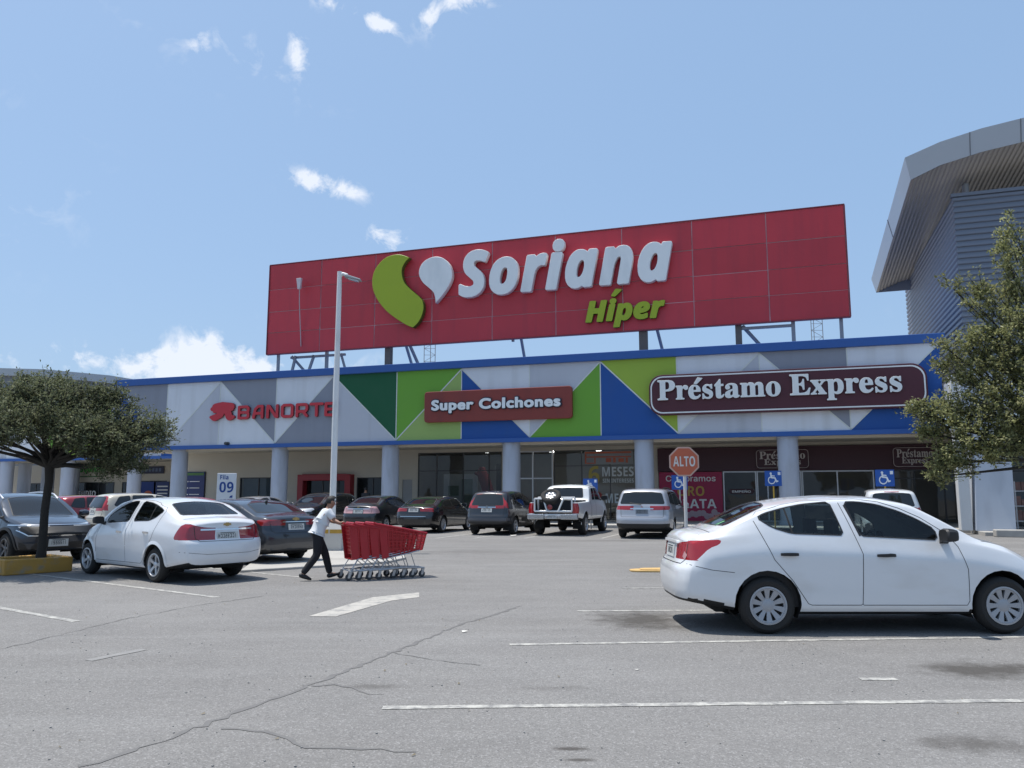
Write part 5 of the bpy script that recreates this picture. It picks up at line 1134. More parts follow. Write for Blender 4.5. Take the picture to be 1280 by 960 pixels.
for a, b, z0, z1 in ((-60.9, -55.9, .14, 2.6), (-55.0, -53.8, .14, 2.6), (-53.0, -50.2, .14, 2.7), (-48.2, -44.4, .14, 2.5), (-66, -63, .14, 2.6), (-71, -68, .14, 2.6)):
    y = 5.44 if a > -61.6 else 8.94
    mb = MB()
    mb.span((a, y, z0), (b, y + .05, z0 + .06)); mb.span((a, y, z1 - .06), (b, y + .05, z1))
    for k in range(4):
        x = a + (b - a - .06) * k / 3
        mb.span((x, y, z0 + .06), (x + .06, y + .05, z1 - .06))
    f = mb.build("shop_window", ALU_DARK, wing)
    MB().quad((a, y + .04, z0), (b, y + .04, z0), (b, y + .04, z1), (a, y + .04, z1)).build("pane", glass_mat("dark_shop_glass", (.5, .5, .5), 0), f)
t = fthing("shop_sign", "small green letter sign on the far left wing, right of the tree trunk", "sign", -60.3, 3.2, -17.3)
lettering("lettering", "ofertas", (0, .12, 3.3, .95), .08, mat("sign_green", (.035, .30, .04), .5), t)
MB().span((.2, -.0, -.15), (3.1, .05, -.06)).build("underline", mat("print_dark_green", (.03, .12, .04), .6), t)
t = fthing("window_lettering", "white letters low on the dark window of the far left wing", "lettering", -60.2, 1.35, -17.35)
lettering("lettering", "stud", (0, 0, 2.4, .5), .02, PWHITE, t)
for s, lab, col in ((-52.8, "blue and orange poster on the far left wing window, left of the wide column", (.02, .05, .22)), (-51.2, "dark blue poster with white print on the far left wing window", (.03, .05, .16))):
    t = fthing("window_poster", lab, "poster", s, 1.0, -17.30)
    MB().span((0, 0, 0), (1.4, .03, 1.6)).build("panel", mat("wing_poster_%d" % int(-s), col, .6, var=.2, scale=2), t)
    mb = MB()
    if s < -52:
        mb.lathe([(0, 0), (.5, 0), (.5, .01), (0, .01)], (.85, -.02, .35), 'y', 20)
    else:
        for k in range(4): mb.span((.2, -.02, .25 + k * .3), (1.3, -.005, .36 + k * .3))
    mb.build("print", PO if s < -52 else PWHITE, t)
t = fthing("shop_sign", "navy letter sign high on the wing wall, just right of the tree crown", "sign", -53.0, 3.3, -17.35)
MB().span((0, 0, 0), (2.5, .06, .62)).build("board", mat("navy_board", (.02, .025, .06), .5), t)
mb = MB()
for k in range(6): mb.span((.2 + k * .36, -.012, .18), (.44 + k * .36, -.002, .46))
mb.build("print", mat("print_faint_blue", (.10, .14, .24), .6), t)
far = fthing("far_hall", "grey hall with a curved pale rimmed roof far behind the left tree", "hall", 0, 0, -26)
arc2 = [(-125, 12.2), (-110, 14.6), (-95, 15.6), (-85, 15.6), (-75, 14.9), (-66, 13.8), (-58, 12.4), (-52, 11.0)]
mb = MB()
mb.prism(arc2 + [(-52, 10.2), (-58, 11.6), (-66, 13.0), (-75, 14.1), (-85, 14.8), (-95, 14.8), (-110, 13.8), (-125, 11.4)], 'y', 0, 30)
mb.build("roof", mat("far_roof_rim", (.42, .44, .45), .6), far)
mb = MB()
mb.prism([(-125, 0), (-52, 0), (-52, 10.2), (-58, 11.6), (-66, 13.0), (-75, 14.1), (-85, 14.8), (-95, 14.8), (-110, 13.8), (-125, 11.4)], 'y', .6, 29)
mb.build("ribbed_wall", mat("far_wall", (.20, .215, .235), .6, var=.1), far)
# ------------------------------------------------------------------ vehicles
BLACK_PL = mat("black_plastic", (.018, .018, .019), .55, var=.15)
SEAM = mat("panel_gap", (.02, .02, .02), .8, var=.1)
RUBBER = mat("tyre_rubber", (.022, .021, .020), .85, var=.2, scale=8, bump=.15, bscale=60)
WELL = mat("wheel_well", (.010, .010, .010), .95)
ALLOY = mat("alloy_silver", (.52, .53, .55), .35, .55, var=.05)
HUBCAP = mat("hubcap_plastic", (.36, .37, .39), .45, .3, var=.06)
ALLOY_D = mat("alloy_dark", (.12, .12, .125), .4, .5, var=.08)
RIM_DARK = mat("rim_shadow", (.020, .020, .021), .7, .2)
CHROME = mat("chrome", (.68, .69, .70), .12, 1.0, var=.03)
TINT = glass_mat("tinted_glass", (.4, .4, .4), 0.0)
CARGLASS = glass_mat("clear_car_glass", (.66, .74, .73), .90)
def lamp_mat(name, col):
    m = mat(name, col, .12, 0, var=.18, scale=9, coat=1.0)
    return m
TAIL = lamp_mat("tail_lamp_red", (.36, .008, .012))
TAIL_D = lamp_mat("tail_lamp_dark", (.22, .012, .014))
CLEAR = lamp_mat("clear_lamp", (.50, .52, .54))
CLEAR_R = lamp_mat("clear_red_lamp", (.55, .30, .30))
PLATE = mat("plate_white", (.55, .56, .54), .5, var=.1, scale=9)
PLATE_INK = mat("plate_ink", (.05, .06, .07), .6)
SEAT = mat("seat_fabric", (.045, .046, .05), .9, var=.2)
DASH = mat("dashboard", (.03, .03, .032), .6, var=.15)
WSTRIP = mat("sticker_green", (.10, .30, .16), .5)

def smooth_curve(knots, sig):
    xs = np.array([k[0] for k in knots], float)
    ys = np.array([k[1] for k in knots], float)
    g = np.linspace(xs[0] - 1, xs[-1] + 1, 1200)
    v = np.interp(g, xs, ys)
    # extend the ends by their own slope, so that smoothing keeps them
    s0 = (ys[1] - ys[0]) / (xs[1] - xs[0]); s1 = (ys[-1] - ys[-2]) / (xs[-1] - xs[-2])
    v = np.where(g < xs[0], ys[0] + s0 * (g - xs[0]), v)
    v = np.where(g > xs[-1], ys[-1] + s1 * (g - xs[-1]), v)
    st = g[1] - g[0]
    k = np.arange(-int(3 * sig / st) - 1, int(3 * sig / st) + 2) * st
    w = np.exp(-.5 * (k / sig) ** 2); w /= w.sum()
    v = np.convolve(np.pad(v, len(k) // 2, mode='edge'), w, 'valid')
    return lambda x: float(np.interp(x, g, v))

def car_shell(sp):
    """closed body shell as a bmesh: sections along the length, bowed rear and front faces"""
    L, q = sp["L"], sp.get("res", 1.0)
    zt, zs, zb, wf = (smooth_curve(sp[k], s) for k, s in (("top", sp.get("sig", .05)), ("belt", .08), ("bottom", .05), ("width", .09)))
    xr, xf = (smooth_curve(sp[k], .025) for k in ("rear", "front"))
    tumble, crown = sp.get("tumble", .40), sp.get("crown", .045)
    nst = int(70 * q)
    u = np.linspace(0, 1, nst)
    ends = .5 - .5 * np.cos(np.pi * u)
    xs = L * (.55 * u + .45 * ends)
    if "extra_x" in sp:
        xs = np.sort(np.concatenate([xs, sp["extra_x"]]))
    seg = [max(2, int(round(n * q))) for n in (4, 3, 6, 7, 4, 13, 6, 5)]
    rows = []
    for x in xs:
        w, b, s, t = wf(x), zb(x), zs(x), zt(x)
        s = min(s, t - .03)
        zr = max(t - crown, s + .012)
        gh = max(0.0, zr - s)
        k = min(1, gh / .25)
        wr = w - .062 - tumble * gh - (1 - k) * sp.get("hood_in", .07)
        mid = b + .42 * (s - b)
        cr_ = sp.get("crease", .19)
        cp = [(0, b), (w - .12, b), (w - .03, b + .075), (w - .008, mid), (w, s - cr_), (w - .058, s)]
        gm = [((w - .058) * (1 - f) + wr * f + .05 * gh * f * (1 - f) * 2, s + gh * f) for f in (.5, 1)]
        cp += [gm[0], gm[1], (wr * .55, zr + (t - zr) * .72), (0, t)]
        sg = seg[:5] + [seg[5] // 2, seg[5] - seg[5] // 2] + seg[6:]
        pts = []
        for (p, r), n in zip(zip(cp[:-1], cp[1:]), sg):
            for i in range(n):
                pts.append((p[0] + (r[0] - p[0]) * i / n, p[1] + (r[1] - p[1]) * i / n))
        pts.append(cp[-1])
        P = np.array(pts)
        for _ in range(sp.get("round", 2)):
            P[1:-1] = .5 * P[1:-1] + .25 * (P[:-2] + P[2:])
        rows.append(P)
    cr = sp.get("corner", (.13, .22))
    def warp(x, y, z):
        w = max(wf(x), .3)
        c = min(1.0, abs(y) / w)
        return x + (xr(z) + cr[0] * c ** 4) * math.exp(-x / .5) - (xf(z) + cr[1] * c ** 3) * math.exp(-(L - x) / .6)
    bm = bmesh.new()
    n = len(rows[0])
    grid = []
    for x, P in zip(xs, rows):
        left = [bm.verts.new((warp(x, y, z), y, z)) for y, z in P]
        right = [bm.verts.new((warp(x, y, z), -y, z)) if y > 1e-6 else v for (y, z), v in zip(P, left)]
        grid.append((left, right))
    for i in range(len(grid) - 1):
        for s in (0, 1):
            a, b = grid[i][s], grid[i + 1][s]
            for j in range(n - 1):
                vs = [a[j], a[j + 1], b[j + 1], b[j]]
                vs = list(dict.fromkeys(vs))
                bm.faces.new(vs if s == 0 else vs[::-1])
    m = max(8, int(18 * q))
    for gi, x in ((0, xs[0]), (-1, xs[-1])):
        left, right = grid[gi]
        prev = None
        for j in range(n):
            y, z = left[j].co.y, left[j].co.z
            if y < 1e-6:
                row = [left[j]] * (m + 1)
            else:
                row = [left[j]] + [bm.verts.new((warp(x, y * (1 - 2 * k / m), z), y * (1 - 2 * k / m), z)) for k in range(1, m)] + [right[j]]
            if prev:
                for k in range(m):
                    vs = list(dict.fromkeys([prev[k], prev[k + 1], row[k + 1], row[k]]))
                    if len(vs) > 2:
                        try:
                            bm.faces.new(vs if gi else vs[::-1])
                        except ValueError:
                            pass
            prev = row
    bmesh.ops.recalc_face_normals(bm, faces=bm.faces)
    return bm

VIEW = {'left': (0, 2, 1, 1), 'right': (0, 2, 1, -1), 'rear': (1, 2, 0, -1), 'front': (1, 2, 0, 1), 'top': (0, 1, 2, 1)}
def inside(p, poly):
    x, y = p
    c = False
    for (x0, y0), (x1, y1) in zip(poly, poly[1:] + poly[:1]):
        if (y0 > y) != (y1 > y) and x < (x1 - x0) * (y - y0) / (y1 - y0) + x0:
            c = not c
    return c
def soften(poly, r=.25):
    """cut each corner once, so outlines are not razor sharp"""
    out = []
    n = len(poly)
    for i in range(n):
        p, a, b = Vector(poly[i]), Vector(poly[i - 1]), Vector(poly[(i + 1) % n])
        for q in (a, b):
            d = min(r * (q - p).length, .035)
            out.append(tuple(p + (q - p).normalized() * d))
    return out
def cut(bm, poly, view, idx, nmin=.12, rng=None):
    ia, ib, ic, sg = VIEW[view]
    x0, x1 = min(p[0] for p in poly), max(p[0] for p in poly)
    z0, z1 = min(p[1] for p in poly), max(p[1] for p in poly)
    def ok(f):
        if f.normal[ic] * sg < nmin:
            return False
        if rng:
            c = f.calc_center_median()[ic]
            if not rng[0] <= c <= rng[1]:
                return False
        a = [v.co[ia] for v in f.verts]
        b = [v.co[ib] for v in f.verts]
        return max(a) > x0 - 1e-4 and min(a) < x1 + 1e-4 and max(b) > z0 - 1e-4 and min(b) < z1 + 1e-4
    cand = [f for f in bm.faces if ok(f)]
    n = len(poly)
    for i in range(n):
        p, r = poly[i], poly[(i + 1) % n]
        d = (r[0] - p[0], r[1] - p[1])
        if abs(d[0]) + abs(d[1]) < 1e-6:
            continue
        no = Vector((0, 0, 0)); no[ia] = -d[1]; no[ib] = d[0]
        co = Vector((0, 0, 0)); co[ia] = p[0]; co[ib] = p[1]
        ex0, ex1, ez0, ez1 = min(p[0], r[0]) - .01, max(p[0], r[0]) + .01, min(p[1], r[1]) - .01, max(p[1], r[1]) + .01
        sub, rest = [], []
        for f in cand:
            if not f.is_valid:
                continue
            a = [v.co[ia] for v in f.verts]
            b = [v.co[ib] for v in f.verts]
            (sub if max(a) > ex0 and min(a) < ex1 and max(b) > ez0 and min(b) < ez1 else rest).append(f)
        if not sub:
            continue
        es = list({e for f in sub for e in f.edges})
        vs = list({v for f in sub for v in f.verts})
        res = bmesh.ops.bisect_plane(bm, geom=sub + es + vs, dist=2e-5, plane_co=co, plane_no=no)
        cand = rest + [g for g in res["geom"] if isinstance(g, bmesh.types.BMFace) and g.is_valid]
    bm.normal_update()
    for f in cand:
        if f.is_valid and f.normal[ic] * sg > nmin * .5:
            c = f.calc_center_median()
            if inside((c[ia], c[ib]), poly):
                f.material_index = idx
def ribbon(mb, bvh, path, view, width, off=.0016, closed=True, mi=0, step=.04):
    """strip that lies on the shell along a path drawn in one view"""
    ia, ib, ic, sg = VIEW[view]
    pts = []
    P = list(path) + ([path[0]] if closed else [])
    for a, b in zip(P[:-1], P[1:]):
        k = max(1, int(math.hypot(b[0] - a[0], b[1] - a[1]) / step))
        pts += [(a[0] + (b[0] - a[0]) * i / k, a[1] + (b[1] - a[1]) * i / k) for i in range(k)]
    if not closed:
        pts.append(P[-1])
    hits = []
    for p in pts:
        o = Vector((0, 0, 0)); o[ia], o[ib], o[ic] = p[0], p[1], 12 * sg
        d = Vector((0, 0, 0)); d[ic] = -sg
        h = bvh.ray_cast(o, d)
        hits.append((h[0], h[1]) if h[0] is not None else None)
    n = len(hits)
    vs = []
    for i, h in enumerate(hits):
        if h is None:
            vs.append(None); continue
        a = hits[(i - 1) % n] if closed or i > 0 else h
        b = hits[(i + 1) % n] if closed or i < n - 1 else h
        a, b = a or h, b or h
        t = b[0] - a[0]
        if t.length < 1e-6:
            vs.append(None); continue
        nn = h[1].normalized()
        if nn[ic] * sg < 0:
            nn = -nn
        s = t.normalized().cross(nn).normalized() * width / 2
        vs.append((h[0] + s + nn * off, h[0] - s + nn * off))
    for i in range(n if closed else n - 1):
        p, r = vs[i], vs[(i + 1) % n]
        if p and r:
            mb.quad(p[0], p[1], r[1], r[0], mi)
def surf(bvh, view, a, b):
    ia, ib, ic, sg = VIEW[view]
    o = Vector((0, 0, 0)); o[ia], o[ib], o[ic] = a, b, 12 * sg
    d = Vector((0, 0, 0)); d[ic] = -sg
    h = bvh.ray_cast(o, d)
    if h[0] is None:
        return Vector((a, 0, b)), Vector((0, 0, 1))
    return h[0], (h[1] if h[1][ic] * sg > 0 else -h[1])

WHEELS = {}
def wheel_meshes(style, r, w):
    key = (style, round(r, 3), round(w, 3))
    if key in WHEELS:
        return WHEELS[key]
    rr = r * (.66 if style != 'offroad' else .60)
    h = w / 2
    ty = MB()
    prof = [(rr, -h + .02), (rr + .012, -h), (rr + (r - rr) * .55, -h - .006), (r - .025, -h + .012), (r - .006, -h + .035), (r, -h + .06), (r, h - .06), (r - .006, h - .035), (r - .025, h - .012), (rr + (r - rr) * .55, h + .006), (rr + .012, h), (rr, h - .02)]
    ty.lathe(prof, axis='y', n=40)
    to = ty.build("tyre", RUBBER, smooth=True)
    rim = MB()
    silver = ALLOY_D if style == 'dark' else (HUBCAP if style == 'hubcap' else ALLOY)
    # the outside of the wheel is -y
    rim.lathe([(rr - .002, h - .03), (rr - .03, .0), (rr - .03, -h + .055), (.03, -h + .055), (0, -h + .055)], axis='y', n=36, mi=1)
    rim.lathe([(rr + .003, -h + .03), (rr + .003, -h - .002), (rr - .016, -h - .004), (rr - .026, -h + .012), (rr - .03, -h + .05)], axis='y', n=40, mi=0)
    ns, w0, w1, yi, yo = {'hubcap': (10, .024, .034, -h + .030, -h + .004), 'five': (5, .034, .030, -h + .028, -h + .010), 'split': (10, .014, .018, -h + .03, -h + .012),
                          'six': (6, .03, .028, -h + .03, -h + .012), 'dark': (5, .036, .03, -h + .03, -h + .012), 'offroad': (8, .026, .03, -h + .05, -h + .02)}[style]
    for k in range(ns):
        a = 2 * math.pi * (k + .25) / ns
        ca, sa = math.cos(a), math.sin(a)
        def P(rad, t, y):
            return (ca * rad - sa * t, y, sa * rad + ca * t)
        r0, r1 = .045, rr - .014
        rim.add([P(r0, -w0 * .6, yi), P(r0, w0 * .6, yi), P(r1, w1, yo), P(r1, -w1, yo), P(r0, -w0 * .6, yi + .03), P(r0, w0 * .6, yi + .03), P(r1, w1, yo + .03), P(r1, -w1, yo + .03)],
                [(0, 1, 2, 3), (0, 4, 5, 1), (1, 5, 6, 2), (2, 6, 7, 3), (3, 7, 4, 0)], 0)
    hub = .075 if style == 'hubcap' else .05
    rim.lathe([(hub + .012, yi + .03), (hub + .008, yi + .002), (hub * .6, yi - .012), (0, yi - .014)], axis='y', n=24, mi=0)
    if style == 'hubcap':
        rim.lathe([(rr - .012, -h + .006), (rr - .034, -h + .008)], axis='y', n=40, mi=0)
    ro = rim.build("rim", [silver, RIM_DARK], smooth=True)
    WHEELS[key] = (to.data, ro.data)
    bpy.data.objects.remove(to); bpy.data.objects.remove(ro)
    return WHEELS[key]
def add_wheel(root, x, y, r, w, style, left, turn=0.0, rot=0.0):
    tm, rm = wheel_meshes(style, r, w)
    t = bpy.data.objects.new("wheel", tm); COL.objects.link(t); t.parent = root
    t.location = (x, y, r)
    t.rotation_euler = (0, rot, (math.pi if left else 0) + turn)
    ro = bpy.data.objects.new("rim", rm); COL.objects.link(ro); ro.parent = t
    return t

def circle(cx, cz, r, n=20, z0=None):
    return [(cx + r * math.cos(2 * math.pi * k / n), cz + r * math.sin(2 * math.pi * k / n)) for k in range(n)]
def mirror_y(poly):
    return [(-a, b) for a, b in poly]

def build_car(sp, name, label, cat, loc, rz, group=None):
    root = thing(name, label, cat, loc, rz, group)
    bm = car_shell(sp)
    bvh = BVHTree.FromBMesh(bm)
    slots = {}
    mats = {}
    def sid(key, m):
        if key not in slots:
            slots[key] = len(slots) + 1
            mats[key] = m
        return slots[key]
    seam = MB()
    trim = MB()
    body_m = sp["paint"]
    lower_m = sp.get("lower", BLACK_PL)
    r_w, ar = sp["wheel_r"], sp["arch_r"]
    # wheel arches first, so nothing else covers them
    rngs = {'left': (0.25, 9), 'right': (-9, -.25)}
    for side in ('left', 'right'):
        for c in sp.get("side", []):
            poly = soften(c["pts"]) if c.get("soft", True) else list(c["pts"])
            key = (c.get("name", "line"), side, c.get("key", 0))
            if c["kind"] == 'part':
                cut(bm, poly, side, sid(key, c["mat"]), c.get("nmin", .12), rngs[side])
                if c.get("seam"): ribbon(seam, bvh, poly, side, c["seam"])
                if c.get("trim"): ribbon(trim, bvh, poly, side, c["trim"], .003)
            elif c["kind"] == 'line':
                ribbon(seam, bvh, c["pts"], side, c.get("w", .008), closed=False)
    for c in sp.get("ends", []):
        if "rng" not in c and c.get("view") == 'rear':
            c["rng"] = (-1, .75 if c.get("name") == "rear_window" else .30)
        if "rng" not in c and c.get("view") == 'front':
            c["rng"] = (sp["L"] - .45, sp["L"] + 1)
        if c.get("pair") and c["view"] in ('rear', 'front'):
            c["nmin"] = max(c.get("nmin", .12), .2)
        for k, poly in enumerate([c["pts"], mirror_y(c["pts"])[::-1]] if c.get("both") else [c["pts"]]):
            key = (c.get("name", "hole"), (("left", "right")[k] if c.get("both") else 'mid') if not c.get("pair") else ('left', 'right')[k], c.get("key", 0))
            poly = soften(poly) if c.get("soft", True) else poly
            if c["kind"] == 'part':
                cut(bm, poly, c["view"], sid(key, c["mat"]), c.get("nmin", .12), c.get("rng"))
                if c.get("seam"): ribbon(seam, bvh, poly, c["view"], c["seam"])
                if c.get("trim"): ribbon(trim, bvh, poly, c["view"], c["trim"], .003)
            elif c["kind"] == 'delete':
                cut(bm, poly, c["view"], sid("hole", WELL), c.get("nmin", .05), c.get("rng"))
            else:
                ribbon(seam, bvh, c["pts"], c["view"], c.get("w", .008), closed=False)
                break
    hole = sid("hole", WELL)
    for side in ('left', 'right'):
        for x in sp["wheels"]:
            cut(bm, circle(x, r_w + sp.get("arch_dz", .0), ar, 24), side, hole, .02, rngs[side])
    # the underside, whatever looks down
    und = sid("underbody", lower_m)
    for f in bm.faces:
        if f.material_index == 0 and f.normal.z < -.6:
            f.material_index = und
    holes = [f for f in bm.faces if f.material_index == hole]
    # split by slot
    bm.verts.index_update()
    me_all = {}
    for key, i in list(slots.items()) + [("body", 0)]:
        fs = [f for f in bm.faces if f.material_index == i]
        if key == "hole" or not fs:
            continue
        vmap, V, F = {}, [], []
        for f in fs:
            q = []
            for v in f.verts:
                k = v.index
                if k not in vmap:
                    vmap[k] = len(V); V.append(v.co.copy())
                q.append(vmap[k])
            F.append(q)
        me = bpy.data.meshes.new(key if isinstance(key, str) else key[0])
        me.from_pydata([tuple(v) for v in V], [], F)
        me.materials.append(body_m if key == "body" else mats[key] or body_m)
        me.polygons.foreach_set("use_smooth", [True] * len(F))
        me.update()
        me_all[key] = me
    bm.free()
    def link(me, parent, nm=None):
        o = bpy.data.objects.new(nm or me.name, me)
        COL.objects.link(o); o.parent = parent
        return o
    body = link(me_all.pop("body"), root, "body")
    objs = {}
    for key, me in me_all.items():
        if isinstance(key, str):
            objs[key] = link(me, root)
            continue
        if key[0] == "window" and ("door", key[1], key[2]) in me_all:
            continue
        objs[key] = link(me, root)
    for key, me in me_all.items():
        if not isinstance(key, str) and key[0] == "window" and key not in objs:
            objs[key] = link(me, objs[("door", key[1], key[2])])
    # doors are cut a hair inside their outline by the seam strips
    if seam.f:
        seam.build("panel_gap", SEAM, root)
    if trim.f:
        trim.build("window_trim", sp.get("trim_mat", BLACK_PL), root)
    # wheel houses and lips
    for side, sg in (('left', 1), ('right', -1)):
        for x in sp["wheels"]:
            n = 22
            wh, lip = MB(), MB()
            vs, prev = [], None
            ring = []
            for k in range(n + 1):
                a = math.pi * (-.14 + 1.28 * k / n)
                px, pz = x + ar * math.cos(a), r_w + sp.get("arch_dz", 0) + ar * math.sin(a)
                h, nn = surf(bvh, side, px, pz)
                y = h.y if h.y * sg > .3 else sg * (sp["W"] / 2 - .08)
                ring.append((px, pz, y))
            for a, b in zip(ring[:-1], ring[1:]):
                yi = sg * (sp["W"] / 2 - .42)
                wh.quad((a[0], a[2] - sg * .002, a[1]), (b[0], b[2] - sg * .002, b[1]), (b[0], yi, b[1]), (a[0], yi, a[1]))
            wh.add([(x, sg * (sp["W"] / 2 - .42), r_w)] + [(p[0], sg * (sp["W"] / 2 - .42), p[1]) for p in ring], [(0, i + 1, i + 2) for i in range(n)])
            if sp.get("lip"):
                out = [((p[0] - x) * (1 + sp["lip"] / ar) + x, (p[1] - r_w) * (1 + sp["lip"] / ar) + r_w, p[2]) for p in ring]
                for (a, b), (c, d) in list(zip(zip(ring[:-1], ring[1:]), zip(out[:-1], out[1:])))[2:-2]:
                    e = sg * .016
                    lip.quad((a[0], a[2] + e, a[1]), (b[0], b[2] + e, b[1]), (d[0], d[2] + e * .2, d[1]), (c[0], c[2] + e * .2, c[1]))
                    lip.quad((a[0], a[2] + e, a[1]), (b[0], b[2] + e, b[1]), (b[0], b[2] - e, b[1]), (a[0], a[2] - e, a[1]))
            wh.build("wheel_arch", WELL, root)
            if lip.f:
                lip.build("arch_lip", sp.get("lip_mat", body_m), root, smooth=True)
    tw = sp.get("tyre_w", .20)
    for i, x in enumerate(sp["wheels"]):
        for sg in (1, -1):
            add_wheel(root, x, sg * (sp["W"] / 2 - tw / 2 - sp.get("track_in", .035)), r_w, tw, sp["rim"], sg > 0, sp.get("steer", 0) if i == 1 else 0, rot=.35 * i + .2 * sg)
    # a shadowed floor pan and axle under the car
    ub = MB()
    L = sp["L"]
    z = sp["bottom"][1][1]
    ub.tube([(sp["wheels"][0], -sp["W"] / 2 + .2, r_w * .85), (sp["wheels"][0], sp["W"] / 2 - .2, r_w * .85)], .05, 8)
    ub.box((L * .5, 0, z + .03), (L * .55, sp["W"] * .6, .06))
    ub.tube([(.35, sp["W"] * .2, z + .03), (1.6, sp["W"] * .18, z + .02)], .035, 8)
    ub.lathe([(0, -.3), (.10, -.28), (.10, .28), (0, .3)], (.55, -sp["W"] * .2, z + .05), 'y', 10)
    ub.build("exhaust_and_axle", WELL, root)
    return root, body, bvh, objs

def licence_plate(root, bvh, view, y, z, w=.42, h=.14, m=None, lean=None):
    p, n = surf(bvh, view, y, z)
    sg = -1 if view == 'rear' else 1
    fr = MB()
    tilt = math.atan2(n.z, n.x * sg) if lean is None else lean
    M = Matrix.Rotation(-tilt * sg, 3, 'Y')
    def Q(a, b, d):
        return tuple(p + M @ Vector((sg * d, a, b)))
    fr.add([Q(-w/2, -h/2, .012), Q(w/2, -h/2, .012), Q(w/2, h/2, .012), Q(-w/2, h/2, .012), Q(-w/2, -h/2, -.03), Q(w/2, -h/2, -.03), Q(w/2, h/2, -.03), Q(-w/2, h/2, -.03)],
           [(0, 1, 2, 3), (0, 4, 5, 1), (1, 5, 6, 2), (2, 6, 7, 3), (3, 7, 4, 0)])
    pl = fr.build("licence_plate", m or PLATE, root)
    ink = MB()
    rnd = random.Random(int((y + 3) * 100 + z * 77 + w * 10))
    x = -w * .40
    while x < w * .38:
        k = rnd.choice((.034, .040, .030))
        zz = -h * .24
        hh = h * .50
        for a0, b0, a1, b1 in rnd.choice((((0, 0, .3, 1), (.7, 0, 1, 1), (.3, .4, .7, .6)), ((0, 0, .3, 1), (.3, .8, 1, 1), (.3, 0, 1, .2)), ((.35, 0, .65, 1),), ((0, .8, 1, 1), (0, .4, 1, .6), (0, 0, 1, .2), (.7, .2, 1, .4), (0, .6, .3, .8)))):
            ink.add([Q(x + a0 * k, zz + b0 * hh, .014), Q(x + a1 * k, zz + b0 * hh, .014), Q(x + a1 * k, zz + b1 * hh, .014), Q(x + a0 * k, zz + b1 * hh, .014)], [(0, 1, 2, 3)])
        x += k + .014
    ink.add([Q(-w * .35, h * .34, .014), Q(w * .35, h * .34, .014), Q(w * .35, h * .42, .014), Q(-w * .35, h * .42, .014)], [(0, 1, 2, 3)])
    ink.build("plate_print", PLATE_INK, pl)
    return pl
def mirrors(root, bvh, x, z, m, size=1.0, sides=(1, -1)):
    for sg in sides:
        p, n = surf(bvh, 'left' if sg > 0 else 'right', x, z)
        mb = MB()
        s = size
        y0 = p.y
        mb.add([(x + .10 * s, y0 - sg * .02, z - .055), (x - .02, y0 - sg * .02, z - .055), (x - .0, y0 + sg * .08, z - .015), (x + .07, y0 + sg * .08, z - .015), (x + .06, y0 - sg * .02, z + .03), (x, y0 - sg * .02, z + .03)],
               [(0, 1, 2, 3), (4, 5, 2, 3), (0, 3, 4), (1, 5, 2), (0, 1, 5, 4)])
        foot = mb.build("side_mirror", BLACK_PL, root, bevel=.008)
        mb = MB()
        c = Vector((x + .015, y0 + sg * .15 * s, z + .055 * s))
        pr = [(-.115, -.03), (-.10, -.065), (.02, -.075), (.10, -.06), (.115, .0), (.10, .055), (.02, .075), (-.08, .07), (-.112, .04)]
        vs = []
        for d, k in ((-.055, .86), (-.035, 1.0), (.03, .97), (.075, .78), (.095, .4)):
            vs += [(c.x + d * s, c.y + q[0] * k * s * .92, c.z + q[1] * k * s) for q in pr]
        n_ = len(pr)
        fs = [(i * n_ + k, i * n_ + (k + 1) % n_, (i + 1) * n_ + (k + 1) % n_, (i + 1) * n_ + k) for i in range(4) for k in range(n_)] + [tuple(range(n_)), tuple(range(4 * n_, 5 * n_))]
        mb.add(vs, fs)
        mb.build("mirror_housing", m, foot, smooth=True)
def handle(root, bvh, x, z, m, side, w=.20, parent=None):
    sg = 1 if side == 'left' else -1
    p, n = surf(bvh, side, x, z)
    mb = MB()
    vs = []
    for k in range(9):
        a = -1 + k / 4
        px = x + a * w / 2
        q, nn = surf(bvh, side, px, z)
        lift = .034 * (1 - a * a) ** .5 if abs(a) < 1 else 0
        hh = .014 + .004 * (1 - a * a)
        vs += [tuple(q + nn * (lift + .006) + Vector((0, 0, hh))), tuple(q + nn * (lift + .006) + Vector((0, 0, -hh))), tuple(q + nn * (lift * .4 - .004) + Vector((0, 0, -hh))), tuple(q + nn * (lift * .4 - .004) + Vector((0, 0, hh)))]
    fs = []
    for i in range(8):
        for k in range(4):
            fs.append((4 * i + k, 4 * i + (k + 1) % 4, 4 * i + 4 + (k + 1) % 4, 4 * i + 4 + k))
    mb.add(vs, fs)
    return mb.build("door_handle", m, parent or root, smooth=True)
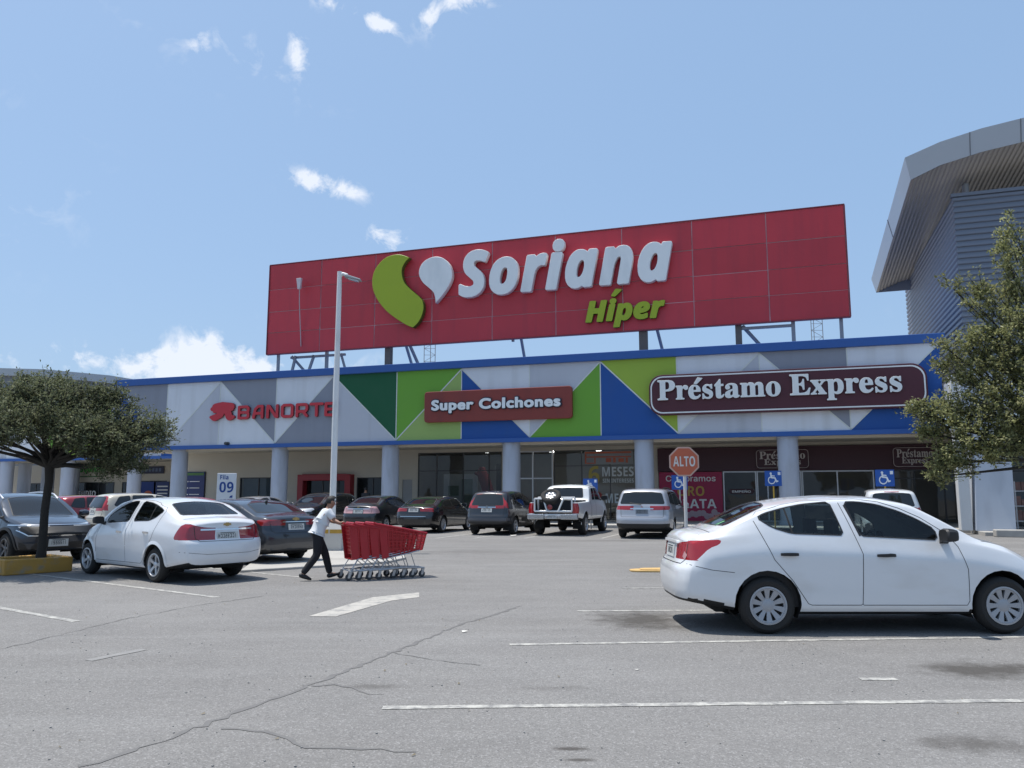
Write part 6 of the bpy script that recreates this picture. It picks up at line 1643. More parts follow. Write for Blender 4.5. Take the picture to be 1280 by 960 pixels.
def interior(root, sp, x_dash, x_front, x_rear, zf=.28, half=.58, left_drive=True):
    """cabin tub, seats, dashboard and steering wheel seen through clear glass"""
    mb = MB()
    z1 = sp["z_in"]
    hw = sp["W"] / 2 - .13
    mb.quad((x_rear - .5, -hw, zf), (x_dash + .3, -hw, zf), (x_dash + .3, hw, zf), (x_rear - .5, hw, zf))
    for sg in (1, -1):
        mb.quad((x_rear - .5, sg * hw, zf), (x_dash + .3, sg * hw, zf), (x_dash + .3, sg * hw, z1 - .06), (x_rear - .5, sg * hw, z1 - .02))
    mb.quad((x_rear - .62, -hw, z1 - .03), (x_rear - .1, -hw, z1 - .03), (x_rear - .1, hw, z1 - .03), (x_rear - .62, hw, z1 - .03))
    mb.build("cabin_lining", DASH, root)
    mb = MB()
    mb.prism([(x_dash - .12, z1 - .36), (x_dash - .10, z1 - .08), (x_dash + .02, z1 - .03), (x_dash + .42, z1 - .05), (x_dash + .42, z1 - .40)], 'y', -hw + .02, hw - .02)
    mb.build("dashboard", DASH, root, bevel=.03)
    for y in (.34, -.34):
        mb = MB()
        mb.prism([(x_front - .02, zf + .12), (x_front + .48, zf + .16), (x_front + .50, zf + .28), (x_front + .02, zf + .26)], 'y', y - .24, y + .24)
        mb.prism([(x_front - .08, zf + .22), (x_front + .08, zf + .26), (x_front - .14, z1 + .02), (x_front - .25, z1)], 'y', y - .23, y + .23)
        mb.prism([(x_front - .27, z1 + .05), (x_front - .18, z1 + .05), (x_front - .20, z1 + .22), (x_front - .27, z1 + .22)], 'y', y - .13, y + .13)
        mb.tube([(x_front - .2, y - .06, z1 - .02), (x_front - .22, y - .06, z1 + .1)], .008, 6)
        mb.build("front_seat", SEAT, root, bevel=.035, seg=3)
    mb = MB()
    mb.prism([(x_rear, zf + .12), (x_rear + .46, zf + .16), (x_rear + .46, zf + .27), (x_rear, zf + .26)], 'y', -half, half)
    mb.prism([(x_rear - .06, zf + .22), (x_rear + .08, zf + .26), (x_rear - .12, z1 - .0), (x_rear - .24, z1 - .0)], 'y', -half, half)
    for y in (.36, -.36):
        mb.prism([(x_rear - .25, z1 + .002), (x_rear - .16, z1 + .002), (x_rear - .18, z1 + .12), (x_rear - .25, z1 + .12)], 'y', y - .13, y + .13)
    mb.build("rear_seat", SEAT, root, bevel=.035, seg=3)
    y = .36 if left_drive else -.36
    mb = MB()
    c = Vector((x_dash - .30, y, z1 - .10))
    ax = Vector((math.cos(R(25)), 0, -math.sin(R(25))))
    up = Vector((math.sin(R(25)), 0, math.cos(R(25))))
    ring = [c + (Vector((0, 1, 0)) * math.cos(2 * math.pi * k / 24) + up * math.sin(2 * math.pi * k / 24)) * .185 for k in range(25)]
    mb.tube(ring, .016, 8, cap=False)
    for a in (0, 180, 270):
        mb.tube([c + ax * .02, c + (Vector((0, 1, 0)) * math.cos(R(a)) + up * math.sin(R(a))) * .18], .016, 6)
    mb.tube([c - ax * .01, c + ax * .25], .05, 8)
    mb.build("steering_wheel", DASH, root, smooth=True)
    mb = MB()
    mb.box((x_dash - .02, 0, z1 + .28), (.03, .24, .07))
    mb.build("rear_view_mirror", DASH, root, bevel=.01)

# ---- body types ----------------------------------------------------------
def sedan_spec(L=4.47, W=1.695, H=1.51, paint_m=None, **kw):
    kx, kz, ky = L / 4.47, H / 1.51, W / 1.695
    X = lambda pts: [(a * kx, b * kz) for a, b in pts]
    Y = lambda pts: [(a * ky, b * kz) for a, b in pts]
    T = lambda pts: [(a * kx, b * ky) for a, b in pts]
    rear_deck = kw.get("deck", 0)
    glass = kw.get("glass", TINT)
    sp = dict(L=L, W=W, H=H, paint=paint_m, z_in=1.0 * kz,
        top=X([(0, 1.03 + rear_deck), (.10, 1.10 + rear_deck), (.46, 1.145 + rear_deck * .6), (1.13, 1.425), (1.5, 1.485), (1.95, 1.513), (2.42, 1.510), (2.82, 1.445), (3.56, 1.065), (3.95, .985), (4.3, .84), (4.47, .64)]),
        belt=X([(0, .97), (.5, 1.045), (1.0, 1.085), (2.1, 1.055), (3.2, 1.0), (3.6, .95), (4.1, .84), (4.47, .6)]),
        bottom=X([(0, .33), (.45, .26), (.9, .19), (3.7, .19), (4.1, .22), (4.47, .26)]),
        width=[(0, W / 2 - .11), (.18, W / 2 - .055), (.55, W / 2 - .015), (1.0, W / 2), (L - 1.05, W / 2), (L - .5, W / 2 - .05), (L - .2, W / 2 - .13), (L, W / 2 - .25)],
        rear=[(.2, .14), (.32, .06), (.42, .015), (.56, 0), (.70, .015), (.76, .07), (.98, .10), (1.12, .10), (1.4, .3)],
        front=[(.2, .10), (.35, .02), (.55, .0), (.7, .07), (.9, .25), (1.1, .4)],
        wheels=[1.05 * kx, 3.65 * kx], wheel_r=kw.get("wheel_r", .308), arch_r=kw.get("arch_r", .365), arch_dz=.015, rim=kw.get("rim", 'five'), tyre_w=.185, track_in=.03,
        res=kw.get("res", .8), lip=kw.get("lip"), lip_mat=paint_m)
    fwin = [(2.0, 1.435), (2.15, 1.437), (2.376, 1.405), (2.597, 1.335), (2.79, 1.245), (2.965, 1.135), (2.975, 1.018), (2.113, 1.062)]
    rwin = [(.985, 1.258), (1.07, 1.305), (1.31, 1.368), (1.518, 1.407), (1.835, 1.437), (1.934, 1.068), (1.353, 1.088), (1.15, 1.15)]
    fdoor = [(1.929, 1.462), (2.15, 1.468), (2.4, 1.437), (2.62, 1.366), (2.83, 1.265), (3.08, 1.09), (3.186, .946), (3.262, .70), (3.262, .36), (3.235, .315), (2.10, .315), (2.088, .33), (2.113, .868)]
    rdoor = [(1.929, 1.462), (2.113, .868), (2.088, .33), (2.07, .315), (1.53, .315), (1.49, .33), (1.324, .58), (1.133, .803), (.99, 1.12), (.93, 1.264), (1.02, 1.325), (1.3, 1.405), (1.52, 1.442)]
    sp["side"] = [
        dict(kind='part', name="door", key=1, pts=X(rdoor), mat=None, seam=.007, soft=False),
        dict(kind='part', name="door", key=2, pts=X(fdoor), mat=None, seam=.007, soft=False),
        dict(kind='part', name="window", key=1, pts=X(rwin), mat=glass, trim=.016),
        dict(kind='part', name="window", key=2, pts=X(fwin), mat=glass, trim=.016),
        dict(kind='line', pts=X([(1.36, 1.088), (1.31, 1.368)]), w=.022)]
    if kw.get("lamps", True):
        ls = kw.get("lamp_side") or [(.0, .785), (.03, .88), (.17, 1.0), (.52, 1.022), (.50, .968), (.385, .925), (.235, .785)]
        lr = kw.get("lamp_rear") or [(.58, .80), (.60, .99), (.70, 1.01), (.9, 1.0), (.9, .79), (.66, .785)]
        tm = kw.get("lamp_mat", TAIL)
        sp["side"].append(dict(kind='part', name="tail_lamp", pts=X(ls), mat=tm, nmin=.03))
        sp["side"].append(dict(kind='part', name="headlight", pts=X([(4.10, .82), (4.14, .89), (4.35, .80), (4.47, .70), (4.47, .60), (4.28, .66)]), mat=CLEAR, nmin=.03))
        sp["ends"] = [
            dict(kind='part', name="windshield", view='top', pts=T([(2.86, -.50), (3.50, -.64), (3.56, -.3), (3.57, 0), (3.56, .3), (3.50, .64), (2.86, .50), (2.81, .25), (2.80, 0), (2.81, -.25)]), mat=glass, trim=.02, nmin=.15, rng=(1.0 * kz, 2)),
            dict(kind='part', name="rear_window", view='top', pts=T([(1.13, -.50), (.66, -.57), (.60, -.3), (.59, 0), (.60, .3), (.66, .57), (1.13, .50), (1.18, .25), (1.19, 0), (1.18, -.25)]), mat=glass, trim=.022, nmin=.15, rng=(1.0 * kz, 2)),
            dict(kind='part', name="tail_lamp", view='rear', both=True, pair=True, pts=Y(lr), mat=tm, nmin=.03),
            dict(kind='part', name="headlight", view='front', both=True, pair=True, pts=Y([(.42, .66), (.44, .76), (.9, .86), (.9, .62)]), mat=CLEAR, nmin=.03),
            dict(kind='part', name="grille", view='front', pts=Y([(-.36, .68), (.36, .68), (.40, .78), (-.40, .78)]), mat=BLACK_PL, nmin=.03),
            dict(kind='part', name="air_intake", view='front', pts=Y([(-.5, .30), (.5, .30), (.44, .46), (-.44, .46)]), mat=BLACK_PL, nmin=.03),
            dict(kind='line', view='rear', pts=Y([(-.60, 1.0), (-.585, .79), (-.52, .74), (.52, .74), (.585, .79), (.60, 1.0)]), w=.010),
            dict(kind='line', view='top', pts=T([(.47, -.63), (.43, -.3), (.42, 0), (.43, .3), (.47, .63)]), w=.010),
            dict(kind='line', view='top', pts=T([(3.62, -.66), (3.64, 0), (3.62, .66)]), w=.012)]
        if kw.get("dark_valance", True):
            sp["ends"].append(dict(kind='part', name="bumper_valance", view='rear', pts=Y([(-.95, .18), (.95, .18), (.95, .40), (.62, .36), (-.62, .36), (-.95, .40)]), mat=BLACK_PL, nmin=.0, soft=False))
    sp["side"] += kw.get("side_extra", [])
    sp["ends"] += kw.get("ends_extra", [])
    return sp

def suv_spec(L=4.53, W=1.82, H=1.68, paint_m=None, **kw):
    kx, kz, ky = L / 4.53, H / 1.68, W / 1.82
    X = lambda pts: [(a * kx, b * kz) for a, b in pts]
    Y = lambda pts: [(a * ky, b * kz) for a, b in pts]
    T = lambda pts: [(a * kx, b * ky) for a, b in pts]
    glass = kw.get("glass", TINT)
    sp = dict(L=L, W=W, H=H, paint=paint_m, z_in=1.1 * kz, tumble=.30, sig=.06,
        top=X([(0, 1.56), (.14, 1.615), (.5, 1.65), (1.3, 1.68), (2.0, 1.67), (2.45, 1.61), (2.75, 1.50), (3.40, 1.14), (3.85, 1.07), (4.3, .96), (4.53, .74)]),
        belt=X([(0, 1.08), (1.0, 1.09), (3.1, 1.05), (3.6, 1.0), (4.2, .88), (4.53, .7)]),
        bottom=X([(0, .42), (.5, .32), (1, .25), (3.5, .25), (4.1, .28), (4.53, .34)]),
        width=[(0, W / 2 - .10), (.2, W / 2 - .04), (.6, W / 2), (L - 1.1, W / 2), (L - .5, W / 2 - .05), (L - .2, W / 2 - .12), (L, W / 2 - .24)],
        rear=[(.3, .12), (.42, .03), (.5, .0), (.70, .0), (.78, .06), (1.1, .10), (1.58, kw.get("lean", .40)), (1.8, .5)],
        front=[(.3, .10), (.45, .02), (.65, .0), (.9, .05), (1.05, .2), (1.2, .35)],
        wheels=[.90 * kx, 3.54 * kx], wheel_r=.335, arch_r=.40, arch_dz=.01, rim=kw.get("rim", 'five'), tyre_w=.21, track_in=.03, res=kw.get("res", .6),
        lip=kw.get("lip"), lip_mat=kw.get("lip_mat", paint_m), corner=(.14, .24))
    sp["side"] = [
        dict(kind='part', name="door", key=1, pts=X([(1.20, 1.62), (2.06, 1.63), (2.13, .95), (2.13, .36), (1.5, .34), (1.32, .55), (1.16, .85), (1.14, 1.1)]), mat=None, seam=.01, soft=False),
        dict(kind='part', name="door", key=2, pts=X([(2.06, 1.63), (2.5, 1.56), (2.9, 1.34), (3.25, 1.10), (3.30, .7), (3.28, .36), (2.13, .36), (2.13, .95)]), mat=None, seam=.01, soft=False),
        dict(kind='part', name="window", key=0, pts=X([(.52, 1.20), (.72, 1.53), (1.13, 1.57), (1.10, 1.13), (.7, 1.15)]), mat=glass, trim=.018),
        dict(kind='part', name="window", key=1, pts=X([(1.20, 1.12), (1.22, 1.58), (2.02, 1.585), (2.06, 1.09)]), mat=glass, trim=.018),
        dict(kind='part', name="window", key=2, pts=X([(2.15, 1.085), (2.12, 1.585), (2.42, 1.545), (2.75, 1.37), (3.10, 1.14), (3.12, 1.06)]), mat=glass, trim=.018),
        dict(kind='part', name="tail_lamp", pts=X(kw.get("lamp_side") or [(.0, 1.0), (.0, 1.2), (.32, 1.56), (.40, 1.56), (.22, 1.16), (.18, 1.0)]), mat=kw.get("lamp_mat", TAIL), nmin=.03),
        dict(kind='part', name="headlight", pts=X([(3.95, .88), (4.0, .96), (4.3, .92), (4.53, .84), (4.53, .74), (4.2, .80)]), mat=CLEAR, nmin=.03),
        dict(kind='part', name="lower_cladding", pts=X([(1.32, .2), (3.1, .2), (3.1, .40), (1.32, .40)]), mat=BLACK_PL, nmin=-.2, soft=False)]
    sp["ends"] = [
        dict(kind='part', name="windshield", view='top', pts=T([(2.55, -.53), (3.34, -.66), (3.42, -.3), (3.43, 0), (3.42, .3), (3.34, .66), (2.55, .53), (2.50, .25), (2.49, 0), (2.50, -.25)]), mat=kw.get("ws_glass", glass), trim=.02, nmin=.15, rng=(1.08 * kz, 3)),
        dict(kind='part', name="rear_window", view='rear', pts=Y(kw.get("rear_win") or [(-.64, 1.12), (.64, 1.12), (.54, 1.50), (.3, 1.525), (-.3, 1.525), (-.54, 1.50)]), mat=glass, trim=.022, nmin=.1),
        dict(kind='part', name="tail_lamp", view='rear', both=True, pair=True, pts=Y(kw.get("lamp_rear") or [(.70, 1.02), (.60, 1.50), (.72, 1.54), (1, 1.1), (1, 1.0)]), mat=kw.get("lamp_mat", TAIL), nmin=.03),
        dict(kind='part', name="headlight", view='front', both=True, pair=True, pts=Y([(.50, .80), (.50, .90), (1, .95), (1, .77)]), mat=CLEAR, nmin=.03),
        dict(kind='part', name="grille", view='front', pts=Y([(-.55, .70), (.55, .70), (.50, .86), (-.50, .86)]), mat=BLACK_PL, nmin=.03),
        dict(kind='part', name="air_intake", view='front', pts=Y([(-.62, .36), (.62, .36), (.55, .52), (-.55, .52)]), mat=BLACK_PL, nmin=.03),
        dict(kind='part', name="bumper_valance", view='rear', pts=Y([(-1, .3), (1, .3), (1, .52), (.6, .50), (-.6, .50), (-1, .52)]), mat=BLACK_PL, nmin=.0, soft=False),
        dict(kind='line', view='rear', pts=Y([(-.68, 1.08), (-.66, .72), (.66, .72), (.68, 1.08)]), w=.012)]
    sp["side"] += kw.get("side_extra", [])
    sp["ends"] += kw.get("ends_extra", [])
    return sp

def rear_dress(root, bvh, plate=(0, .88), badge=None, chrome=None, plate_m=None, lean=.18):
    licence_plate(root, bvh, 'rear', plate[0], plate[1], m=plate_m, lean=lean)
    if chrome:
        mb = MB()
        y0, y1, z, h = chrome
        ribbon(mb, bvh, [(y0, z), (y1, z)], 'rear', h, .008, closed=False)
        mb.build("chrome_strip", CHROME, root)
    if badge:
        p, n = surf(bvh, 'rear', 0, badge[0])
        w = badge[1]
        mb = MB()
        if len(badge) > 2:   # cross shaped badge
            mb.prism([(-w, -w * .22), (-w * .4, -w * .22), (-w * .4, -w * .4), (w * .4, -w * .4), (w * .4, -w * .22), (w, -w * .22), (w * .9, w * .22), (w * .4, w * .22), (w * .4, w * .4), (-w * .4, w * .4), (-w * .4, w * .22), (-w * .9, w * .22)], 'x', p.x - .012, p.x + .02)
            mb.v = [(a, b, c + p.z) for a, b, c in mb.v]
        else:
            mb.lathe([(0, -.012), (w * .6, -.012), (w * .6, .02)], (p.x, 0, p.z), 'x', 16)
        mb.build("badge", badge[2] if len(badge) > 2 else CHROME, root)

def heading_loc(rear_xy, ang):
    return (rear_xy[0], rear_xy[1], 0), ang

# ---- 1: the white sedan in the foreground
WHITE = mat("white_car_paint", (.70, .715, .73), .30, 0, var=.025, scale=1.5, coat=1.0, stain=((.56, .545, .52), 1.3, .50, .9, (1, 1, 2.5)))
sp = sedan_spec(paint_m=WHITE, rim='hubcap', res=1.15, glass=CARGLASS, lamp_side=[(.05, .785), (.08, .88), (.22, 1.0), (.57, 1.022), (.55, .968), (.43, .925), (.285, .785)])
sp["rear"] = [(z, x + .075) for z, x in sp["rear"]]
root, body, bvh, ob = build_car(sp, "white_sedan", "white four door sedan with black door handles, the nearest car, seen from its side", "car", (1.77, 9.86, 0), 0)
interior(root, sp, 2.98, 2.20, 1.30)
for sd in ('left', 'right'):
    handle(root, bvh, 1.30, .862, BLACK_PL, sd, .20, ob.get(("door", sd, 1)))
    handle(root, bvh, 2.37, .850, BLACK_PL, sd, .21, ob.get(("door", sd, 2)))
mirrors(root, bvh, 3.00, 1.02, BLACK_PL, 1.0)
licence_plate(root, bvh, 'rear', 0, .86, m=PLATE, lean=.12)
mb = MB()
p, n = surf(bvh, 'rear', 0, .97)
mb.prism([(-.36, .955), (.36, .955), (.34, .99), (-.34, .99)], 'x', p.x - .02, p.x + .03)
mb.build("plate_garnish", WHITE, root, bevel=.008)
mb = MB()
for sd in ('left', 'right'):
    ribbon(mb, bvh, [(.20, .745), (.45, .69), (.69, .665)], sd, .006, .0015, closed=False)
    ribbon(mb, bvh, [(3.5, 1.0), (3.75, .96), (3.95, .90)], sd, .006, .0015, closed=False)
mb.build("panel_joint", SEAM, root)
mb = MB()
for sd in ('left', 'right'):                                   # white clear segment low in the tail lamp
    ribbon(mb, bvh, [(.19, .80), (.21, .86)], sd, .07, .004, closed=False)
mb.build("reversing_lamp", CLEAR_R, root)
mb = MB()
p, n = surf(bvh, 'top', .60, -.40)
q, _ = surf(bvh, 'top', .72, -.40)
d = (q - p)
mb.quad(p + n * .004, p + n * .004 + Vector((0, .14, 0)), q + n * .004 + Vector((0, .14, 0)), q + n * .004)
mb.build("window_sticker", WSTRIP, root)
mb = MB()
for sd, sg in (('left', 1), ('right', -1)):
    ribbon(mb, bvh, [(2.0, 1.4), (2.113, 1.06)], sd, .02, .002, closed=False)
mb.build("pillar_strip", BLACK_PL, root)

# ---- 2: white sedan at the left
WHITE2 = mat("white_car_paint_cool", (.70, .715, .735), .32, 0, var=.025, scale=1.5, coat=1.0, stain=((.57, .56, .54), 1.3, .50, .9, (1, 1, 2.5)))
AV_RED = lamp_mat("tail_lamp_crimson", (.27, .010, .018))
sp = sedan_spec(L=4.28, W=1.70, H=1.47, paint_m=WHITE2, rim='five', res=1.0, glass=CARGLASS, lip=.055, lamp_mat=AV_RED, dark_valance=False, wheel_r=.30, arch_r=.345,
                lamp_side=[(.0, .76), (.02, .9), (.18, 1.04), (.34, 1.045), (.42, .90), (.46, .77)], lamp_rear=[(.56, .77), (.60, .90), (.66, 1.02), (.9, 1.04), (.9, .76)], deck=.03,
                ends_extra=[dict(kind='line', view='rear', pts=[(-.78, .545), (-.4, .50), (.4, .50), (.78, .545)], w=.006)])
AH = math.atan2(.61, -.79)
root, body, bvh, ob = build_car(sp, "white_sedan", "white sedan seen from behind at the left, next to the yellow planter", "car", (-4.96, 14.30, 0), AH)
interior(root, sp, 2.86, 2.10, 1.25)
for sd in ('left', 'right'):
    handle(root, bvh, 1.30, .85, CHROME, sd, .17, ob.get(("door", sd, 1)))
    handle(root, bvh, 2.26, .835, CHROME, sd, .17, ob.get(("door", sd, 2)))
mirrors(root, bvh, 2.88, .99, BLACK_PL, .95)
rear_dress(root, bvh, (0, .80), (1.00, .075, mat("badge_gold", (.42, .30, .12), .4, .5)), (-.5, .5, .915, .028), lean=.12)
mb = MB()
for sd in ('left', 'right'):
    ribbon(mb, bvh, [(1.52, .60), (3.0, .58)], sd, .02, .006, closed=False)
mb.build("side_moulding", WHITE2, root)

# ---- 3: dark grey sedan beside it
GREY = mat("grey_blue_car_paint", (.026, .031, .041), .30, .45, var=.05, scale=2, coat=1.0)
GOLD = MATS["badge_gold"]
sp = sedan_spec(L=4.62, W=1.80, H=1.42, paint_m=GREY, rim='split', res=.9, wheel_r=.32, arch_r=.365, lamp_mat=TAIL_D, deck=.03,
                lamp_side=[(.0, .90), (.0, 1.03), (.22, 1.045), (.40, 1.03), (.35, .96), (.2, .91)], lamp_rear=[(.36, .955), (.38, 1.01), (.6, 1.035), (.9, 1.04), (.9, .90), (.55, .91)])
root, body, bvh, ob = build_car(sp, "grey_sedan", "dark blue grey sedan seen from behind, between the white sedan and the walking man", "car", (-4.71, 17.9, 0), AH)
for sd in ('left', 'right'):
    handle(root, bvh, 1.36, .83, GREY, sd, .19, ob.get(("door", sd, 1)))
    handle(root, bvh, 2.45, .82, GREY, sd, .19, ob.get(("door", sd, 2)))
mirrors(root, bvh, 3.10, .97, GREY)
rear_dress(root, bvh, (0, .81), (.985, .09, GOLD), (-.35, .35, .925, .018), lean=.15)
mb = MB()
for y in (-.55, .55):
    p, n = surf(bvh, 'rear', y, .33)
    mb.add([(p.x - .02, y - .10, .31), (p.x - .02, y + .10, .31), (p.x - .015, y + .085, .36), (p.x - .015, y - .085, .36), (p.x + .12, y - .10, .31), (p.x + .12, y + .10, .31), (p.x + .12, y + .085, .36), (p.x + .12, y - .085, .36)],
           [(0, 1, 5, 4), (1, 2, 6, 5), (2, 3, 7, 6), (3, 0, 4, 7), (4, 5, 6, 7)])
mb.build("exhaust_tip", CHROME, root)
p, n = surf(bvh, 'top', 1.22, 0)
mb = MB().prism([(p.x - .06, p.z - .01), (p.x + .06, p.z + .002), (p.x - .04, p.z + .05), (p.x - .06, p.z + .045)], 'y', -.015, .015)
mb.build("roof_antenna", BLACK_PL, root, bevel=.008)

# ---- 4: dark SUV facing us behind the tree
SLATE = mat("slate_car_paint", (.022, .031, .048), .32, .45, var=.05, scale=2, coat=1.0)
sp = suv_spec(L=4.35, W=1.80, H=1.56, paint_m=SLATE, rim='dark', res=.9, lip=.06, lip_mat=BLACK_PL, ws_glass=glass_mat("windscreen_glass", (.5, .55, .55), .35),
              ends_extra=[dict(kind='part', name="grille", view='front', key=0, pts=[(-.80, .76), (-.62, .62), (.62, .62), (.80, .76), (.80, .82), (-.80, .82)], mat=mat("gloss_black", (.012, .012, .014), .15, coat=1), nmin=.03),
                          dict(kind='part', name="fog_lamp_panel", view='front', both=True, pts=[(.62, .30), (.86, .34), (.86, .52), (.70, .46)], mat=BLACK_PL, nmin=.02)])
root, body, bvh, ob = build_car(sp, "slate_suv", "dark slate blue SUV facing us with silver roof rails, behind the tree trunk", "car", (-13.37, 20.73, 0), AH + math.pi)
mirrors(root, bvh, 3.02, 1.02, SLATE, 1.05)
for sd in ('left', 'right'):
    handle(root, bvh, 1.36, .88, CHROME, sd, .19, ob.get(("door", sd, 1)))
    handle(root, bvh, 2.30, .87, CHROME, sd, .19, ob.get(("door", sd, 2)))
licence_plate(root, bvh, 'front', -.12, .47, .40, .16, lean=0)
mb = MB()
ribbon(mb, bvh, [(-.84, .845), (.84, .845)], 'front', .03, .012, closed=False)
ribbon(mb, bvh, [(-.66, .625), (.66, .625)], 'front', .022, .012, closed=False)
for sg in (1, -1):
    ribbon(mb, bvh, [(sg * .66, .625), (sg * .80, .74)], 'front', .022, .012, closed=False)
mb.build("chrome_strip", CHROME, root)
mb = MB()
for sg in (1, -1):
    pts = []
    for k in range(9):
        x = .55 + k * .235
        z = [surf(bvh, 'top', x, sg * .58)[0].z][0]
        pts.append((x, sg * .60, z + (.045 if 0 < k < 8 else -.01)))
    mb.tube(pts, .022, 8)
mb.build("roof_rail", mat("rail_silver", (.55, .56, .58), .3, .6), root, smooth=True)

# ---- the row parked nose-in at the shops
RH = math.atan2(.947, .32)
def mk(spfn, kw, name, label, loc, plate, dress, rz=RH, mirror=True, mm=None, plate_m=None, mx=3.05, mz=1.03):
    sp = spfn(**kw)
    root, body, bvh, ob = build_car(sp, name, label, "car", (loc[0], loc[1], 0), rz)
    rear_dress(root, bvh, plate, *dress, plate_m=plate_m)
    if mirror:
        mirrors(root, bvh, mx, mz, mm or kw["paint_m"])
    return root, bvh, ob, sp
CHARCOAL = mat("charcoal_car_paint", (.020, .022, .026), .3, .3, var=.05, coat=1.0)
BLACKP = mat("black_car_paint", (.008, .008, .009), .25, .1, var=.05, coat=1.0)
DARKGREY = mat("graphite_car_paint", (.030, .032, .038), .3, .4, var=.05, coat=1.0)
mk(sedan_spec, dict(L=4.31, W=1.71, H=1.49, paint_m=CHARCOAL, res=.55, lamp_mat=CLEAR_R, dark_valance=False, lamp_side=[(.0, .76), (.02, .9), (.18, 1.04), (.34, 1.045), (.42, .90), (.46, .77)], lamp_rear=[(.50, .77), (.545, .90), (.60, 1.02), (.9, 1.04), (.9, .76)]),
   "charcoal_sedan", "charcoal sedan with pale pink tail lamps, behind the red shopping trolleys", (-6.35, 33.2), (0, .82), ((1.0, .06, GOLD), (-.52, .52, .93, .03)))
mk(sedan_spec, dict(L=4.65, W=1.78, H=1.46, paint_m=BLACKP, res=.6, rim='split', wheel_r=.33, arch_r=.37, lamp_side=[(.0, .88), (.0, 1.0), (.22, 1.02), (.32, 1.0), (.25, .90)], lamp_rear=[(.42, .93), (.44, 1.0), (.9, 1.02), (.9, .86), (.6, .87)]),
   "black_sedan", "black sedan with red tail lamps, left of the tall dark crossover", (-3.92, 31.9), (0, .90), ((1.02, .06), (-.55, .55, .66, .02)))
root, bvh, ob, sp = mk(suv_spec, dict(L=4.55, W=1.82, H=1.68, paint_m=DARKGREY, res=.65, rim='five'), "dark_crossover", "dark grey crossover with tall tail lamps beside the rear window, left of the pickup", (-.98, 30.35), (0, .93), ((1.06, .07), (-.36, .36, 1.045, .03)))
mb = MB()
ribbon(mb, bvh, [(-.88, .60), (.88, .60)], 'rear', .10, .004, closed=False)
mb.build("bumper_strip", mat("bumper_grey", (.10, .105, .12), .4, .2), root)

# silver minivan
SILVER = mat("silver_car_paint", (.40, .41, .44), .32, .4, var=.04, coat=1.0)
def minivan():
    L, W, H = 5.15, 2.0, 1.75
    sp = suv_spec(L=L, W=W, H=H, paint_m=SILVER, res=.7, rim='split', lean=.30, lamp_rear=[(.40, .965), (.42, 1.06), (.70, 1.075), (1, 1.075), (1, .95), (.62, .955)], lamp_side=[(.0, .93), (.0, 1.08), (.25, 1.085), (.40, 1.06), (.3, .98)],
                  rear_win=[(-.70, 1.15), (.70, 1.15), (.60, 1.50), (.3, 1.54), (-.3, 1.54), (-.60, 1.50)])
    kx, kz = L / 4.53, H / 1.68
    sp["top"] = [(0, 1.62), (.14, 1.70), (.5, 1.73), (1.6, 1.75), (2.8, 1.72), (3.2, 1.64), (3.5, 1.52), (4.25, 1.14), (4.6, 1.04), (4.95, .92), (L, .75)]
    sp["belt"] = [(0, 1.13), (1.0, 1.13), (3.6, 1.06), (4.3, .98), (4.8, .86), (L, .7)]
    sp["wheels"] = [1.10, 4.10]
    sp["bottom"] = [(0, .36), (.5, .28), (1, .20), (4, .20), (4.7, .22), (L, .28)]
    G = TINT
    sp["side"] = [dict(kind='part', name="window", key=0, pts=[(.55, 1.22), (.70, 1.58), (1.55, 1.62), (1.58, 1.16)], mat=G, trim=.02), dict(kind='part', name="door", key=1, pts=[(1.62, 1.68), (2.75, 1.67), (2.82, .95), (2.8, .3), (1.6, .3)], mat=None, seam=.012, soft=False),
                  dict(kind='part', name="window", key=1, pts=[(1.68, 1.16), (1.66, 1.62), (2.68, 1.61), (2.74, 1.12)], mat=G, trim=.02), dict(kind='part', name="door", key=2, pts=[(2.76, 1.67), (3.2, 1.60), (3.7, 1.36), (4.05, 1.12), (4.05, .5), (3.85, .3), (2.82, .3), (2.83, .95)], mat=None, seam=.012, soft=False),
                  dict(kind='part', name="window", key=2, pts=[(2.85, 1.11), (2.80, 1.60), (3.12, 1.56), (3.55, 1.36), (3.9, 1.13), (3.9, 1.07)], mat=G, trim=.02)] + [c for c in sp["side"] if c["name"] == "tail_lamp"]
    sp["side"].append(dict(kind='part', name="headlight", pts=[(4.55, .80), (4.6, .93), (4.9, .88), (5.15, .78), (5.15, .68), (4.85, .72)], mat=CLEAR, nmin=.03))
    for c in sp["ends"]:
        if c.get("name") == "windshield":
            c["pts"] = [(3.30, -.60), (4.15, -.76), (4.25, -.3), (4.26, 0), (4.25, .3), (4.15, .76), (3.30, .60), (3.24, .25), (3.23, 0), (3.24, -.25)]
    return sp
sp = minivan()
root, body, bvh, ob = build_car(sp, "silver_minivan", "silver minivan with slim red tail lamps, right of the white pickup", "car", (4.45, 27.86, 0), RH)
rear_dress(root, bvh, (0, .93), (1.10, .06), (-.4, .4, 1.03, .035), plate_m=mat("plate_dark", (.10, .12, .15), .5))
mirrors(root, bvh, 3.85, 1.08, SILVER)
mb = MB()
for sg in (1, -1):
    mb.tube([(x, sg * .64, surf(bvh, 'top', x, sg * .62)[0].z + (.04 if i % 5 else 0)) for i, x in enumerate(np.linspace(.7, 2.9, 6))], .02, 6)
mb.build("roof_rail", BLACK_PL, root)
mb = MB()
p, n = surf(bvh, 'rear', .1, 1.17)
mb.tube([(p.x - .02, .02, 1.17), (p.x - .015, .42, 1.23)], .012, 6)
mb.build("rear_wiper", BLACK_PL, root)

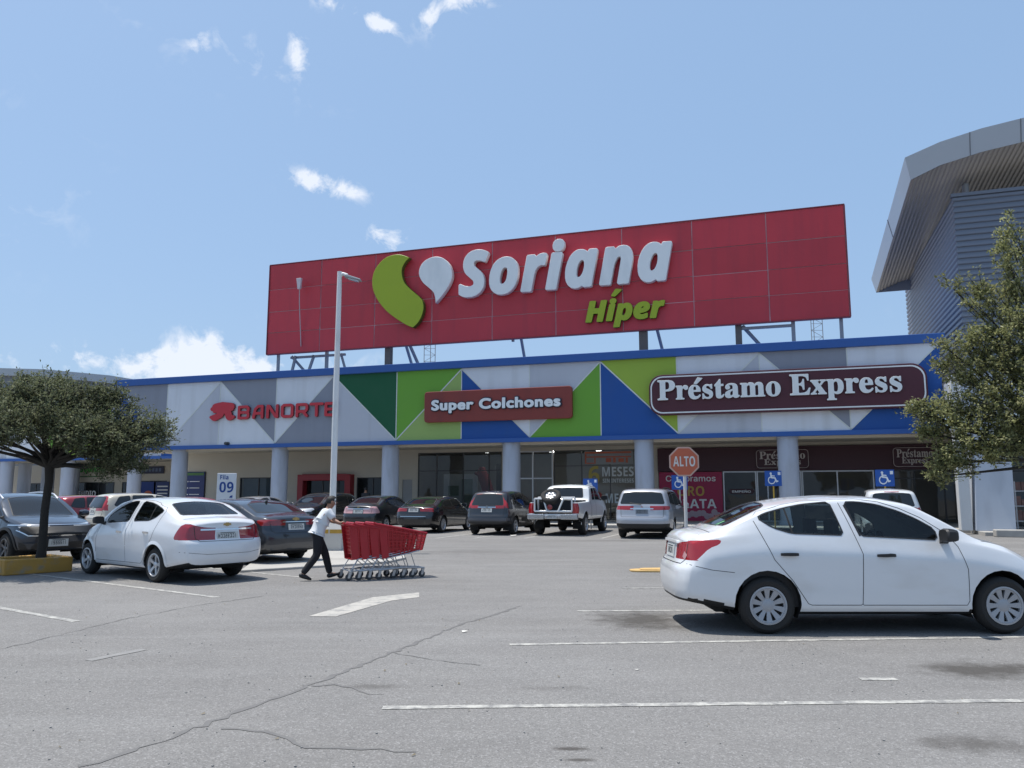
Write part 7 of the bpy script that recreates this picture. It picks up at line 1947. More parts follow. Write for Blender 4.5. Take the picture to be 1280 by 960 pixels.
# white pickup
PWH = mat("pickup_white_paint", (.66, .68, .69), .33, 0, var=.03, coat=1.0)
def pickup():
    L, W = 5.6, 1.98
    sp = dict(L=L, W=W, H=1.92, paint=PWH, tumble=.15, crown=.05, sig=.035, res=.75, z_in=1.2,
        top=[(0, 1.27), (1.88, 1.30), (1.98, 1.34), (2.20, 1.84), (2.45, 1.915), (3.2, 1.92), (3.6, 1.86), (4.15, 1.42), (4.4, 1.36), (5.2, 1.28), (5.6, 1.10)],
        belt=[(0, 1.20), (1.9, 1.24), (3.9, 1.26), (5.0, 1.15), (L, .95)],
        bottom=[(0, .62), (.5, .56), (1.2, .50), (4.4, .50), (L, .55)],
        width=[(0, W / 2 - .03), (.2, W / 2 - .01), (.6, W / 2), (4.4, W / 2), (5.2, W / 2 - .05), (L, W / 2 - .16)],
        rear=[(.5, .06), (.7, .0), (1.3, .0), (1.5, .02), (1.9, .02)], front=[(.5, .05), (.7, 0), (1.1, .02), (1.3, .15)],
        wheels=[1.15, 4.55], wheel_r=.40, arch_r=.47, arch_dz=.03, rim='offroad', tyre_w=.27, track_in=.0, corner=(.04, .14), round=2, extra_x=np.array([1.94, 2.0, 2.06, 2.12, 2.18, 2.24, 2.3]), lip=.05, lip_mat=PWH, hood_in=.03)
    sp["side"] = [dict(kind='part', name="door", key=1, pts=[(2.3, 1.80), (2.86, 1.85), (2.90, 1.2), (2.90, .62), (2.2, .62), (2.2, 1.3)], mat=None, seam=.012, soft=False), dict(kind='part', name="window", key=1, pts=[(2.40, 1.32), (2.44, 1.74), (2.80, 1.78), (2.83, 1.32)], mat=TINT, trim=.02),
                  dict(kind='part', name="door", key=2, pts=[(2.87, 1.85), (3.45, 1.83), (3.8, 1.62), (4.05, 1.3), (4.02, .62), (2.91, .62), (2.91, 1.2)], mat=None, seam=.012, soft=False), dict(kind='part', name="window", key=2, pts=[(2.94, 1.32), (2.92, 1.78), (3.40, 1.77), (3.70, 1.58), (3.92, 1.36), (3.92, 1.31)], mat=TINT, trim=.02),
                  dict(kind='line', pts=[(2.05, 1.28), (2.05, .58)], w=.03),
                  dict(kind='part', name="tail_lamp", pts=[(-.1, .82), (-.1, 1.20), (.16, 1.20), (.16, .82)], mat=TAIL, nmin=.0)]
    sp["ends"] = [dict(kind='part', name="windshield", view='top', pts=[(3.60, -.62), (4.12, -.72), (4.16, 0), (4.12, .72), (3.60, .62), (3.56, 0)], mat=TINT, trim=.02, nmin=.15, rng=(1.36, 3)),
                  dict(kind='part', name="rear_window", view='rear', pts=[(-.66, 1.40), (.66, 1.40), (.60, 1.78), (-.60, 1.78)], mat=TINT, trim=.03, nmin=.05, rng=(1.5, 3)),
                  dict(kind='part', name="tail_lamp", view='rear', both=True, pair=True, pts=[(.76, .82), (.76, 1.20), (1.1, 1.20), (1.1, .82)], mat=TAIL, nmin=.0, rng=(-1, 1)),
                  dict(kind='delete', view='rear', pts=[(-.75, .80), (.75, .80), (.75, 1.4), (-.75, 1.4)], nmin=-.5, rng=(-.5, .6)),
                  dict(kind='delete', view='top', pts=[(-.2, -.80), (1.86, -.80), (1.86, .80), (-.2, .80)], nmin=.1, rng=(1.1, 1.5)),
                  dict(kind='part', name="headlight", view='front', both=True, pair=True, pts=[(.6, .95), (.6, 1.1), (1, 1.12), (1, .93)], mat=CLEAR, nmin=.03),
                  dict(kind='part', name="grille", view='front', pts=[(-.55, .85), (.55, .85), (.55, 1.12), (-.55, 1.12)], mat=BLACK_PL, nmin=.03)]
    return sp
sp = pickup()
root, body, bvh, ob = build_car(sp, "white_pickup", "white raised pickup truck with a tube rack and spare tyre in its open bed", "pickup truck", (1.52, 30.06, 0), RH)
mirrors(root, bvh, 3.85, 1.32, BLACK_PL, 1.3)
mb = MB()
mb.quad((.0, -.80, .82), (1.9, -.80, .82), (1.9, .80, .82), (.0, .80, .82))
mb.quad((1.9, -.80, .82), (1.9, .80, .82), (1.9, .80, 1.31), (1.9, -.80, 1.31))
for sg in (1, -1):
    mb.quad((.0, sg * .79, .82), (1.9, sg * .79, .82), (1.9, sg * .79, 1.29), (.0, sg * .79, 1.26))
mb.build("bed_liner", BLACK_PL, root)
mb = MB()
mb.span((-.16, -.96, .60), (.05, -.32, .80)); mb.span((-.16, .32, .60), (.05, .96, .80)); mb.span((-.12, -.319, .62), (.05, .319, .76))
mb.build("rear_bumper", mat("bumper_chrome", (.50, .51, .52), .25, .8, var=.08), root, bevel=.03)
licence_plate(root, bvh, 'rear', 0, .72, .36, .12, lean=0).location = (-.16, 0, -.02)
mb = MB()
for pth in (((.02, -.72, .90), (.02, .72, .90)), ((.02, .72, .90), (.02, .72, 1.36)), ((.02, -.72, .90), (.02, -.72, 1.36)), ((.02, .72, 1.36), (.10, .40, 1.36)), ((.10, .40, 1.36), (.02, .24, .92)), ((.02, -.40, 1.36), (.02, -.20, .92)), ((.02, -.72, 1.36), (.02, -.40, 1.36)),
            ((.5, .72, .86), (.5, .72, 1.40)), ((.5, -.72, .86), (.5, -.72, 1.40)), ((.5, -.72, 1.40), (.5, .72, 1.40)), ((.5, .2, 1.4), (.1, .2, .9))):
    mb.tube(pth, .034, 8)
mb.build("tube_rack", PWH, root, smooth=True)
mb = MB()
mb.lathe([(.21, -.10), (.24, -.13), (.33, -.135), (.375, -.10), (.38, 0), (.375, .10), (.33, .135), (.24, .13), (.21, .10)], (0, 0, 0), 'x', 32)
sw = mb.build("spare_wheel", RUBBER, root, smooth=True)
sw.location = (.30, .16, 1.42)
sw.rotation_euler = (0, R(52), R(6))
mb = MB()
mb.lathe([(.22, -.09), (.18, -.03), (.05, -.05), (0, -.05)], (0, 0, 0), 'x', 24)
for k in range(6):
    a = 2 * math.pi * k / 6
    mb.box((-.07, math.cos(a) * .13, math.sin(a) * .13), (.05, .07, .07), M=Matrix.Rotation(a, 3, 'X'))
mb.build("rim", ALLOY, sw)
mb = MB()
mb.lathe([(0, -.04), (.10, -.03), (.10, .03)], (.0, .12, 1.05), 'x', 14)
mb.build("hitch_light", TAIL_D, root)

# white SUV behind the roof of the nearest sedan
root, bvh, ob, sp = mk(suv_spec, dict(L=4.7, W=1.85, H=1.72, paint_m=PWH, res=.55, lamp_rear=[(.72, .85), (.72, 1.08), (1, 1.08), (1, .85)], lamp_side=[(.0, .85), (.0, 1.08), (.2, 1.08), (.2, .85)], lean=.22), "white_suv", "white SUV seen over the roof of the nearest sedan", (12.35, 26.2), (0, .88), (None, None))
mb = MB()
ribbon(mb, bvh, [(-.22, 1.60), (.22, 1.60)], 'rear', .05, .006, closed=False)
mb.build("brake_light", TAIL, root)
# dark cars between the grey sedan and the lamp post
mk(suv_spec, dict(L=4.7, W=1.86, H=1.62, paint_m=BLACKP, res=.5), "black_suv", "black SUV facing us in the shade behind the lamp post", (-8.3, 40.4), (0, .9), ((1.05, .06), None), rz=RH + math.pi)
mk(sedan_spec, dict(L=4.5, W=1.75, H=1.44, paint_m=SILVER, res=.5), "silver_sedan", "silver sedan whose roof shows between the queue sign and the grey sedan", (-13.0, 37.4), (0, .85), ((1.0, .06), None))
CREAM = mat("cream_car_paint", (.50, .46, .37), .35, 0, var=.04, coat=1.0)
REDP = mat("red_car_paint", (.26, .012, .018), .32, .05, var=.04, coat=1.0)
mk(suv_spec, dict(L=4.3, W=1.8, H=1.58, paint_m=CREAM, res=.5), "cream_crossover", "cream crossover with tall red tail lamps, between the slate SUV and the red sedan", (-15.1, 29.0), (0, .9), ((1.05, .06), None), rz=R(48))
mk(sedan_spec, dict(L=4.5, W=1.75, H=1.44, paint_m=REDP, res=.5), "red_sedan", "dark red sedan seen over the bonnet of the left white sedan", (-12.6, 26.6), (0, .85), ((1.0, .06), None), rz=R(52))
mk(suv_spec, dict(L=4.2, W=1.76, H=1.50, paint_m=REDP, res=.45), "red_hatchback", "red hatchback mostly hidden behind the slate SUV", (-17.6, 30.6), (0, .9), ((1.05, .06), None), rz=R(58))
# ------------------------------------------------------------------ lamp post, signs, planter
LWHITE = mat("lamp_post_white", (.74, .74, .73), .5, 0, var=.05, scale=2, stain=((.40, .38, .35), 3, .56, .8, (1, 1, .2)))
lp = at(413, 690, 21.74)
t = thing("street_lamp", "tall white lamp post with one bent lamp head, on a pale concrete block", "street lamp", (lp.x, lp.y + .1, 0))
MB().tube([(0, 0, .70), (0, 0, 1.2), (0, 0, 4.5), (0, 0, 7.72)], [.092, .088, .080, .064], 16).build("post", LWHITE, t, smooth=True)
MB().tube([(0, 0, 7.60), (.10, 0, 7.66), (.22, 0, 7.62)], [.06, .05, .045], 10).build("arm", LWHITE, t, smooth=True)
mb = MB()
mb.add([(.16, -.10, 7.64), (.60, -.09, 7.50), (.60, .09, 7.50), (.16, .10, 7.64), (.14, -.12, 7.56), (.62, -.10, 7.44), (.62, .10, 7.44), (.14, .12, 7.56)], [(0, 1, 2, 3), (4, 7, 6, 5), (0, 4, 5, 1), (1, 5, 6, 2), (2, 6, 7, 3), (3, 7, 4, 0)])
mb.build("lamp_head", mat("lamp_head_grey", (.30, .31, .32), .4, .3), t, bevel=.02)
MB().box((.40, 0, 7.475), (.30, .14, .03), M=Matrix.Rotation(R(15), 3, 'Y')).build("lamp_glass", CLEAR, t)
t2 = t
mb = MB()
mb.prism([(-.32, -.32), (.32, -.32), (.32, .32), (-.32, .32)], 'z', 0, .60)
mb.add([(-.32, -.32, .601), (.32, -.32, .601), (.32, .32, .601), (-.32, .32, .601), (-.24, -.24, .78), (.24, -.24, .78), (.24, .24, .78), (-.24, .24, .78)], [(0, 1, 5, 4), (1, 2, 6, 5), (2, 3, 7, 6), (3, 0, 4, 7), (4, 5, 6, 7)])
blk = mb.build("concrete_footing", mat("footing_white", (.52, .51, .48), .85, var=.1, scale=3, bump=.15, bscale=30), t, bevel=.012)
mb = MB()
YB_ = mat("footing_yellow", (.46, .28, .05), .8, var=.25, scale=6)
for sg in (-1, 1):
    for x0, x1 in ((-.322, -.02), (.02, .322)):
        mb.span((x0, sg * .322, .50), (x1, sg * .33, .60))
        mb.span((sg * .322, x0, .50), (sg * .33, x1, .60))
mb.build("yellow_band", YB_, blk)

SIGNPOST = mat("sign_post_white", (.58, .57, .55), .55, var=.08, scale=3, stain=((.30, .22, .16), 5, .6, .8, (1, 1, .4)))
def stop_sign():
    c = at(855, 577, 19.0)
    t = thing("stop_sign", "faded red octagonal ALTO stop sign on a white post behind the nearest sedan", "stop sign", (c.x, c.y, 0), R(-6))
    rO = .345
    def octo(r, y0, y1):
        return [(r / math.cos(R(22.5)) * math.cos(R(22.5 + 45 * k)), c.z + r / math.cos(R(22.5)) * math.sin(R(22.5 + 45 * k))) for k in range(8)], y0, y1
    p, a, b = octo(rO, -.02, -.005)
    MB().prism(p, 'y', a, b).build("sign_plate", mat("stop_border", (.52, .36, .30), .6, var=.08), t)
    p, a, b = octo(rO * .90, -.026, -.0205)
    MB().prism(p, 'y', a, b).build("red_field", mat("stop_red_faded", (.48, .115, .055), .55, var=.08, scale=3), t)
    lettering("lettering", "alto", (-.255, c.z - .115, .255, c.z + .125), .004, mat("stop_white", (.62, .60, .57), .6), t, -.033)
    MB().tube([(.01, .03, 0), (.01, .03, c.z + .25)], .04, 10).build("post", SIGNPOST, t, smooth=True)
    return t
stop_sign()
BLUE_S = mat("sign_blue", (.012, .085, .36), .45, var=.06)
SWHITE = mat("sign_white", (.72, .74, .76), .5)
YPOST = mat("sign_post_yellow", (.42, .28, .04), .6, var=.15)
GREYPOST = mat("sign_post_grey", (.3, .3, .3), .6, var=.1)
def disabled_sign(px, py, Y, w, h, label, post):
    c = at(px, py, Y)
    t = thing("parking_sign", label, "parking sign", (c.x, c.y, 0), -TH, "blue wheelchair parking signs")
    MB().span((-w / 2, -.02, c.z - h / 2), (w / 2, -.005, c.z + h / 2)).build("sign_plate", BLUE_S, t)
    lettering("wheelchair_symbol", "wheelchair", (-w * .32, c.z - h * .38, w * .30, c.z + h * .40), .004, SWHITE, t, -.027)
    mb = MB()
    mb.span((w * .28, -.028, c.z + h * .22), (w * .44, -.021, c.z + h * .42))
    mb.build("white_corner", SWHITE, t)
    MB().tube([(0, .02, 0), (0, .02, c.z + h * .4)], .03, 8).build("post", post, t, smooth=True)
disabled_sign(738, 607, 36.0, .66, .62, "blue wheelchair parking sign half hidden behind the cab of the white pickup", GREYPOST)
disabled_sign(849.5, 603, 33.6, .66, .60, "blue wheelchair parking sign right behind the ALTO stop sign", GREYPOST)
disabled_sign(966.5, 598, 33.0, .66, .62, "blue wheelchair parking sign with a yellow post, left of the round column", YPOST)
disabled_sign(1106, 597.5, 31.0, .67, .64, "blue wheelchair parking sign above the roof of the white SUV", YPOST)
c = at(283, 612, 24.5)
t = thing("queue_sign", "white panel sign with blue lettering Fila 09, behind the two parked sedans", "sign", (c.x, c.y, 0), R(8))
MB().span((-.28, -.03, 1.22), (.28, .03, 2.16)).build("panel", mat("panel_white", (.66, .68, .70), .5), t, bevel=.01)
MB().tube([(0, .0, 0), (0, 0, 1.22)], .035, 8).build("post", GREYPOST, t)
SB = mat("print_blue", (.012, .06, .26), .5)
lettering("word", "fila", (-.19, 1.97, .05, 2.11), .004, SB, t, -.036)
lettering("number", "nine", (-.20, 1.58, .21, 1.90), .004, SB, t, -.036)
MB().span((-.21, -.036, 1.25), (.21, -.031, 1.32)).build("blue_strip", SB, t)
MB().prism([(.10, 1.42), (.19, 1.42), (.19, 1.50), (.12, 1.47)], 'y', -.036, -.031).build("arrow_print", SB, t)

# yellow planter kerb round the left tree
d = Vector((.62, .78, 0)).normalized()
t = thing("tree_planter", "yellow painted kerb planter round the foot of the left tree", "planter", (-9.57, 15.4, 0), math.atan2(d.y, d.x))
PL_L, PL_W, PL_H = 1.24, 1.05, .29
mb = MB()
mb.span((0, 0, 0), (PL_L, .13, PL_H)); mb.span((0, PL_W - .13, 0), (PL_L, PL_W, PL_H)); mb.span((0, .131, 0), (.13, PL_W - .131, PL_H)); mb.span((PL_L - .13, .131, 0), (PL_L, PL_W - .131, PL_H))
mb.build("kerb", KERB_Y, t, bevel=.02)
MB().span((.131, .131, 0), (PL_L - .131, PL_W - .131, PL_H - .07)).build("soil", mat("soil", (.07, .055, .04), .95, var=.4, scale=8), t)

# ------------------------------------------------------------------ trees
BARK = mat("bark", (.030, .026, .022), .95, var=.35, scale=9, bump=.6, bscale=28)
def leaf_mat(name, a, b, c):
    m, nt, bs = nodes_of(name)
    N, L = nt.nodes, nt.links
    g = N.new("ShaderNodeNewGeometry")
    rp = N.new("ShaderNodeValToRGB")
    rp.color_ramp.elements[0].color = a + (1,)
    rp.color_ramp.elements[1].color = b + (1,)
    e = rp.color_ramp.elements.new(.86)
    e.color = b + (1,)
    rp.color_ramp.elements[-1].color = c + (1,)
    L.new(g.outputs["Random Per Island"], rp.inputs[0])
    t = N.new("ShaderNodeTexCoord")
    n = N.new("ShaderNodeTexNoise")
    n.inputs["Scale"].default_value = 1.3
    n.inputs["Detail"].default_value = 3
    L.new(t.outputs["Object"], n.inputs["Vector"])
    hs = N.new("ShaderNodeHueSaturation")
    mr = N.new("ShaderNodeMapRange")
    mr.inputs["From Min"].default_value = .3; mr.inputs["From Max"].default_value = .7
    mr.inputs["To Min"].default_value = .75; mr.inputs["To Max"].default_value = 1.25
    L.new(n.outputs["Fac"], mr.inputs["Value"])
    L.new(mr.outputs[0], hs.inputs["Value"])
    L.new(rp.outputs[0], hs.inputs["Color"])
    L.new(hs.outputs[0], bs.inputs["Base Color"])
    bs.inputs["Roughness"].default_value = .6
    bs.inputs["Specular IOR Level"].default_value = .28
    tr = N.new("ShaderNodeBsdfTranslucent")
    L.new(hs.outputs[0], tr.inputs[0])
    mx = N.new("ShaderNodeMixShader")
    mx.inputs[0].default_value = .40
    L.new(bs.outputs[0], mx.inputs[1]); L.new(tr.outputs[0], mx.inputs[2])
    L.new(mx.outputs[0], N["Material Output"].inputs[0])
    return m
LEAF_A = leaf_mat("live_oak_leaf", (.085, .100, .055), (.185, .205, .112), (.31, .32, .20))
LEAF_B = leaf_mat("live_oak_leaf_sunlit", (.15, .165, .068), (.33, .335, .15), (.45, .44, .25))  # paler copy of the leaf colours, sunlight on the crown put into them
def make_tree(name, label, base, fork_z, trunk_r, clumps, leaf_m, seed, leaf=.05, per=900, twig=.5):
    """tapered trunk, limbs to each clump, and small leaves along twigs that radiate inside the clumps"""
    rnd = random.Random(seed)
    t = thing(name, label, "tree", base)
    mb = MB()
    lean = Vector((rnd.uniform(-.05, .05), rnd.uniform(-.05, .05), 0))
    path = [Vector((0, 0, -.1)), Vector((.02, 0, .3)), Vector((.0, .02, fork_z * .5)), Vector((.05, 0, fork_z * .8)), Vector((.03, 0, fork_z))]
    mb.tube(path, [trunk_r * 1.5, trunk_r * 1.12, trunk_r, trunk_r * 1.02, trunk_r * 1.18], 14)
    limbs = MB()
    L = MB()
    for c, rx, ry, rz, dens in clumps:
        c = Vector(c)
        s = path[-1] + Vector((rnd.uniform(-.04, .04), rnd.uniform(-.04, .04), -rnd.uniform(0, .12)))
        m1 = s.lerp(c, .45) + Vector((rnd.uniform(-.15, .15), rnd.uniform(-.15, .15), rnd.uniform(-.1, .15)))
        e = c + Vector((0, 0, -.2 * rz))
        limbs.tube([s, s.lerp(m1, .5) + Vector((rnd.uniform(-.06, .06), rnd.uniform(-.06, .06), .03)), m1, e], [trunk_r * .62, trunk_r * .46, trunk_r * .33, trunk_r * .12], 7)
        n = int(per * dens)
        tips = []
        for k in range(int(n / 26)):
            # a twig from inside the clump to its surface (or a little beyond)
            while True:
                u = Vector((rnd.uniform(-1, 1), rnd.uniform(-1, 1), rnd.uniform(-1, 1)))
                if .15 < u.length < 1: break
            u = u.normalized() * (rnd.random() ** .38) * (rnd.uniform(.8, 1.08) if rnd.random() < .86 else rnd.uniform(1.08, 1.34))
            q = c + Vector((u.x * rx, u.y * ry, u.z * rz))
            a = q.lerp(m1 if rnd.random() < .3 else c, rnd.uniform(.25, .5)) 
            b = q + Vector((rnd.uniform(-.1, .1), rnd.uniform(-.1, .1), rnd.uniform(-.03, .16)))
            ln = (b - a).length
            a = b + (a - b).normalized() * min(ln, twig)
            limbs.tube([a, a.lerp(b, .5) + Vector((rnd.uniform(-.03, .03),) * 3), b], [.010, .007, .003], 3, cap=False)
            d = (b - a).normalized()
            for i in range(26):
                f = rnd.random() ** .8
                p = a.lerp(b, f) + Vector((rnd.gauss(0, .045), rnd.gauss(0, .045), rnd.gauss(0, .04)))
                w = (d * rnd.uniform(.0, .9) + Vector((rnd.gauss(0, 1), rnd.gauss(0, 1), rnd.gauss(.25, .8)))).normalized()
                sde = w.cross(Vector((rnd.gauss(0, .5), rnd.gauss(0, .5), 1))).normalized()
                up = sde.cross(w)
                l = leaf * rnd.uniform(.65, 1.3)
                h = l * rnd.uniform(.20, .30)
                L.add([p, p + w * l * .5 + sde * h + up * h * .4, p + w * l, p + w * l * .5 - sde * h + up * h * .4], [(0, 1, 2, 3)])
    mb.build("trunk", BARK, t, smooth=True)
    me = bpy.data.meshes.new("limbs"); me.from_pydata(limbs.v, [], limbs.f); me.materials.append(BARK)
    o = bpy.data.objects.new("limbs", me); COL.objects.link(o); o.parent = t
    me = bpy.data.meshes.new("crown"); me.from_pydata(L.v, [], L.f); me.materials.append(leaf_m)
    o = bpy.data.objects.new("crown", me); COL.objects.link(o); o.parent = t
    return t
# left tree: a flat dome that droops at the right
ctr = Vector((-9.33, 16.15, .2))
rnd = random.Random(4)
cl = []
for dx, dy, z, r, rz, dn in ((-1.9, .2, 2.95, .8, .6, 1.2), (-1.3, -.7, 2.75, .8, .55, 1.2), (-1.0, .8, 3.2, .85, .6, 1.1), (-.4, -.9, 2.85, .8, .6, 1.3), (-.2, .1, 3.3, .9, .65, 1.4), (.2, 1.0, 3.1, .85, .6, 1.1), (.5, -.6, 3.0, .85, .65, 1.4), (.95, .3, 3.2, .85, .6, 1.3),
                           (1.35, -.5, 2.75, .8, .6, 1.3), (1.7, .4, 2.85, .75, .55, 1.2), (2.15, -.1, 2.7, .66, .55, 1.1), (1.15, -.9, 2.45, .65, .5, 1.1), (1.55, -.2, 2.22, .5, .45, .9), (-.1, -.3, 3.5, .6, .36, .8), (.75, .0, 3.45, .6, .32, .7), (-.9, -.2, 3.4, .65, .4, .8), (-1.7, -.4, 2.5, .65, .42, .9),
                           (.1, -1.2, 2.48, .65, .38, .9), (-.8, -1.0, 2.42, .65, .36, .9), (1.0, .8, 2.6, .7, .45, .9), (-2.4, .3, 2.8, .75, .55, 1.0), (2.42, .0, 2.9, .38, .3, .4), (-1.4, .3, 3.5, .5, .3, .5), (.75, -.7, 2.45, .6, .42, 1.0), (1.85, -.5, 2.35, .48, .4, .8), (-1.3, -.2, 2.35, .6, .36, .8), (.35, .5, 2.6, .6, .4, .8), (-2.9, .1, 2.9, .7, .6, .9), (1.95, .1, 2.15, .34, .3, .4), (.1, .1, 3.72, .3, .2, .2), (1.2, .2, 3.55, .28, .2, .2), (-.6, .0, 3.72, .3, .2, .2)):
    cl.append(((dx - (.22 if dx > 1.3 else 0), dy, z + (.27 if z < 2.56 and dx < 1.2 else 0) - .14 - (.10 if dx > 1 else 0)), r, r, rz, dn * (.85 if z > 2.6 else .95)))
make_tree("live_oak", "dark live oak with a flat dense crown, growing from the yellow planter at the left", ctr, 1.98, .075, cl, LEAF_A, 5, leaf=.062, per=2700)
# right tree: trunk outside the frame, branches reaching in from the right
ctr = Vector((11.9, 16.0, 0))
cl = []
for X_, Y_, z, r, rz, dn in ((8.32, 16, 3.15, .42, .30, .5), (8.75, 16.1, 2.95, .6, .45, 1), (8.70, 15.9, 2.25, .5, .42, .8), (8.58, 16, 1.95, .36, .34, .45), (9.2, 16, 3.4, .75, .55, 1.3), (9.25, 15.8, 2.7, .7, .55, 1.3), (9.0, 16.1, 4.05, .48, .4, .6), (9.65, 16, 4.0, .75, .6, 1.3), (9.85, 15.7, 3.2, .85, .65, 1.5),
                              (9.95, 16.2, 2.55, .7, .45, 1.1), (9.8, 16, 4.75, .55, .55, .8), (9.62, 16.1, 5.45, .40, .5, .5), (10.2, 15.9, 4.6, .75, .7, 1.2), (10.15, 16.1, 5.55, .55, .6, .8), (10.15, 15.9, 6.3, .40, .5, .5), (10.35, 16, 6.9, .32, .4, .3), (10.7, 16, 5.0, .9, .9, 1.3), (10.7, 15.8, 3.6, 1.0, .8, 1.4), (10.7, 16.4, 2.8, .8, .5, 1), (11.3, 15.6, 4, 1.1, .9, 1.2),
                              (11.5, 16, 5.3, 1.1, .9, 1.2), (11.0, 16.2, 6.2, .8, .8, .9), (12.0, 16, 3.4, 1.0, .7, 1), (12.6, 16, 4.4, 1, .8, 1), (8.05, 16, 3.25, .25, .16, .15), (8.85, 16, 4.5, .28, .3, .25), (9.35, 16, 4.55, .35, .35, .4), (8.35, 16.05, 2.75, .32, .25, .35), (9.45, 15.6, 2.35, .5, .35, .7), (10.3, 15.5, 3.9, .7, .6, 1.1), (9.3, 16.4, 5.85, .2, .28, .15)):
    cl.append(((X_ - ctr.x, Y_ - ctr.y, z), r, r, rz, dn))
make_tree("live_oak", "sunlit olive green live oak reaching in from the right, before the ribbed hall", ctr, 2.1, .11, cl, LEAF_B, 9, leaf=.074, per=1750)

# ------------------------------------------------------------------ shopping trolleys
CART_RED = mat("trolley_red", (.36, .010, .018), .35, var=.08, scale=5)
WIRE = mat("trolley_steel", (.45, .46, .47), .35, .7, var=.1)
CASTER = mat("caster_grey", (.05, .05, .052), .7)
def lattice(mb, A, B, C_, D, nu, nv, w, th, solid_rows=()):
    """perforated panel between corners A B (bottom) and D C (top)"""
    A, B, C_, D = map(Vector, (A, B, C_, D))
    nrm = (B - A).cross(D - A).normalized() * th / 2
    def P(u, v):
        return A.lerp(B, u).lerp(D.lerp(C_, u), v)
    lu, lv = (B - A).length, (D - A).length
    def bar(u0, u1, v0, v1):
        q = [P(u0, v0), P(u1, v0), P(u1, v1), P(u0, v1)]
        mb.add([x - nrm for x in q] + [x + nrm for x in q], [(0, 3, 2, 1), (4, 5, 6, 7), (0, 1, 5, 4), (1, 2, 6, 5), (2, 3, 7, 6), (3, 0, 4, 7)])
    du, dv = w / lu / 2, w / lv / 2
    for i in range(nu + 1):
        c = i / nu
        bar(max(0, c - du), min(1, c + du), 0, 1)
    for j in range(nv + 1):
        c = j / nv
        for i in range(nu):
            bar(i / nu + du, (i + 1) / nu - du, max(0, c - dv), min(1, c + dv))
def make_trolley(label, loc, rz):
    t = thing("shopping_trolley", label, "shopping trolley", loc, rz, "red shopping trolleys pushed by the man")
    # rear x = 0 .. front x = .92
    W0, W1 = .27, .21
    r0b, r0t, f0b, f0t = (.06, .36), (-.02, .98), (.86, .50), (.93, .80)
    mb = MB()
    for sg in (1, -1):
        lattice(mb, (r0b[0], sg * W0 * .86, r0b[1]), (f0b[0], sg * W1 * .9, f0b[1]), (f0t[0], sg * W1, f0t[1]), (r0t[0], sg * W0, r0t[1]), 11, 8, .020, .012)
        # solid band at the rear and top rim
        mb.prism([(r0b[0], r0b[1]), (r0b[0] + .13, r0b[1] + .01), (r0t[0] + .15, r0t[1] - .02), (r0t[0], r0t[1])], 'y', sg * W0 * .93 - .009, sg * W0 * .93 + .009)
        mb.tube([(r0t[0], sg * W0, r0t[1]), (.45, sg * (W0 + W1) / 2, .895), (f0t[0], sg * W1, f0t[1])], .020, 8)
    lattice(mb, (f0b[0], -W1 * .9, f0b[1]), (f0b[0], W1 * .9, f0b[1]), (f0t[0], W1, f0t[1]), (f0t[0], -W1, f0t[1]), 7, 5, .020, .012)
    lattice(mb, (r0b[0], -W0 * .86, r0b[1]), (f0b[0], -W1 * .9, f0b[1]), (f0b[0], W1 * .9, f0b[1]), (r0b[0], W0 * .86, r0b[1]), 10, 7, .020, .012)
    mb.tube([(f0t[0], -W1, f0t[1]), (f0t[0], W1, f0t[1])], .020, 8)
    mb.build("basket", CART_RED, t)
    mb = MB()                                                    # hinged rear flap, swung up inside
    lattice(mb, (.10, -W0 * .8, .45), (.10, W0 * .8, .45), (.05, W0 * .92, .93), (.05, -W0 * .92, .93), 8, 7, .024, .010)
    mb.build("rear_flap", CART_RED, t)
    mb = MB()
    mb.tube([(-.10, -W0, 1.0), (-.10, W0, 1.0)], .022, 10)
    for sg in (1, -1):
        mb.tube([(-.10, sg * W0, 1.0), (.0, sg * W0, .97)], .02, 8)
    mb.build("handle", CART_RED, t, smooth=True)
    mb = MB()
    for sg in (1, -1):
        mb.tube([(.0, sg * .27, .16), (.45, sg * .235, .19), (.90, sg * .19, .17)], .014, 6)
        mb.tube([(.03, sg * .27, .16), (.16, sg * .26, .37), (.55, sg * .225, .44), (.80, sg * .2, .49)], .010, 6)
        mb.tube([(.45, sg * .235, .19), (.22, sg * .245, .38)], .008, 6)
        mb.tube([(.72, sg * .21, .18), (.62, sg * .215, .45)], .008, 6)
    for x, w in ((.02, .27), (.45, .235), (.90, .19)):
        mb.tube([(x, -w, .17), (x, w, .17)], .010, 6)
    for k in range(5):
        y = -.16 + k * .08
        mb.tube([(.45, y, .19), (.90, y * .8, .175)], .005, 4)
    mb.build("chassis", WIRE, t, smooth=True)
    for x, y in ((.02, .27), (.02, -.27), (.87, .19), (.87, -.19)):
        mb = MB()
        mb.lathe([(.02, -.016), (.055, -.016), (.062, -.010), (.062, .010), (.055, .016), (.02, .016), (.02, -.016)], (x - .02, y, .062), 'y', 16)
        w = mb.build("wheel", CASTER, t, smooth=True)
        mb = MB()
        for sg in (1, -1):
            mb.prism([(x - .045, .05), (x + .0, .05), (x + .03, .155), (x - .02, .155)], 'y', y + sg * .022 - .004, y + sg * .022 + .004)
        mb.lathe([(.0, -.024), (.018, -.024), (.018, .024), (0, .024)], (x - .02, y, .062), 'y', 8)
        mb.build("fork", WIRE, w)
    return t
CH = R(27)
hd = Vector((math.cos(CH), math.sin(CH), 0))
base = Vector((-3.02, 14.76, 0))
labs = ["rear trolley of the red row, the one the man holds by its handle", "second red trolley from the man, nested in the row", "third red trolley from the man, nested in the row", "foremost red trolley, its whole perforated basket sticking out in front"]
t0 = make_trolley(labs[0], base, CH)
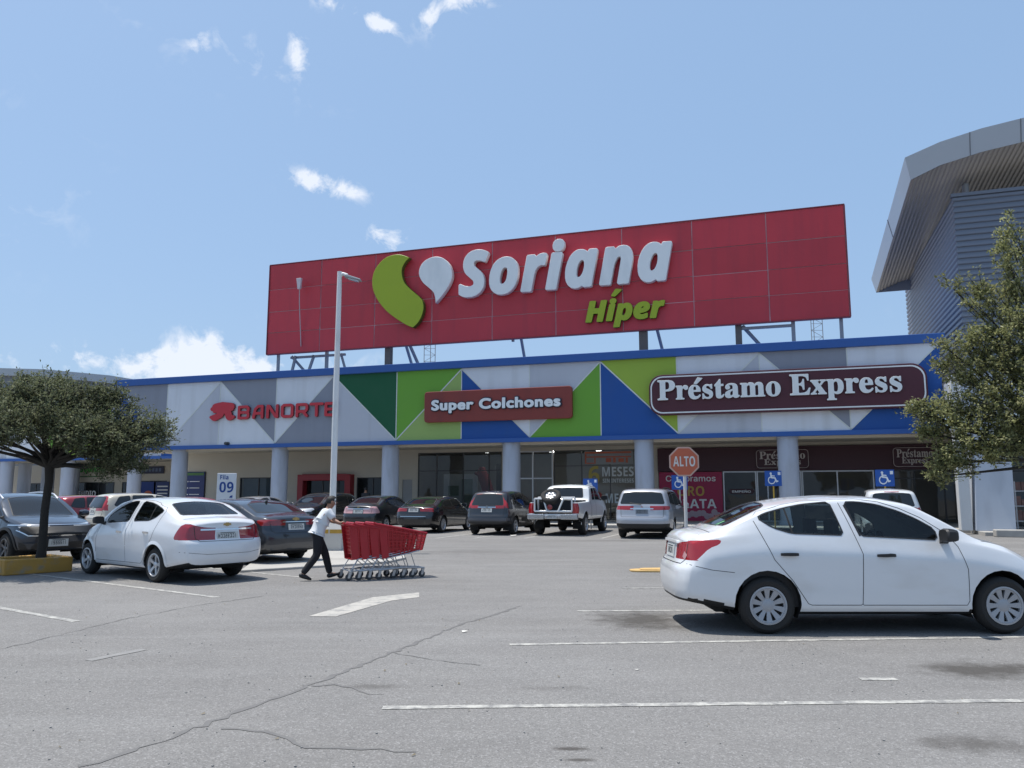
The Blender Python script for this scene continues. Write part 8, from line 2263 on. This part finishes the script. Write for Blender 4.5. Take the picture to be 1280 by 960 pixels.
for k in range(1, 4):
    c = copy_tree(t0)
    c.location = base + hd * (.185 * k)
    c.rotation_euler.z = CH + R((-.8, .6, -.5)[k - 1])
    c["label"] = labs[k]

# ------------------------------------------------------------------ the man who pushes them
SKIN = mat("skin", (.26, .135, .085), .55, var=.08, scale=8)
SHIRT = mat("white_shirt", (.62, .64, .66), .85, var=.05, scale=6, bump=.5, bscale=9)
TROUSER = mat("black_trousers", (.010, .010, .013), .85, var=.25, scale=6, bump=.4, bscale=8)
SHOE = mat("black_shoe", (.010, .010, .010), .45)
HAIR = mat("dark_hair", (.010, .008, .007), .6, var=.3, scale=20, bump=.5, bscale=60)
def skin_mesh(name, nodes, edges, m, parent, sub=2):
    me = bpy.data.meshes.new(name)
    me.from_pydata([n[0] for n in nodes], edges, [])
    o = bpy.data.objects.new(name, me)
    COL.objects.link(o); o.parent = parent
    sk = o.modifiers.new("skin", 'SKIN')
    sk.use_smooth_shade = True
    if not me.skin_vertices:
        bpy.context.view_layer.objects.active = o
    for i, n in enumerate(nodes):
        d = me.skin_vertices[0].data[i]
        r = n[1]
        d.radius = r if isinstance(r, tuple) else (r, r)
        d.use_root = (i == 0)
    s = o.modifiers.new("sub", 'SUBSURF')
    s.levels = s.render_levels = sub
    me.materials.append(m)
    return o
def ensure_skin(me):
    bm = bmesh.new(); bm.from_mesh(me)
    bm.verts.layers.skin.verify()
    bm.to_mesh(me); bm.free()
def skin_obj(name, nodes, edges, m, parent, sub=2):
    me = bpy.data.meshes.new(name)
    bm = bmesh.new()
    ly = bm.verts.layers.skin.verify()
    vs = []
    for i, (co, r) in enumerate(nodes):
        v = bm.verts.new(co)
        v[ly].radius = r if isinstance(r, tuple) else (r, r)
        v[ly].use_root = (i == 0)
        vs.append(v)
    bm.verts.ensure_lookup_table()
    for a, b in edges:
        bm.edges.new((vs[a], vs[b]))
    bm.to_mesh(me); bm.free()
    tmp = bpy.data.objects.new(name + "_tmp", me)
    COL.objects.link(tmp)
    sk = tmp.modifiers.new("skin", 'SKIN'); sk.use_smooth_shade = True
    s = tmp.modifiers.new("sub", 'SUBSURF'); s.levels = s.render_levels = sub
    dg = bpy.context.evaluated_depsgraph_get()
    out = bpy.data.meshes.new_from_object(tmp.evaluated_get(dg))
    bpy.data.objects.remove(tmp)
    out.name = name
    out.materials.clear(); out.materials.append(m)
    for p in out.polygons: p.use_smooth = True
    o = bpy.data.objects.new(name, out)
    COL.objects.link(o); o.parent = parent
    return o
foot = ground(395, 725)
man = thing("person", "man in a white short sleeved shirt and black trousers pushing the red trolleys", "person", foot, CH)
bx = (base - foot)
fw_ = bx.dot(hd)                                   # how far ahead of the man the trolley's rear stands
lat = bx.dot(Vector((-hd.y, hd.x, 0)))
hx = fw_ - .10                                     # handle bar
J = dict(pel=(0, 0, .84), spine=(.04, 0, .98), chest=(.13, 0, 1.14), neck=(.20, 0, 1.285), head=(.245, 0, 1.37), crown=(.255, 0, 1.43))
N_, E_ = [], []
def nd(co, r):
    N_.append((co, r)); return len(N_) - 1
def ln(*ids):
    for a, b in zip(ids[:-1], ids[1:]): E_.append((a, b))
pel = nd(J["pel"], (.135, .10)); sp_ = nd(J["spine"], (.125, .09)); ch = nd(J["chest"], (.145, .10)); nk0 = nd((.175, 0, 1.235), (.07, .06)); nk = nd(J["neck"], (.055, .052)); hd0 = nd((.232, 0, 1.345), (.072, .078)); hd1 = nd((.25, 0, 1.415), (.072, .082))
ln(pel, sp_, ch, nk0, nk, hd0, hd1)
hands = []
for sg in (1, -1):
    sh = nd((.15, sg * .165, 1.205), (.062, .06)); el_p = Vector((.15 + (hx - .15) * .46, sg * .225, 1.05)); wr_p = Vector((hx - .055, sg * .17 + lat * 1, 1.01))
    ua = nd(tuple(Vector((.15, sg * .165, 1.205)).lerp(el_p, .5)), .045); el = nd(tuple(el_p), .037); fa = nd(tuple(el_p.lerp(wr_p, .45)), .035); wr = nd(tuple(wr_p), .025)
    pm = nd((hx - .02, wr_p.y, 1.025), (.034, .017))
    ln(ch, sh, ua, el, fa, wr, pm)
    for k in range(4):
        y = wr_p.y + (-.030 + .020 * k)
        l = (.9, 1.0, .97, .82)[k]
        a = nd((hx + .012, y, 1.032), .0088); b = nd((hx + .030 * l, y, 1.018), .0082); c = nd((hx + .026 * l, y, .992), .0075); d_ = nd((hx + .008, y, .980), .0068)
        ln(pm, a, b, c, d_)
    a = nd((hx - .022, wr_p.y - sg * .034, 1.012), .010); b = nd((hx - .006, wr_p.y - sg * .042, .992), .009); c = nd((hx + .008, wr_p.y - sg * .036, .978), .008)
    ln(pm, a, b, c)
for sg, kn, an, heel, toe in ((1, (.17, .085, .46), (.27, .075, .085), None, (.40, .08, .075)), (-1, (-.02, -.085, .44), (-.27, -.08, .115), None, (-.135, -.085, .03))):
    hp = nd((0, sg * .085, .79), .088); th = nd(tuple(Vector((0, sg * .085, .79)).lerp(Vector(kn), .5)), .075); k_ = nd(kn, .056); cf = nd(tuple(Vector(kn).lerp(Vector(an), .4)), .054); a_ = nd(an, .036)
    fo = nd(tuple(Vector(an).lerp(Vector(toe), .55)), (.036, .028)); to = nd(toe, (.032, .02))
    ln(pel, hp, th, k_, cf, a_, fo, to)
body_o = skin_obj("body", N_, E_, SKIN, man, 2)
# clothes: their own skinned shapes a little outside the body
def sub_nodes(ids, grow, override={}):
    out = []
    for i in ids:
        co, r = N_[i]
        r = r if isinstance(r, tuple) else (r, r)
        out.append((co, override.get(i, (r[0] + grow, r[1] + grow))))
    return out
# shirt: hem over the hips, short sleeves
S_N, S_E = [], []
def sn(co, r):
    S_N.append((co, r)); return len(S_N) - 1
a0 = sn((.03, 0, .93), (.162, .125)); a_1 = sn((-.008, 0, .83), (.165, .125)); a2 = sn((.05, 0, .99), (.158, .122)); a3 = sn((.13, 0, 1.14), (.17, .125)); a4 = sn((.178, 0, 1.235), (.085, .072)); a5 = sn((.188, 0, 1.262), (.066, .062))
S_E += [(a0, a_1), (a0, a2), (a2, a3), (a3, a4), (a4, a5)]
for sg in (1, -1):
    el_p = Vector((.15 + (hx - .15) * .46, sg * .225, 1.05)); s0 = Vector((.15, sg * .165, 1.205))
    b0 = sn(tuple(s0), (.080, .076)); b1 = sn(tuple(s0.lerp(el_p, .45)), (.068, .066)); b2 = sn(tuple(s0.lerp(el_p, .80)), (.064, .062))
    S_E += [(a3, b0), (b0, b1), (b1, b2)]
skin_obj("shirt", S_N, S_E, SHIRT, man, 2)
T_N, T_E = [], []
def tn(co, r):
    T_N.append((co, r)); return len(T_N) - 1
p0 = tn((0, 0, .85), (.150, .115)); p1 = tn((.012, 0, .905), (.140, .106))
T_E.append((p0, p1))
for sg, kn, an in ((1, (.17, .085, .46), (.27, .075, .085)), (-1, (-.02, -.085, .44), (-.27, -.08, .115))):
    q = [tn((0, sg * .085, .78), .104), tn(tuple(Vector((0, sg * .085, .79)).lerp(Vector(kn), .5)), .092), tn(kn, .076), tn(tuple(Vector(kn).lerp(Vector(an), .45)), .070), tn(tuple(Vector(kn).lerp(Vector(an), .99)), .060)]
    T_E += [(p0, q[0])] + list(zip(q[:-1], q[1:]))
skin_obj("trousers", T_N, T_E, TROUSER, man, 2)
for an, toe, tip in (((.27, .075, .085), (.41, .08, .085), .25), ((-.27, -.08, .115), (-.13, -.085, .035), -.3)):
    a, b = Vector(an), Vector(toe)
    d = (b - a).normalized()
    hl = a - d * .065 + Vector((0, 0, -.035))
    skin_obj("shoe", [(tuple(hl), (.042, .036)), (tuple(a + Vector((0, 0, -.02))), (.046, .05)), (tuple(a.lerp(b, .55) + Vector((0, 0, -.012))), (.047, .036)), (tuple(b), (.040, .026)), (tuple(b + d * .035), (.026, .018))], [(0, 1), (1, 2), (2, 3), (3, 4)], SHOE, man, 2)
# head details: hair cap, ears, nose, eyes, mouth
mb = MB()
hc = Vector((.242, 0, 1.395))
vs, fs, nr, nc = [], [], 9, 22
for i in range(nr):
    ph = (i / (nr - 1)) * R(112)
    for k in range(nc):
        th_ = 2 * math.pi * k / nc
        v = Vector((math.sin(ph) * math.cos(th_), math.sin(ph) * math.sin(th_), math.cos(ph)))
        cutf = 1.0 if v.x < .25 else max(.0, 1 - (v.x - .25) * .9)
        if v.x > .2 and ph > R(62): v = Vector((math.sin(R(62)) * math.cos(th_), math.sin(R(62)) * math.sin(th_), math.cos(R(62))))
        vs.append(hc + Vector((v.x * .108, v.y * .086, v.z * .105 + .0)))
for i in range(nr - 1):
    for k in range(nc):
        fs.append((i * nc + k, i * nc + (k + 1) % nc, (i + 1) * nc + (k + 1) % nc, (i + 1) * nc + k))
mb.add(vs, fs)
mb.build("hair", HAIR, man, smooth=True)
mb = MB()
for sg in (1, -1):
    mb.lathe([(0, -.012), (.026, -.01), (.030, 0), (.018, .012)], (.238, sg * .083, 1.375), 'y', 10)
mb.tube([(.318, 0, 1.395), (.338, 0, 1.365), (.320, 0, 1.355)], [.008, .014, .010], 8)
mb.build("nose_and_ears", SKIN, man, smooth=True)
mb = MB()
for sg in (1, -1):
    mb.tube([(.316, sg * .018, 1.392), (.308, sg * .045, 1.392)], .006, 6)
    mb.tube([(.318, sg * .014, 1.408), (.308, sg * .048, 1.408)], .005, 6)
mb.build("eyes_and_brows", HAIR, man)
MB().tube([(.312, -.022, 1.338), (.318, 0, 1.337), (.312, .022, 1.338)], .006, 6).build("mouth", mat("lip", (.20, .07, .055), .5), man)
# people near the bank doors, dim behind the glass
def bystander(loc, label, shirt, rz):
    t = thing("person", label, "person", loc, rz)
    n = [((0, 0, .92), (.15, .11)), ((0, 0, 1.15), (.14, .10)), ((0, 0, 1.36), (.17, .11)), ((0, 0, 1.50), (.06, .06)), ((0, .01, 1.58), (.075, .085)), ((0, .01, 1.66), (.075, .085))]
    e = [(0, 1), (1, 2), (2, 3), (3, 4), (4, 5)]
    for sg in (1, -1):
        k = len(n)
        n += [((sg * .19, 0, 1.40), .06), ((sg * .23, .02, 1.12), .042), ((sg * .20, .16, .98), .034), ((sg * .18, .24, .98), (.035, .02)), ((sg * .10, 0, .84), .09), ((sg * .10, .02, .46), .06), ((sg * .10, 0, .09), .045), ((sg * .10, .14, .04), (.04, .03))]
        e += [(2, k), (k, k + 1), (k + 1, k + 2), (k + 2, k + 3), (0, k + 4), (k + 4, k + 5), (k + 5, k + 6), (k + 6, k + 7)]
    skin_obj("body", n, e, SKIN, t, 2)
    skin_obj("shirt", [((0, 0, .90), (.17, .13)), ((0, 0, 1.15), (.16, .12)), ((0, 0, 1.36), (.19, .13)), ((0, 0, 1.47), (.08, .075)), ((.20, 0, 1.40), .078), ((.225, .01, 1.2), .064), ((-.20, 0, 1.40), .078), ((-.225, .01, 1.2), .064)], [(0, 1), (1, 2), (2, 3), (2, 4), (4, 5), (2, 6), (6, 7)], shirt, t, 2)
    skin_obj("trousers", [((0, 0, .93), (.16, .12)), ((.10, 0, .82), .10), ((.10, .02, .46), .072), ((.10, 0, .14), .062), ((-.10, 0, .82), .10), ((-.10, .02, .46), .072), ((-.10, 0, .14), .062)], [(0, 1), (1, 2), (2, 3), (0, 4), (4, 5), (5, 6)], TROUSER, t, 2)
    mb = MB().lathe([(0, .115), (.05, .105), (.085, .06), (.09, 0), (.07, -.05)], (0, -.012, 1.655), 'z', 16)
    mb.build("hair", HAIR, t, smooth=True)
p = at(457, 622, 44.5)
bystander((p.x, p.y, .14), "man in dark clothes standing by the glass right of the red bank portal", mat("dark_shirt", (.02, .02, .025), .85), -TH)

# ------------------------------------------------------------------ litter and small marks on the asphalt
rnd = random.Random(21)
mb = MB()
PAPER = mat("paper_scrap", (.62, .60, .55), .8, var=.2)
for px, py, s in ((580, 790.5, .05), (642, 671, .22), (796, 838, .02), (945, 743, .03), (982, 879, .02)):
    g = ground(px, py)
    pts = [(math.cos(k * 1.05 + rnd.uniform(-.3, .3)) * s * rnd.uniform(.5, 1), math.sin(k * 1.05) * s * rnd.uniform(.3, .7)) for k in range(6)]
    k = len(mb.v)
    mb.add([(g.x + a, g.y + b, .006 + rnd.uniform(0, s * .3)) for a, b in pts], [tuple(range(6))])
tag(mb.build("paper_litter", PAPER), kind="stuff")
mb = MB()
for k in range(500):
    y = rnd.uniform(4.2, 22) if k % 3 else rnd.uniform(4.2, 9)
    x = rnd.uniform(-.62, .62) * y
    s = rnd.uniform(.003, .009)
    mb.box((x, y, s * .4), (s * 1.5, s, s * .9), rz=rnd.uniform(0, 3))
tag(mb.build("loose_gravel", mat("gravel_bits", (.24, .235, .225), .9, var=.6, scale=30)), kind="stuff")
mb = MB()
for k in range(140):
    y = rnd.uniform(4.2, 20)
    x = rnd.uniform(-.62, .62) * y
    s = rnd.uniform(.015, .035)
    a = rnd.uniform(0, 3.1)
    mb.quad((x, y, .006), (x + math.cos(a) * s, y + math.sin(a) * s, .008), (x + math.cos(a + .5) * s, y + math.sin(a + .5) * s, .014), (x + math.cos(a + .9) * s * .5, y + math.sin(a + .9) * s * .5, .007))
tag(mb.build("dry_leaves", mat("dry_leaf", (.17, .14, .09), .85, var=.5, scale=20)), kind="stuff")
